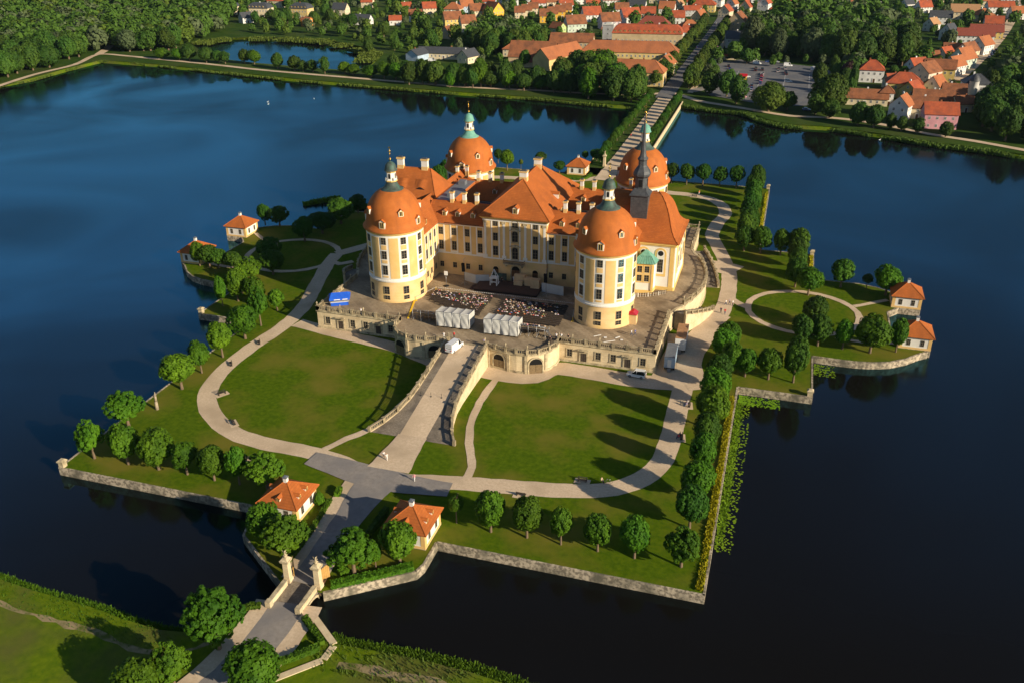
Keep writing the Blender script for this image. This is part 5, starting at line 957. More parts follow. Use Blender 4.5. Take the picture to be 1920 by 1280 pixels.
def pads(cx0,cx1,cy0,cy1,n,label,seed):
    rs = np.random.default_rng(seed); mb = MB()
    for _ in range(n):
        u = rs.uniform(0,1)**1.7; x,y = cx0+(cx1-cx0)*u,rs.uniform(cy0,cy1); r = rs.uniform(.10,.28); k = 6; mb.add([(x+r*math.cos(2*PI*i/k),y+r*math.sin(2*PI*i/k),ZW+.02+rs.uniform(0,.02)) for i in range(k)],[tuple(range(k))])
    tag(mb.build('lily_pads','lily'),label,'lily pads',kind='stuff')
pads(63,66,-66,-12,700,'floating lily pads beside the right quay wall',1); pads(63.2,72,-14.5,-10.2,420,'floating lily pads under the right quay step',2); pads(79.2,84,4,9.8,160,'floating lily pads in the corner of the right lobe',3)
isl = [(-100.7,86.4),(-97.7,89.8),(-94.4,92.7),(-91.8,96.2)]
tufts(isl,900,2.2,1.4,.3,'leaf_bright','reeds','bright reed island in the water behind the left lobe','reeds',ZW,12); tufts([(-82,84),(-76,92),(-70,98)],700,2.2,1.4,.3,'leaf_bright','reeds','bright reed strip behind the rear left trees','reeds',ZW,13)
# woods beyond the lake: nearest trees singly, the rest as one mass
def inside(p, poly):
    x,y = p; c = False; j = len(poly)-1
    for i in range(len(poly)):
        (xi,yi),(xj,yj) = poly[i],poly[j]
        if (yi>y)!=(yj>y) and x<(xj-xi)*(y-yi)/(yj-yi)+xi: c = not c
        j = i
    return c
def scatter(poly, space, seed, avoid=()):
    rs = random.Random(seed); xs = [p[0] for p in poly]; ys = [p[1] for p in poly]; out = []
    y = min(ys)
    while y<max(ys):
        x = min(xs)
        while x<max(xs):
            p = (x+rs.uniform(-.42,.42)*space,y+rs.uniform(-.42,.42)*space)
            if inside(p,poly) and not any((p[0]-a)**2+(p[1]-b)**2<r*r for a,b,r in avoid): out.append(p)
            x += space
        y += space*.92
    return out
mass = []                                                  # (x,y,h,w,material index)
campos = Vector((65.7,-191.6,100))
def visible(x,y,h):
    d = Vector((x,y,h))-campos; z = d.dot(_fw); return z>0 and abs(d.dot(_r)/z)<.62 and -.42<d.dot(_u)/z<.44
FW = scatter(WOODS['forest_west'],11.5,1); FW.sort(key=lambda p:(Vector(p)-campos.xy).length)
i = 0
for p in FW:
    h = random.uniform(12,18); w = random.uniform(11,15.5)
    if i<48 and visible(*p,h):
        tree(*p,h,w,random.choice(('far1','far2','far3','far1','pale' if i>30 else 'far2')),'big green woodland tree at the edge of the left lakeside forest','trees at the edge of the left forest',clear=.12); i += 1
    else: mass.append((*p,h,w,random.choice((0,0,0,0,1,2))))
for key,sp,h0,h1,nmax,kinds,lab in (('park_east',12.5,17,24,40,('far2','pale','poplar','far1'),'tall dark park tree behind the car park'),('grove_palace',10.5,12,18,34,('far1','far2','bright','far1'),'tall green tree of the grove before the long orange-roofed building'),('east_edge',11.,11,16,34,('far1','far2','far3'),'dark tree of the wood at the right edge'),('park_gap',9.,7,12,10,('far1','far2','far3'),'green tree between the car park and the red-roofed houses'),('grove_mid',9.,12,16,14,('far1','far2','olive'),'tall tree of the grove left of the long brown roof')):
    pts = [p for p in scatter(WOODS[key],sp,len(key)) if visible(*p,8) and (Vector(p)-Vector((158,338))).length>24]; pts.sort(key=lambda p:(Vector(p)-campos.xy).length)
    for i,p in enumerate(pts):
        h = random.uniform(h0,h1); w = h*random.uniform(.62,.82)
        if i<nmax: tree(*p,h,w,random.choice(kinds),lab,lab.replace('tree','trees'),clear=.1)
        else: mass.append((*p,h,w,random.choice((0,0,0,2))))
for p in scatter([(-130,298),(-126,310),(-60,322),(-40,318),(-38,308),(-60,303)],8.,3): tree(*p,random.uniform(8,12),random.uniform(6,8.5),random.choice(('far1','far2','far2','bright')),'lakeside tree below the brown barn roof','lakeside trees below the barn',clear=.15)
for i,p in enumerate(CAUSEWAY_TREES):
    tree(p[0]+random.uniform(-1,1),p[1]+4,random.uniform(6.5,11),random.uniform(7,10),random.choice(('bright','far1','far3','far2')),'green roadside tree on the causeway between pond and lake','trees on the pond causeway',clear=.18)
for i,p in enumerate(((-149.2,301),(-141.7,304),(-132.9,302),(-122.4,303),(-115.2,306),(-105.3,303),(-101.5,308),(-91,304),(-85.1,308),(-73.1,305))): tree(*p,random.uniform(12,16.5),random.uniform(7,10),random.choice(('far2','far1','bright')),'%s tall tree from left along the lakeside road before the barn'%ORD[i],'tall trees before the barn',clear=.12)
for i,p in enumerate(LONE_TREES):
    k = 'willow' if i==3 or i==5 else 'poplar' if i==7 else 'copper' if i==8 else random.choice(('far1','far2','far3'))
    h,w = (((15,16) if i==3 else (19,18)) if k=='willow' else (18,5) if k=='poplar' else ((7.,5.6) if i in (11,12,13,14) else (14.,11.) if i<3 else (random.uniform(9,13),random.uniform(7.5,10.5))))
    lab = {'willow':'broad drooping willow by the car park','poplar':'narrow tall poplar right of the car park','copper':'dark purple-leaved tree among the red-roofed houses'}.get(k,'green tree standing alone by the village houses')
    if i==3: lab = 'broad drooping willow on the lakeshore before the car park'
    if i==5: lab = 'broad drooping willow at the right edge of the car park'
    tree(*p,h,w,k,lab,'single trees around the village',clear=.1)
for s,nm in ((-9.,'left'),(9.5,'right')):
    for i in range(20):
        y = 332+i*13.5
        if s<0 and y<420 and False: continue
        tree(s+random.uniform(-.5,.5),y,random.uniform(9,11.5),7.4,'olive','olive-green street tree in the %s row of the village avenue'%nm,'street trees of the village avenue',clear=.18,name='street_tree')
# ---------------------------------------------------------------- the village
RC = dict(brown='tile_old',red='tile_red',orange='tile_palace',slate='slate',maroon='tile_maroon',tan='tile_tan')
RN = dict(brown='brown tiled',red='red tiled',orange='orange tiled',slate='dark slate',maroon='dark red tiled',tan='tan tiled')
def house(x, y, L, W, eave, rise, rot, wall, roof, typ, label, group='houses of the village', name='house', win=True, chim=True):
    t = thing(name,label,'house',(x,y,0),R(rot),group); a,b = L/2,W/2; mb = MB(); z = eave
    mb.box(-a,a,-b,b,-.3,eave)
    if typ=='g':
        for s in (-1,1): mb.add([(s*a,-b,eave),(s*a,b,eave),(s*a,0,eave+rise)],[(0,1,2) if s>0 else (0,2,1)])
    mb.build('wall','h_'+wall,t); o = .5
    if typ=='m':
        mb = MB(); i1,h1 = 1.2,rise*.62; P = []
        for k,zz in ((-o,eave),(i1,eave+h1),(min(a,b)*.62,eave+rise)): P += [(-a+k,-b+k,zz),(a-k,-b+k,zz),(a-k,b-k,zz),(-a+k,b-k,zz)]
        F = [(0,3,2,1)]+[(4*i+k,4*i+(k+1)%4,4*i+4+(k+1)%4,4*i+4+k) for i in range(2) for k in range(4)]+[(8,9,10,11)]; mb.add(P,F); rf = mb.build('roof',RC[roof],t)
        for xx in np.arange(-a+2.2,a-1.5,3.4): put('dormer',dormer_mesh(1.3,1.5,1.6,RC[roof],'h_'+wall),t,(float(xx),-b+.1,eave+.35))
    elif typ=='h':
        k = min(b+o,a+o); rf = roof_hip(-a,a,-b,b,eave,eave+rise,'x' if L>=W else 'y',k*.95,k*.95,ov=o).build('roof',RC[roof],t)
    else:
        mb = MB(); e = rise*o/b; th = .22
        for s in (-1,1):
            V = [(-a-o,s*(b+o),eave-e),(a+o,s*(b+o),eave-e),(a+o,0,eave+rise),(-a-o,0,eave+rise)]; V += [(p[0],p[1],p[2]+th) for p in V]
            F = [(4,5,6,7),(0,3,2,1),(0,1,5,4),(1,2,6,5),(3,0,4,7)]
            mb.add(V,F if s<0 else [tuple(reversed(f)) for f in F])
        rf = mb.build('roof',RC[roof],t)
    if chim:
        cx_ = random.uniform(-.4,.4)*a; MB().box(cx_-.4,cx_+.4,.2,.9,eave+rise*.5,eave+rise+.9).build('chimney',random.choice(('tile_old','h_white')),rf)
    if win:
        wm = window_mesh(1.05,1.35,frame='h_white',key='house_window'); st = 1 if eave<4.6 else 2
        cr,sr = math.cos(R(rot)),math.sin(R(rot)); to = Vector((campos.x-x,campos.y-y))
        for nx,ny,half_,ext,ang in ((0,-1,b,a,0),(1,0,a,b,90),(0,1,b,a,180),(-1,0,a,b,-90)):
            nwx,nwy = nx*cr-ny*sr,nx*sr+ny*cr
            if nwx*to.x+nwy*to.y<0: continue
            n = max(1,int((2*ext-1.2)/2.7))
            for s_ in range(st):
                zz = .9+s_*(eave/st) if st==2 else eave*.38
                for k in range(n):
                    q = (k+.5-n/2)*(2*ext-.8)/n
                    if s_==0 and k==n//2 and nx==0 and ny==-1: put('door',door_mesh(1.1,2.2,False,'door_brown','h_white'),t,(q,-half_-.011,0.)); continue
                    px,py = (q,ny*(half_+.011)) if nx==0 else (nx*(half_+.011),q)
                    put('window',wm,t,(px,py,zz),R(ang))
            if typ=='g' and nx!=0 and rise>3.5:
                put('window',wm,t,(nx*(a+.011),0,eave+.5),R(ang))
    return t
def region(x,y):
    if x<-175 and y>400: return 'behind the far pond'
    if y<395 and x>60: return 'in the lakeside cluster at the right'
    if x>60 and y<560: return 'along the right village street' if x>115 else 'by the park right of the avenue'
    if x>30: return 'at the far right of the village'
    if x<-110: return 'in the left part of the village'
    return 'left of the avenue' if x<0 else 'right of the avenue'
WN = dict(cream='cream',white='white',ochre='ochre',orange='orange',yellow='yellow',amber='amber',blue='pale blue',tan='tan',green='pale green',mint='mint',lilac='lilac',grey='grey',pale='pale grey',olive='olive yellow',peach='peach',pink='pink')
cnt = {}
for h_ in HOUSES: k = (h_[7],h_[8],h_[9],region(h_[0],h_[1])); cnt.setdefault(k,[]).append(h_)
avoid_h = []
def px_x(h): d = Vector((h[0],h[1],0))-campos; return d.dot(_r)/d.dot(_fw)
for k,v in cnt.items():
    v.sort(key=px_x)
    for i,h_ in enumerate(v):
        lab = f"{WN[k[0]]} house with {RN[k[1]]} {dict(g='gable',h='hip',m='mansard')[k[2]]} roof {k[3]}"
        if len(v)>1: lab += f", {ORD[i]} from left"
        lab = lab.replace(' tiled','') if len(lab.split())>16 else lab; lab = lab.replace(' in the right lakeside cluster',' by the right lakeshore')
        lab = lab.replace('in the lakeside cluster at the right','in the right lakeside cluster').replace('at the far right of the village','at far right')
        house(h_[0],h_[1],h_[2]*1.12,h_[3]*1.12,h_[4]*1.08,h_[5]*1.1,*h_[6:],lab)
        avoid_h.append((h_[0],h_[1],max(h_[2],h_[3])*.85))
# large buildings near the palace
house(-35,457,48,13,12.5,5.5,5,'tan','red','m','long tan hotel with red mansard roof and dormers','large buildings by the avenue','hotel')
house(-38,408,62,14,7.5,6.2,5,'ochre','orange','h','long orange-roofed palace wing right behind the grove','large buildings by the avenue','palace_wing')
house(-80,384,38,13,7.0,6.0,68,'ochre','orange','g','orange-roofed palace wing slanting towards the lake','large buildings by the avenue','palace_wing',win=False)
house(-24,337,38,13,7.8,6.0,0,'ochre','orange','h','orange-roofed corner palace building by the lakeside road','large buildings by the avenue','palace_wing')
house(-9.5,372,12,10,7.0,4.5,85,'ochre','orange','g','small orange gabled link between the palace wings','large buildings by the avenue','palace_link')
house(-97,396,36,19,4.5,8.5,3,'tan','brown','g','big barn with long brown roof','large buildings by the avenue','barn',win=False)
house(-92,378,24,9,3.5,3.0,3,'tan','maroon','g','low dark red roofed building before the barn','large buildings by the avenue','shed',win=False)
house(-115,417,22,14,5,5,0,'cream','orange','h','orange hipped roof behind the barn','large buildings by the avenue')
house(-86,446,30,12,7,5,4,'tan','brown','g','brown-roofed building left of the hotel','large buildings by the avenue')
house(-62,520,36,10,4,3,5,'tan','brown','g','long low brown roof behind the hotel','large buildings by the avenue','shed',win=False)
house(-163,394,34,10,4,3.2,4,'cream','slate','g','long low house with grey roof left of the barn','large buildings by the avenue')
house(-178,384,13,10,4,3.2,75,'blue','slate','g','blue-grey shed at the end of the long grey roof','large buildings by the avenue','shed',win=False)
house(-141,382,12,9,4.5,4,70,'cream','slate','g','grey-roofed house among the trees left of the barn','large buildings by the avenue')
tw = thing('stair_tower','square grey tower beside the hotel','tower',(-66,476,0)); MB().box(-4,4,-4,4,-.2,14.5).build('wall','h_grey',tw); MB().box(-4.3,4.3,-4.3,4.3,14.5,15.3).box(-2,2,-2,2,15.301,16).build('roof','h_pale',tw)
for z in (4,8,11): put('window',window_mesh(1.2,1.5,frame='h_white',key='house_window'),tw,(0,-4.011,z))
vl = house(160,347,13,11,7.5,4.5,5,'white','slate','h','white villa with dark slate roof and round corner tower','large buildings by the avenue','villa')
mb = MB().lathe([(2.4,-.2),(2.4,9.5),(2.6,9.6)],20,-2.8,-6.6,0,True,False); mb.lathe([(2.9,9.5),(2.6,10.6),(1.4,12.2),(.1,13.4)],20,-2.8,-6.6,1,True,True); mb.build('corner_tower',('h_white','slate'),vl)
# garden trees filling the gaps between the houses, and the mass of woods beyond
big = [(-35,457,30),(-38,408,34),(-80,384,20),(-24,337,22),(-97,396,20),(-163,394,20),(-86,446,17),(160,347,11),(-115,417,13),(-62,520,20)]
road_av = [(0,y,13) for y in range(300,1000,12)]+[(36+i*8,y,10) for i in range(9) for y in range(340,412,9)]
st_av = []
for a_,b_ in zip(PATHS['east_street'][:-1],PATHS['east_street'][1:]):
    for k in range(6): st_av.append((a_[0]+(b_[0]-a_[0])*k/6,a_[1]+(b_[1]-a_[1])*k/6,8))
AV = avoid_h+big+road_av+st_av
VG = [(-330,440),(-230,425),(-180,400),(-20,345),(20,330),(60,420),(110,415),(120,330),(230,330),(400,420),(520,800),(200,1250),(-500,1250),(-560,700)]
garden = scatter(VG,16.5,5,AV); garden.sort(key=lambda p:(Vector(p)-campos.xy).length)
def pondfree(p): return not inside(p,[(a,b) for a,b in POND]) and all((p[0]-a)**2+(p[1]-b)**2>144 for a,b in POND)
n_ind = 0
for p in garden:
    if not pondfree(p) or not visible(p[0],p[1],5): continue
    far = (Vector(p)-campos.xy).length; h = random.uniform(4.5,8) if random.random()<.85 else random.uniform(9,13); w = h*random.uniform(.62,.85)
    if n_ind<24: tree(*p,h,w,random.choice(('far1','far2','far3','bright','pale','olive')),'small green garden tree between the red-roofed village houses','garden trees among the village houses',clear=.1,name='garden_tree'); n_ind += 1
    elif far<1350: mass.append((*p,h,w,random.choice((0,0,1,2))))
for p in scatter([(-700,1180),(700,1180),(900,2100),(-1100,2100)],26,8): mass.append((*p,random.uniform(12,18),26,0))
VV = []; MI = []
unit = {}
for j in range(6):
    rs = np.random.default_rng(40+j); cl = 26; C = []
    ga = PI*(3-math.sqrt(5))
    for i in range(cl):
        z = 1-1.7*(i+.5)/cl; q = math.sqrt(max(0,1-z*z)); C.append(np.array([q*math.cos(ga*i),q*math.sin(ga*i),z])*rs.uniform(.62,.9)+np.array([0,0,1]))
    unit[j] = np.vstack([leaf_cloud(np.array(C),np.full(cl,.32)*rs.uniform(.7,1.2,cl),9,.24,np.array([0,0,.8]),rs),core_quads(np.array([0,0,.95]),(1,1,1),j,.75,7,4)])
for x,y,h,w,k in mass:
    u = unit[int(rng.integers(6))]; a = rng.uniform(0,6.28); c_,s_ = math.cos(a),math.sin(a); S = np.array([w/2,w/2,h/2*.95])
    q = u*S; VV.append(np.stack([q[:,0]*c_-q[:,1]*s_+x,q[:,0]*s_+q[:,1]*c_+y,q[:,2]+h*.05],1)); MI.append(np.full(len(u)//4,k,np.int32))
tag(put('woodland',quads_mesh('woodland',np.vstack(VV),['leaf_far','leaf_olive','leaf_pale'],np.concatenate(MI))),'mass of green woods and garden trees beyond the lake','woodland',kind='stuff')

# ---------------------------------------------------------------- vehicles
def loft(mb, secs, mi=0, smooth=False):
    n = len(secs[0]); P = [p for s in secs for p in s]; F = []
    for i in range(len(secs)-1):
        for k in range(n): F.append((i*n+k,i*n+(k+1)%n,(i+1)*n+(k+1)%n,(i+1)*n+k))
    F += [tuple(range(n-1,-1,-1)),tuple((len(secs)-1)*n+k for k in range(n))]; mb.add(P,F,mi,smooth)
def car_parts(kind='hatch'):
    L,Wd,Hh = {'hatch':(4.2,1.75,1.5),'kombi':(4.4,1.8,1.75),'van':(5.4,2.0,2.3),'truck':(5.9,2.05,2.6)}[kind]; a,b = L/2,Wd/2
    def sec(x,zb,zt,w,wt): return [(x,-w,zb),(x,w,zb),(x,w,(zb+zt)*.55),(x,wt,zt),(x,-wt,zt),(x,-w,(zb+zt)*.55)]
    body = MB(); belt = .92 if kind in('hatch','kombi') else 1.15
    loft(body,[sec(-a,.4,belt*.95,b*.9,b*.84),sec(-a+.12,.28,belt,b,b*.93),sec(a*.35,.25,belt,b,b*.94),sec(a-.35,.28,belt*.86,b*.98,b*.86),sec(a-.05,.35,belt*.66,b*.86,b*.76),sec(a,.42,belt*.58,b*.8,b*.72)])
    cab = MB(); rb = -a+.12 if kind!='hatch' else -a+.35; fr = {'hatch':a*.42,'kombi':a*.46,'van':a*.62,'truck':a*.60}[kind]; ft = {'hatch':a*.02,'kombi':a*.14,'van':a*.38,'truck':a*.36}[kind]; rt = -a+(.75 if kind=='hatch' else .28)
    lo = [(rb,-b*.9,belt-.02),(rb,b*.9,belt-.02),(fr,b*.88,belt-.04),(fr,-b*.88,belt-.04)]; hi = [(rt,-b*.72,Hh),(rt,b*.72,Hh),(ft,b*.72,Hh),(ft,-b*.72,Hh)]
    cab.add(lo+hi,[(0,4,5,1),(1,5,6,2),(2,6,7,3),(3,7,4,0)],0); cab.add([(x*.98,y,z+.03) for x,y,z in hi]+hi,[(3,2,1,0),(0,1,5,4),(1,2,6,5),(2,3,7,6),(3,0,4,7)],1)
    for p in range(4):
        cab.tube(lo[p],hi[p],.06,.05,4,1)
    if kind in('van','truck'): cab.box(rb+.02,fr*.25,-b*.92,b*.92,belt,Hh*.97,1)
    else: cab.tube((-.1,-b*.9,belt),(-.2,-b*.73,Hh),.05,.05,4,1); cab.tube((-.1,b*.9,belt),(-.2,b*.73,Hh),.05,.05,4,1)
    wh = MB(); wh.tube((0,-.1,0),(0,.1,0),.32,.32,12,0); wh.tube((0,-.115,0),(0,.115,0),.19,.19,10,1)
    hd = MB().box(-.06,.06,-.2,.2,-.08,.08); 
    return dict(body=body,cab=cab,wheel=wh,head=hd,dims=(a,b,belt,Hh))
CP_ = {k:car_parts(k) for k in ('hatch','kombi','van','truck')}; CM = {}
def car(kind, paint, x, y, rot, label, group='parked cars', z=0., name='car'):
    p = CP_[kind]; a,b,belt,Hh = p['dims']; t = thing(name,label,'van' if kind in('van','truck') else 'car',(x,y,z),R(rot),group)
    for nm in ('body','cab'):
        k = (kind,nm,paint)
        if k not in CM: CM[k] = p[nm].mesh({'body':'body','cab':'cabin'}[nm],[paint] if nm=='body' else ['car_glass',paint])
        put({'body':'body','cab':'cabin'}[nm],CM[k],t)
    if 'w' not in CM: CM['w'] = p['wheel'].mesh('wheel',['rubber','steel']); CM['h'] = p['head'].mesh('headlight',['lamp_glass']); CM['t'] = p['head'].mesh('tail_light',['tail_lamp'])
    for sx in (-.62,.62):
        for sy in (-1,1): put('wheel',CM['w'],t,(sx*a,sy*(b-.08),.32))
    for sy in (-1,1): put('headlight',CM['h'],t,(a-.03,sy*b*.62,belt*.66)); put('tail_light',CM['t'],t,(-a+.02,sy*b*.74,belt*.8))
    return t
van = car('van','car_white',-2.1,-18.6,78,'white van parked at the top of the castle ramp',None,rz(-18.6)+.05,'van')
car('kombi','car_white',39.7,-11.2,176,'white estate car with green lettering parked below the right terrace',None,0.05)
# trucks / containers beside the terrace
def container(x,y,L,W,H_,rot,label,side,top,ribs=True):
    t = thing('container',label,'container',(x,y,0),R(rot),'containers beside the terrace'); a,b = L/2,W/2
    MB().box(-a,a,-b,b,.9,H_).build('box',side,t); mb = MB().box(-a-.03,a+.03,-b-.03,b+.03,H_+.002,H_+.08)
    for k in range(int(L/.6)): mb.box(-a+.3+k*.6,-a+.42+k*.6,-b,b,H_+.082,H_+.13)
    mb.build('roof',top,t); mb = MB()
    for k in range(int(L/.5)):
        for s in (-1,1): mb.box(-a+.2+k*.5,-a+.32+k*.5,*sorted((s*b,s*(b+.04))),1.0,H_-.1)
    mb.build('ribs',side,t); MB().box(a+.002,a+.05,-.45,.45,1.0,3.0).build('door','cloth_white',t)
    for xx in (-a*.7,-a*.4,a*.5,a*.75):
        for s in (-1,1): put('wheel',CM['w'],t,(xx,s*(b-.15),.42),0,(1.3,1.3,1.3))
    mb = MB().box(-a,a,-b*.5,b*.5,.55,.9); mb.build('chassis','iron',t)
    mb = MB(); 
    for k in range(3): mb.box(a+.1+k*.25,a+.34+k*.25,-.4,.4,.2,.8-k*.25)
    mb.build('steps','steel',t); return t
container(46.4,-2.8,7.5,2.4,3.6,-88,'pale blue-grey container with ribbed roof beside the right terrace corner','h_blue','zinc'); container(47.6,7.4,8.5,2.5,3.9,-88,'white trailer with brownish roof behind the blue-grey container','car_white','tile_tan')
# parking lot
PK = [(61.6, 418.1, 'van', 'car_white', 4), (42.8, 395.6, 'hatch', 'car_black', 95), (47.8, 385.7, 'hatch', 'car_silver', 95), (42.7, 403.3, 'hatch', 'car_grey', 95), (46.8, 398.6, 'kombi', 'car_black', 95), (47.4, 381.9, 'hatch', 'car_white', 95), (47.6, 376.6, 'hatch', 'car_red', 95), (47.7, 369.5, 'hatch', 'car_darkblue', 95), (47.8, 362.6, 'hatch', 'car_red', 95), (47.9, 354.2, 'kombi', 'car_blue', 95), (43.7, 344.9, 'hatch', 'car_black', 95), (44.1, 337.1, 'hatch', 'car_blue', 95), (44.2, 330.9, 'hatch', 'car_silver', 95), (39.2, 372.6, 'hatch', 'car_white', 10), (56.2, 395.3, 'hatch', 'car_silver', 95), (56.5, 404.9, 'hatch', 'car_grey', 95), (60.3, 405.9, 'kombi', 'car_silver', 95), (61.0, 392.8, 'kombi', 'car_darkblue', 95), (61.5, 387.4, 'hatch', 'car_black', 95), (42.3, 421.3, 'van', 'car_white', 4), (48.9, 429.2, 'hatch', 'car_blue', 4), (53.9, 430.5, 'hatch', 'car_silver', 4), (27.1, 397.4, 'hatch', 'car_blue', 95), (25.6, 406.9, 'hatch', 'car_black', 95), (47.3, 327.1, 'hatch', 'car_blue', 95), (77.5, 408.4, 'van', 'car_white', 60), (74.3, 288.2, 'hatch', 'car_blue', -5), (63.4, 363.3, 'kombi', 'car_white', 0)]
CN = dict(car_white='white',car_black='black',car_blue='blue',car_red='red',car_silver='silver',car_grey='grey',car_darkblue='dark blue')
TN = dict(hatch='hatchback',kombi='estate car',van='van')
pc = {}
for x,y,k,p,r in PK: pc.setdefault((k,p),[]).append((x,y,r))
for (k,p),v in pc.items():
    v.sort(key=lambda q:q[0]-.3*q[1])
    for i,(x,y,r) in enumerate(v): car(k,p,x,y,r,f"{CN[p]} {TN[k]} in the far car park"+(f", {ORD[i]} of its colour from left" if len(v)>1 else ''),'cars in the far car park',.1)
for i,(x,y,p) in enumerate(((-2.2,430,'car_white'),(2.0,452,'car_silver'),(-2.0,480,'car_blue'),(2.2,505,'car_grey'),(-2.1,540,'car_white'),(2.2,575,'car_black'),(-2.,610,'car_silver'),(2.0,655,'car_blue'))): car('hatch',p,x,y,90,f"{CN[p]} car on the tree-lined avenue, {ORD[i]} from the lake",'cars on the village avenue',.12)
for i,(dx,p) in enumerate(((0,'car_white'),(6,'car_blue'),(12,'car_darkblue'),(18,'car_black'))):
    a_,b_ = PATHS['east_street'][2],PATHS['east_street'][3]; f_ = dx/40; car('hatch',p,a_[0]+(b_[0]-a_[0])*f_+4.6,a_[1]+(b_[1]-a_[1])*f_-1,math.degrees(math.atan2(b_[1]-a_[1],b_[0]-a_[0])),f"{CN[p]} car parked on the right village street, {ORD[i]} from below",'cars on the right village street',.1)
car('van','car_white',-166,380,10,'white van by the long grey-roofed house',None,.0,'van')
# ---------------------------------------------------------------- people (one continuous skinned body per pose)
def skin_body(name, joints, edges, radii):
    me = bpy.data.meshes.new(name); me.from_pydata(joints,edges,[]); o = bpy.data.objects.new(name,me); col.objects.link(o)
    sk = o.modifiers.new('skin','SKIN'); sk.use_smooth_shade = True
    for v,r in zip(me.skin_vertices[0].data,radii): v.radius = (r,r)
    me.skin_vertices[0].data[0].use_root = True
    sb = o.modifiers.new('sub','SUBSURF'); sb.levels = 1; sb.render_levels = 1
    dg = bpy.context.evaluated_depsgraph_get(); em = bpy.data.meshes.new_from_object(o.evaluated_get(dg)); bpy.data.objects.remove(o); em.name = name; return em
#            pelvis     chest      neck      headlo    headhi     Lsh        Lel         Lhand      Rsh       Rel        Rhand      Lhip      Lkn        Lank       Ltoe        Rhip       Rkn       Rank       Rtoe
def person_joints(pose):
    if pose=='stand': return [(0,0,.95),(0,0,1.32),(0,0,1.5),(0,-.02,1.58),(0,-.03,1.74),(.19,0,1.42),(.27,.02,1.14),(.27,-.08,.88),(-.19,0,1.42),(-.27,.02,1.14),(-.27,-.08,.88),(.1,0,.88),(.11,-.02,.48),(.11,.02,.08),(.12,-.16,.04),(-.1,0,.88),(-.11,-.02,.48),(-.11,.02,.08),(-.12,-.16,.04)]
    if pose=='walk': return [(0,0,.94),(0,-.03,1.31),(0,-.05,1.49),(0,-.08,1.57),(0,-.10,1.73),(.19,-.02,1.41),(.26,.14,1.16),(.25,.10,.92),(-.19,-.02,1.41),(-.26,-.12,1.16),(-.25,-.28,.98),(.1,0,.87),(.11,-.20,.48),(.11,-.26,.08),(.12,-.44,.05),(-.1,0,.87),(-.11,.08,.47),(-.11,.30,.12),(-.12,.16,.04)]
    return [(0,0,.50),(0,.05,.88),(0,.03,1.06),(0,0,1.14),(0,-.01,1.30),(.19,.04,.98),(.25,-.06,.72),(.14,-.30,.60),(-.19,.04,.98),(-.25,-.06,.72),(-.14,-.30,.60),(.1,-.04,.48),(.12,-.44,.48),(.12,-.44,.08),(.12,-.60,.04),(-.1,-.04,.48),(-.12,-.44,.48),(-.12,-.44,.08),(-.12,-.60,.04)]
PE = [(0,1),(1,2),(2,3),(3,4),(1,5),(5,6),(6,7),(1,8),(8,9),(9,10),(0,11),(11,12),(12,13),(13,14),(0,15),(15,16),(16,17),(17,18)]
PR = [.15,.16,.06,.09,.10,.075,.055,.04,.075,.055,.04,.10,.075,.05,.045,.10,.075,.05,.045]
BODY = {p:skin_body('person_body',person_joints(p),PE,PR) for p in ('stand','walk','sit')}
for n_,c_ in dict(skin=(.55,.33,.23),hair_d=(.03,.02,.015),hair_l=(.28,.18,.08),c_white=(.75,.75,.75),c_black=(.015,.015,.018),c_red=(.55,.02,.03),c_blue=(.04,.12,.45),c_navy=(.015,.025,.08),c_pink=(.65,.30,.36),c_green=(.10,.28,.10),c_beige=(.50,.40,.28),c_grey=(.22,.22,.23),c_orange=(.65,.18,.04),c_lilac=(.45,.38,.55),jeans=(.05,.08,.16),trouser=(.06,.05,.05)).items(): material(n_,c_,rough=.85,spec=.15)
def paint_person(me, pose):
    for k in ('c_white','jeans','skin','hair_d'): me.materials.append(M[k])
    hz = {'stand':1.74,'walk':1.73,'sit':1.30}[pose]; wz = {'stand':.93,'walk':.92,'sit':.56}[pose]
    for p in me.polygons:
        c = p.center; p.use_smooth = True
        if c.z>hz-.02 or (c.z>hz-.20 and c.y>.0): p.material_index = 3
        elif c.z>hz-.30 and abs(c.x)<.16: p.material_index = 2
        elif abs(c.x)>.215 and c.z<hz-.52 and c.z>.5: p.material_index = 2
        elif c.z<wz: p.material_index = 1
        else: p.material_index = 0
for k in BODY: paint_person(BODY[k],k)
def person(x, y, z, rot, pose, top, legs, hair, label, group, s=1.):
    o = tag(put('person',BODY[pose],None,(x,y,z),rot,(s,s,s)),label,'person',group)
    for i,k in enumerate((top,legs,'skin',hair)): o.material_slots[i].link = 'OBJECT'; o.material_slots[i].material = M[k]
    return o
TOPN = dict(c_white='white',c_black='black',c_red='red',c_blue='blue',c_navy='navy',c_pink='pink',c_green='green',c_beige='beige',c_grey='grey',c_orange='orange',c_lilac='lilac')
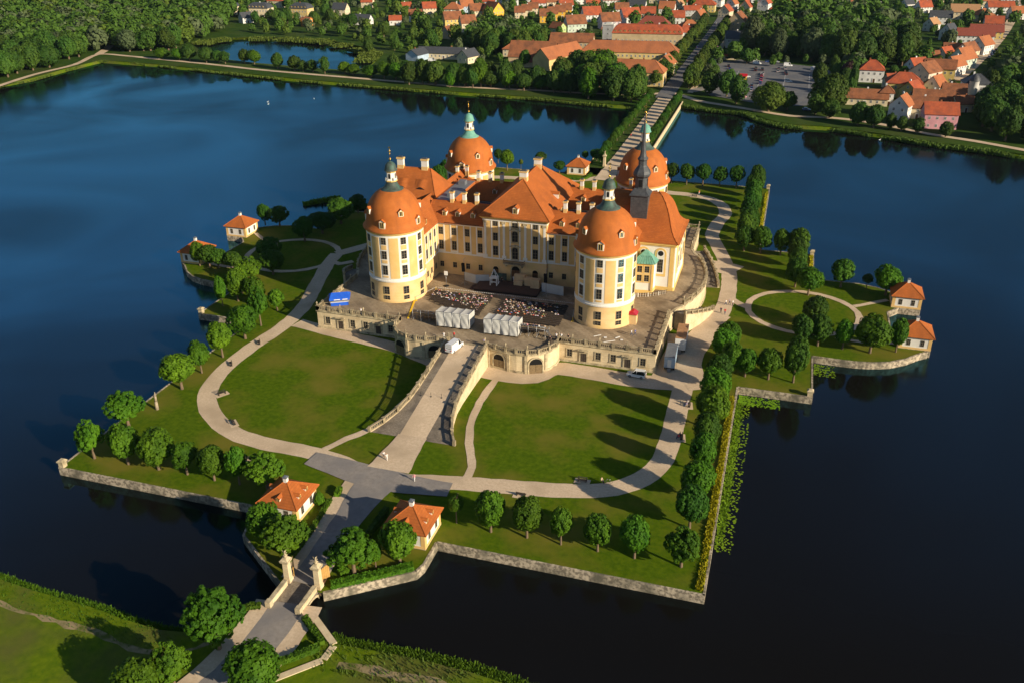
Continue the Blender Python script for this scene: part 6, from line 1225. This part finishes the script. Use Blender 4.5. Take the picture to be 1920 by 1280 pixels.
# audience on bench rows before the stage
tops = ['c_white']*8+['c_black']*12+['c_grey']*4+['c_red']*3+['c_blue']*3+['c_navy']*4+['c_pink']*4+['c_green']*2+['c_beige']*4+['c_grey']*3+['c_orange']*2+['c_lilac']*3
seat_me = {}
def bench_row(x0,x1,y,label):
    L = round(x1-x0,1)
    if L not in seat_me:
        mb = MB().box(0,L,-.22,.22,.42,.47,0); mb.box(0,L,-.24,-.20,.60,.92,0)
        k = 0.
        while k<=L: mb.box(k-.03,k+.03,-.2,.2,0,.42,1); k += 1.6
        seat_me[L] = mb.mesh('seat_row',['wood_dark','iron'])
    tag(put('seat_row',seat_me[L],None,(x0,y,ZT)),label,'seat row','audience seat rows on the terrace')
for side,x0,x1 in (('left',-18.5,-2.2),('right',1.6,18.2)):
    for r in range(12):
        y = 10.2-r*1.02; a0 = x0+(r*.12+max(0,r-5)*1.7 if side=='left' else 0); bench_row(a0,x1+(r*.05 if side=='right' else 0),y,f"{ORD[r]} seat row from the stage in the {side} audience block")
        nx = int((x1-a0)/.58)
        for i in range(nx):
            u = i/nx; occ = (.66 if r<6 else .5 if r<9 else .10)
            if side=='left' and r>3 and u<.25+.06*(r-4): occ *= .08
            if side=='right' and u>.72+.05*math.sin(r): occ *= .5 if r<6 else .12
            if random.random()>occ: continue
            tp = random.choice(tops); person(a0+.3+i*.58+random.uniform(-.06,.06),y+.02,ZT,PI+random.uniform(-.25,.25),'sit',tp,random.choice(('jeans','trouser','c_grey','c_beige')),random.choice(('hair_d','hair_d','hair_l','c_grey')),f"seated spectator in {TOPN[tp]} top in the {side} audience block",f"spectators in {TOPN[tp]} in the {side} block",1.0)
# stage with wings, set pieces and sound towers
stage = thing('stage','dark low stage platform before the castle door','stage'); MB().box(-9.0,8.6,14.4,21.6,ZT+.35,ZT+.75).build('floor','stage_floor',stage); MB().box(-8.9,8.5,14.5,21.5,ZT,ZT+.349).build('skirt','black',stage)
for k in range(3): MB().box(-9.6-k*.35,-9.27-k*.35,15,17.5,ZT,ZT+.6-k*.2).build('step','stage_floor',stage)
def wall_panel(P, h, label, mat='screen_wall', t=.12, back=True):
    th = thing('stage_wall',label,'stage wall')
    for a,b in zip(P[:-1],P[1:]):
        a,b = Vector(a),Vector(b); d = (b-a).normalized(); n_ = Vector((-d.y,d.x))*t
        MB().add([(a.x,a.y,ZT),(b.x,b.y,ZT),(b.x+n_.x,b.y+n_.y,ZT),(a.x+n_.x,a.y+n_.y,ZT),(a.x,a.y,ZT+h),(b.x,b.y,ZT+h),(b.x+n_.x,b.y+n_.y,ZT+h),(a.x+n_.x,a.y+n_.y,ZT+h)],[(0,1,5,4),(1,2,6,5),(2,3,7,6),(3,0,4,7),(4,5,6,7)]).build('panel',mat,th)
    return th
wall_panel([(-13.6,20.4),(-10.0,19.2),(-6.4,20.2)],2.5,'pale screen wall left of the stage'); wall_panel([(8.8,18.6),(15.0,17.6)],2.6,'pale screen wall right of the stage')
wall_panel([(-6.2,21.8),(-2.0,21.9)],2.6,'dark green screen behind the white stage tower','copper_dark')
wb = thing('stage_set','stepped plywood boxes on the stage','stage set'); MB().box(.6,3.6,20.4,21.4,ZT+.75,ZT+3.3).build('crate','plywood',wb); MB().box(3.7,5.6,19.6,21.0,ZT+.75,ZT+2.9).build('crate','plywood',wb); MB().box(5.7,8.1,18.4,20.2,ZT+.75,ZT+3.1).build('crate','plywood',wb); MB().box(.8,3.2,19.2,20.3,ZT+.75,ZT+1.9).build('crate','plywood',wb)
pt = thing('set_tower','white timber tower with pointed frame on the stage','stage set'); mb = MB()
for x in (-5.2,-3.4):
    for y in (17.4,18.8): mb.box(x-.12,x+.12,y-.12,y+.12,ZT+.75,ZT+2.8)
mb.box(-5.4,-3.2,17.2,19.0,ZT+2.8,ZT+3.0); mb.box(-5.3,-3.3,17.28,17.36,ZT+1.7,ZT+1.95); mb.tube((-3.4,17.4,ZT+.8),(-2.5,17.2,ZT+2.2),.08,.08,4)
for x in (-5.2,-3.4):
    for y in (17.4,18.8): mb.tube((x,y,ZT+3.0),(-4.3,18.1,ZT+5.2),.09,.07,4)
mb.build('timber_frame','cloth_white',pt)
def sound_tower(x,y,label):
    t = thing('sound_tower',label,'loudspeaker'); mb = MB().tube((x,y,ZT),(x,y,ZT+7.5),.09,.07,6)
    for a in range(4): mb.tube((x,y,ZT+.9),(x+1.0*math.cos(a*PI/2+.4),y+1.0*math.sin(a*PI/2+.4),ZT+.05),.05,.05,4)
    mb.tube((x,y,ZT+7.4),(x+.5,y-.1,ZT+7.9),.06,.06,4); mb.build('mast','steel',t)
    for k in range(5): MB().obox(x-.05,y-.5-.05*k*k*.3,.38,.3,ZT+4.0+k*.5,ZT+4.46+k*.5).build('speaker_box','black',t)
sound_tower(-12.6,17.6,'black line-array loudspeaker on a mast left of the stage'); sound_tower(10.6,16.4,'black line-array loudspeaker on a mast right of the stage')
lt = thing('sign_pole','pole with white sign left of the stage','sign'); mb = MB().tube((-17.0,15.2,ZT),(-17.0,15.2,ZT+3.2),.06,.06,6,0); mb.lathe([(.8,ZT+.02),(.8,ZT+.12),(.2,ZT+.2)],10,-17,15.2,1); mb.build('pole',('steel','iron'),lt); MB().box(-17.45,-16.55,15.1,15.3,ZT+3.2,ZT+4.3).build('board','cloth_white',lt)  # white board on a pole, carries no lamp
# covered stands at the back of the audience
def tent(x0, y0, label):
    t = thing('tent',label,'tent',(x0,y0,ZT),R(1.5),'grey covered stands'); W,D,H_ = 8.4,4.4,4.2; n = 4; bw = W/n
    for k in range(n):
        mb = MB(); nu,nv = 12,10; rs = np.random.default_rng(abs(int(x0*10))+k+90); fx,ph = rs.uniform(-.5,.5),rs.uniform(0,6)
        def fp(u,v):     # front curtain, tied in at the bottom with slanting folds
            x = k*bw+bw*u; z = .5+(H_-.5)*v; y = -.12*math.sin(PI*u)*(1-v)*1.5+.06*math.sin((u*9+v*4*fx*3)+ph)*(1-v)*(.4+.6*abs(u-.5)*2)+.04*math.sin(v*9+u*7+ph)
            return (x+(.5-u)*.18*math.sin(PI*v),y,z)
        V = [fp(i/nu,j/nv) for j in range(nv+1) for i in range(nu+1)]; F = [(j*(nu+1)+i,j*(nu+1)+i+1,(j+1)*(nu+1)+i+1,(j+1)*(nu+1)+i) for j in range(nv) for i in range(nu)]
        mb.add(V,F,0,True)
        m_ = 6; V = []
        for j in range(m_+1):
            for i in range(m_+1):
                u,v = i/m_,j/m_; V.append((k*bw+bw*u,D*v,H_-.55*v-.16*math.sin(PI*u)+.07*math.sin(PI*v)))
        mb.add(V,[(j*(m_+1)+i,j*(m_+1)+i+1,(j+1)*(m_+1)+i+1,(j+1)*(m_+1)+i) for j in range(m_) for i in range(m_)],0,True)
        mb.build('fabric_bay','fabric_grey',t)
    fr = MB()
    for k in range(n+1):
        fr.tube((k*bw,.05,0),(k*bw,.05,H_),.05,.05,5); fr.tube((k*bw,D,0),(k*bw,D,H_-.55),.05,.05,5); fr.tube((k*bw,.02,H_+.02),(k*bw,D,H_-.52),.06,.06,5); fr.tube((k*bw,-.02,.4),(k*bw,-.02,H_),.06,.06,5)
    fr.tube((0,0,H_),(W,0,H_),.05,.05,5); fr.box(0,W,.2,D,.3,.5); fr.build('frame','steel',t)
    sd = MB().add([(0,.02,.4),(0,D,.4),(0,D,H_-.6),(0,.02,H_)],[(0,1,2,3)]).add([(W,.02,.4),(W,D,.4),(W,D,H_-.6),(W,.02,H_)],[(0,3,2,1)]); sd.build('side_curtain','fabric_grey',t)
tent(-10.3,-9.2,'left grey canvas covered stand above the ramp'); tent(2.2,-9.8,'right grey canvas covered stand above the ramp')
def scaffold(x0,x1,y0,y1,label,n=5):
    t = thing('spectator_stand',label,'stand'); mb = MB(); fr = MB()
    for k in range(n):
        z = ZT+.6+.38*(n-1-k); ya = y0+(y1-y0)*k/n; mb.box(x0,x1,ya,ya+(y1-y0)/n-.02,z,z+.1,0); mb.box(x0,x1,ya+.1,ya+.4,z+.42,z+.48,1)
    mb.build('tiers',('wood_dark','wood'),t); x = x0
    while x<=x1+.01:
        for y in (y0,(y0+y1)/2,y1): fr.tube((x,y,ZT),(x,y,ZT+3.2 if y==y0 else ZT+1.5),.05,.05,5)
        fr.tube((x,y0,ZT+.2),(x,y1,ZT+1.6),.04,.04,4); x += (x1-x0)/3
    fr.tube((x0,y0,ZT+3.2),(x1,y0,ZT+3.2),.05,.05,5); fr.tube((x0,y0,ZT+2.6),(x1,y0,ZT+2.6),.04,.04,5); fr.build('frame','steel',t)
    for k in range(5): MB().box(x1+.1+k*.28,x1+.36+k*.28,y0+.5,y0+1.7,ZT+2.0-k*.42,ZT+2.06-k*.42).build('stair_tread','steel',t)
    return t
scaffold(10.9,17.0,-8.6,-4.6,'scaffold spectator stand right of the grey canvas stands')
for i in range(16):
    tp = random.choice(tops); person(11.2+i*.36,-6.3-.8*(i%2),ZT+1.55+.38*(i%2),PI,'sit',tp,'jeans','hair_d',f"spectator in {TOPN[tp]} top seated on the scaffold stand",'spectators on the scaffold stand')
scaffold(-17.2,-10.9,-7.6,-4.4,'dark scaffold stand left of the grey canvas stands',4)
fe = thing('tape_barrier','yellow and white tape barrier round the audience area','barrier'); mb = MB()
FP = [(-21.2,4.0),(-18.6,11.6),(19.6,11.6),(21.0,3.2)]
for a,b in zip(FP[:-1],FP[1:]):
    n_ = int(math.hypot(b[0]-a[0],b[1]-a[1])/.5)
    for k in range(n_):
        u,v = k/n_,(k+.55)/n_; mb.tube((a[0]+(b[0]-a[0])*u,a[1]+(b[1]-a[1])*u,ZT+1.0),(a[0]+(b[0]-a[0])*v,a[1]+(b[1]-a[1])*v,ZT+1.0),.06,.06,4,0)
mb.build('tape','cloth_white',fe); mb = MB()
for p in FP: mb.tube((*p,ZT),(*p,ZT+1.1),.06,.06,5); mb.obox(*p,.3,.3,ZT,ZT+.06)
mb.build('post','yellow_tape',fe)
yc = MB(); yc.add([(x,y,z) for z in (ZT+.01,ZT+.14) for x,y in ((-22.2,5.6),(-21.75,5.6),(-18.7,-6.8),(-19.15,-6.8))],[(4,5,6,7),(0,3,7,4),(1,5,6,2),(3,2,6,7),(0,4,5,1)])
tag(yc.build('cable_ramp','yellow_tape'),'yellow cable ramp across the left terrace','cable ramp')
# blue awning stall on the left terrace corner
bs = thing('blue_stall','bright blue awning stall on the left terrace corner','stall',(-39.6,-3.2,ZT),R(28)); bs.scale = (.86,.86,.86); mb = MB()
mb.add([(-3,-2.2,2.5),(3,-2.2,2.5),(3.4,2.2,2.6),(-3,2.2,2.6),(-2.2,0,3.7),(2.4,0,3.7)],[(0,1,5,4),(1,2,5),(2,3,4,5),(3,0,4)]); mb.add([(-3,-2.2,2.5),(3,-2.2,2.5),(3,-2.25,2.0),(-3,-2.25,2.0)],[(3,2,1,0)]); mb.add([(3,-2.2,2.5),(3.4,2.2,2.6),(3.45,2.2,2.1),(3.05,-2.2,2.0)],[(0,1,2,3)]); mb.build('awning','fabric_blue',bs)
mb = MB().box(-2.6,2.6,-1.6,-1.0,.0,1.1,0).box(-2.7,2.7,-1.7,-.9,1.1,1.18,1); mb.build('counter',('fabric_blue','cloth_white'),bs); mb = MB()
for x in (-2.8,2.8):
    for y in (-2.,2.): mb.tube((x,y,0),(x,y,2.6),.05,.05,5)
mb.build('pole','steel',bs)
MB().box(-1.6,.2,-2.27,-2.26,2.12,2.38).box(.9,2.4,-2.27,-2.26,2.12,2.38).build('print','cloth_white',bs)
# loose white boards and chairs before the right tower
for i,(x,y,r,L_,W_) in enumerate(((30.6,-3.4,.4,.7,.5),(33.4,-2.6,.9,1.4,.3),(34.6,-3.6,.2,.6,.5),(31.8,-5.2,.6,3.2,.15),(28.6,-3.0,.7,2.0,.12))):
    tag(MB().obox(0,0,L_/2,W_/2,.02,.10).build('board','cloth_white',None,(x,y,ZT),r),f"{ORD[i]} of the loose white pieces lying before the right tower",'board','white pieces on the right terrace')
# walkers and sitters
walk = [(-2.5,-58.4,0,.3,'walk','c_white','c_beige','hair_l','left of the two people in white walking at the ramp foot'),(-1.6,-58.9,0,.3,'walk','c_white','c_white','hair_d','right of the two people in white walking at the ramp foot'),(6.3,-63.8,0,.1,'walk','c_pink','c_white','hair_l','lone walker in pink and white on the asphalt junction'),
 (56.0,34.6,0,1.2,'walk','c_white','jeans','hair_d','leftmost of the three walkers in pale tops on the right path'),(56.9,35.2,0,1.2,'walk','c_lilac','jeans','hair_d','middle walker of the three on the right path'),(57.8,34.8,0,1.2,'stand','c_white','trouser','hair_l','rightmost of the three walkers on the right path'),(55.2,29.2,0,2.9,'walk','c_navy','trouser','hair_d','left of the two dark-clothed walkers on the right path'),(56.3,28.6,0,2.9,'walk','c_red','jeans','hair_d','right of the two dark-clothed walkers on the right path'),
 (38.0,131.6,0,.5,'stand','c_orange','c_white','hair_l','person in orange top on the path behind the right tower'),(37.2,-.4,ZT,1.4,'walk','c_blue','jeans','hair_d','person in bright blue on the right terrace'),(36.4,-.9,ZT,1.4,'walk','c_white','jeans','hair_d','person in white beside the blue one on the right terrace'),
 (18.6,-9.6,ZT,0,'stand','c_black','trouser','hair_d','person in black behind the terrace balustrade at the right bulge'),(19.6,-7.6,ZT,0,'stand','c_white','jeans','hair_d','left person in white standing behind the right terrace balustrade'),(20.8,-7.4,ZT,0,'stand','c_white','trouser','hair_l','right person in white standing behind the right terrace balustrade'),(22.5,-7.5,ZT,0,'stand','c_black','trouser','hair_d','dark-clothed person behind the right terrace balustrade'),
 (-6.3,-14.6,ZT,0,'stand','c_white','c_white','hair_d','person in white by the left terrace balustrade near the ramp'),(-4.0,-13.8,ZT,0,'stand','c_red','trouser','hair_d','person in red at the top of the ramp'),(-31.4,-7.6,ZT,0,'stand','c_white','c_white','hair_l','person in white behind the left terrace balustrade'),(4.0,-15.0,ZT-.1,0,'stand','c_lilac','jeans','hair_d','person at the top right of the ramp'),
 (-2.6,19.6,ZT+.76,0,'stand','c_black','trouser','hair_d','performer in black on the stage'),(.2,21.3,ZT+.76,0,'stand','c_white','c_white','hair_d','performer in white at the castle door'),(-1.5,210,.06,0,'walk','c_red','trouser','hair_d','left walker on the rear causeway'),(.4,222,.06,0,'walk','c_navy','jeans','hair_d','second walker farther along the rear causeway'),(1.4,223,.06,0,'walk','c_pink','jeans','hair_d','third walker farther along the rear causeway'),(-84.5,41,0,0,'stand','c_white','c_pink','hair_l','person in white on the left lobe by the inlet')]
for x,y,z,r_,pose,tp,lg,hr,lab in walk: person(x,y,z+.04,r_,pose,tp,lg,hr,lab,'people out walking')
# benches on gravel pads
bm = MB()
for k in range(3): bm.box(-.9,.9,-.25+k*.17,-.11+k*.17,.42,.46,0)
for k in range(2): bm.box(-.9,.9,.27,.31,.60+k*.2,.75+k*.2,0)
for x in (-.75,.75): bm.box(x-.05,x+.05,-.25,.3,0,.42,1); bm.box(x-.05,x+.05,.25,.32,.42,.98,1)
bme = None
def bench(x,y,rot,label,side=1.):
    t = thing('bench',label,'bench',(x,y,.03),rot,'garden benches')
    for k in range(3): put('seat_slat',SL1,t,(0,-.18+k*.17,.44))
    for k in range(2): put('back_slat',SL1,t,(0,.29,.66+k*.2))
    for s in (-1,1): put('leg',LG1,t,(s*.75,0,0))
    MB().box(-1.5,1.5,-.8,.9,-.028,.012).build('gravel_pad','gravel',t)
SL1 = MB().box(-.95,.95,-.07,.07,-.02,.02).mesh('slat',['wood_dark']); LG1 = MB().box(-.05,.05,-.25,.3,0,.42).box(-.05,.05,.25,.31,.42,.95).mesh('leg',['iron'])
for x,y,r_,l in ((-48.0,-45.4,1.0,'bench inside the bend of the left ring path'),(-38.6,-55.4,2.4,'bench inside the lower bend of the left ring path'),(-53.6,-20.8,-.9,'bench by the left ring path near the clump of trees'),(-54.0,-32.6,-.9,'bench by the left ring path facing the dead stump'),(27.1,-62.4,PI,'bench on a pale pad below the front right path'),(37.0,-54.9,0.,'bench above the front right path'),(52.9,-21.0,-1.4,'bench with people under the right row of trees, farther one'),(53.0,-34.4,-1.4,'bench with people under the right row of trees, nearer one'),(-28.4,-66.2,PI,'bench below the front left path'),(36.6,129.0,PI,'bench on the path behind the right rear tower'),(92.0,33.2,-1.5,'bench on the right circle path')): bench(x,y,r_,l)
for i,(x,y) in enumerate(((52.6,-20.5),(52.5,-21.5),(52.7,-34.0),(52.6,-34.9))): person(x,y,.03,-1.4,'sit',('c_white','c_lilac','c_navy','c_red')[i],'jeans','hair_d',('person in white sitting on the farther bench by the right path','person in lilac sitting on the farther bench by the right path','person in navy sitting on the nearer bench by the right path','person in red sitting on the nearer bench by the right path')[i],'people sitting on benches')
person(40.6,-54.2,.03,1.2,'sit','c_beige','trouser','hair_d','person seated beside a bicycle on the front right path','people sitting on benches')
def bicycle(x,y,rot,label):
    t = thing('bicycle',label,'bicycle',(x,y,.05),rot)
    for s in (-.52,.52):
        w_ = MB(); n_ = 14
        for k in range(n_): a0,a1 = 2*PI*k/n_,2*PI*(k+1)/n_; w_.tube((s+.33*math.cos(a0),0,.33+.33*math.sin(a0)),(s+.33*math.cos(a1),0,.33+.33*math.sin(a1)),.022,.022,4)
        w_.build('wheel','rubber',t)
    MB().tube((-.52,0,.33),(-.15,0,.85),.02,.02,4).tube((-.15,0,.85),(.4,0,.88),.02,.02,4).tube((.4,0,.88),(.52,0,.33),.02,.02,4).tube((-.05,0,.3),(.4,0,.8),.02,.02,4).tube((-.52,0,.33),(-.05,0,.3),.02,.02,4).build('frame','steel',t)
    MB().box(-.28,-.02,-.07,.07,.93,.99).build('saddle','rubber',t); MB().tube((.4,-.28,1.02),(.4,.28,1.02),.02,.02,4).tube((.4,0,.88),(.4,0,1.02),.02,.02,4).build('handlebar','iron',t)
bicycle(41.8,-54.0,.2,'bicycle on the front right path')
# statues on the terrace balustrades (stone figures)
def statue(x,y,z,rot,label,s=.6):
    o = tag(put('statue',STAT,None,(x,y,z),rot,(s*1.15,s*1.15,s)),label,'statue','stone putti on the terrace balustrade'); return o
sb_ = BODY['stand'].copy(); sb_.name = 'statue'
for i in range(len(sb_.materials)): sb_.materials[i] = M['stone_trim']
STAT = sb_
names = ['right bulge','left bulge','right front','left front','right side','left side','right curve','left curve','right rear side','left rear side','right back','left back']
for gi,P in enumerate(posts_all[:10]):
    for i,p in enumerate(P):
        if i%2==(0 if gi in (2,3) else 1) or gi>3 and i%3: continue
        statue(p[0],p[1],p[2],random.uniform(0,6),f"{ORD[min(i,19)]} stone figure post along the {names[gi]} balustrade of the terrace")
# chain posts on the ramp
for i,x in enumerate((-3.4,-1.1,1.3,3.6)):
    mb = MB().lathe([(.22,0),(.22,.05),(.05,.1),(.045,.95),(.08,1.0)],8,0,0); tag(mb.build('rope_post','iron',None,(x,-36.6+.15*i,rz(-36.6)+.04)),f"{ORD[i]} dark rope post from left across the ramp",'post','rope posts across the ramp')
# birds
def swan(x,y,rot,label,z=ZW):
    mb = MB(); mb.lathe([(.02,-.45),(.16,-.35),(.24,-.1),(.22,.15),(.1,.4),(.02,.5)],8,0,0); b_ = [(v[2],v[1],max(v[0]*.8+.1,-.02)) for v in mb.v]; mb.v = b_
    mb.tube((.38,0,.18),(.5,0,.45),.07,.05,6); mb.tube((.5,0,.45),(.46,0,.66),.05,.045,6); mb.tube((.46,0,.66),(.66,0,.64),.06,.03,6,0); mb.tube((.64,0,.64),(.76,0,.6),.03,.01,5,1)
    return tag(mb.build('swan',('swan_white','swan_orange'),None,(x,y,z),rot),label,'swan','swans on the lake')
swan(-208.8,242.9,.4,'upper of the two swans close together on the left lake'); swan(-205.5,238.0,1.2,'lower of the two swans close together on the left lake'); swan(-188.0,257.2,2.2,'single swan right of the swan pair on the left lake'); swan(106.9,241.9,.3,'single swan off the far right shore')
# booths and banner by the car park
def booth(x,y,L_,W_,h,wall,roof,label,rot=0):
    t = thing('booth',label,'booth',(x,y,0),R(rot),'booths by the car park'); MB().box(-L_/2,L_/2,-W_/2,W_/2,-.1,h).build('wall',wall,t)
    mb = MB().add([(-L_/2-.5,-W_/2-.8,h-.2),(L_/2+.5,-W_/2-.8,h-.2),(L_/2+.5,W_/2+.5,h),(-L_/2-.5,W_/2+.5,h),(-L_/2,0,h+1.0),(L_/2,0,h+1.0)],[(0,1,5,4),(1,2,5),(2,3,4,5),(3,0,4)]); mb.build('roof',roof,t); MB().box(-L_*.35,L_*.35,-W_/2-.05,-W_/2,1.0,2.0).build('hatch','glass',t)
booth(23.9,436,8,4,2.6,'h_cream','tile_red','snack booth with red awning at the corner of the avenue'); booth(37.5,365,4,3,2.6,'h_amber','car_red','orange stall with red roof in the car park'); booth(39.2,440,5,3.5,2.8,'h_white','h_orange','white booth with orange roof at the back of the car park')
booth(38.6,308.6,1.6,1.6,1.8,'h_amber','h_amber','small yellow booth by the lakeside road'); booth(42.1,306.6,1.6,1.6,1.8,'h_white','h_pink','small white booth by the lakeside road')
bn = thing('banner','tall pink banner flag at the avenue corner','banner',(14.6,442,0)); MB().tube((0,0,0),(0,0,7.5),.08,.06,6).build('pole','steel',bn); MB().box(.1,1.7,-.03,.03,1.5,7.3).build('cloth','h_pink',bn)

# single out look-alike trees by their place from the left
def renumber(name):
    L_ = {}
    for o in col.objects:
        if o.parent is None and o.get('category')=='tree' and o.get('label')==name: L_.setdefault(name,[]).append(o)
    for v in L_.values():
        v.sort(key=lambda o:(o.location-campos).dot(_r)/(o.location-campos).dot(_fw))
        for i,o in enumerate(v): o['label'] = ORD[min(i,len(ORD)-1)]+' '+name+', counted from left'
for nm in ('green tree standing alone by the village houses','green roadside tree on the causeway between pond and lake','lakeside tree below the brown barn roof'): renumber(nm)
for nm in ('left','right'):
    v = [o for o in col.objects if o.get('label')=='olive-green street tree in the %s row of the village avenue'%nm]; v.sort(key=lambda o:o.location.y)
    for i,o in enumerate(v): o['label'] = ORD[i]+' olive-green tree from the lake in the %s row of the village avenue'%nm

# ---------------------------------------------------------------- light haze over the whole place
hz = bpy.data.materials.new('haze'); hz.use_nodes = True; nt = hz.node_tree; nt.nodes.remove(nt.nodes["Principled BSDF"])
pv = nt.nodes.new('ShaderNodeVolumePrincipled'); pv.inputs['Color'].default_value = (.55,.75,1.0,1); pv.inputs['Density'].default_value = .00002; pv.inputs['Anisotropy'].default_value = .2
nt.links.new(pv.outputs[0],nt.nodes["Material Output"].inputs['Volume'])
M['haze'] = hz
tag(MB().box(-4100,4100,-1600,7100,-4.,104.).build('haze','haze'),'thin pale evening haze over lake and village','haze',kind='stuff')
scene.cycles.volume_bounces = 0
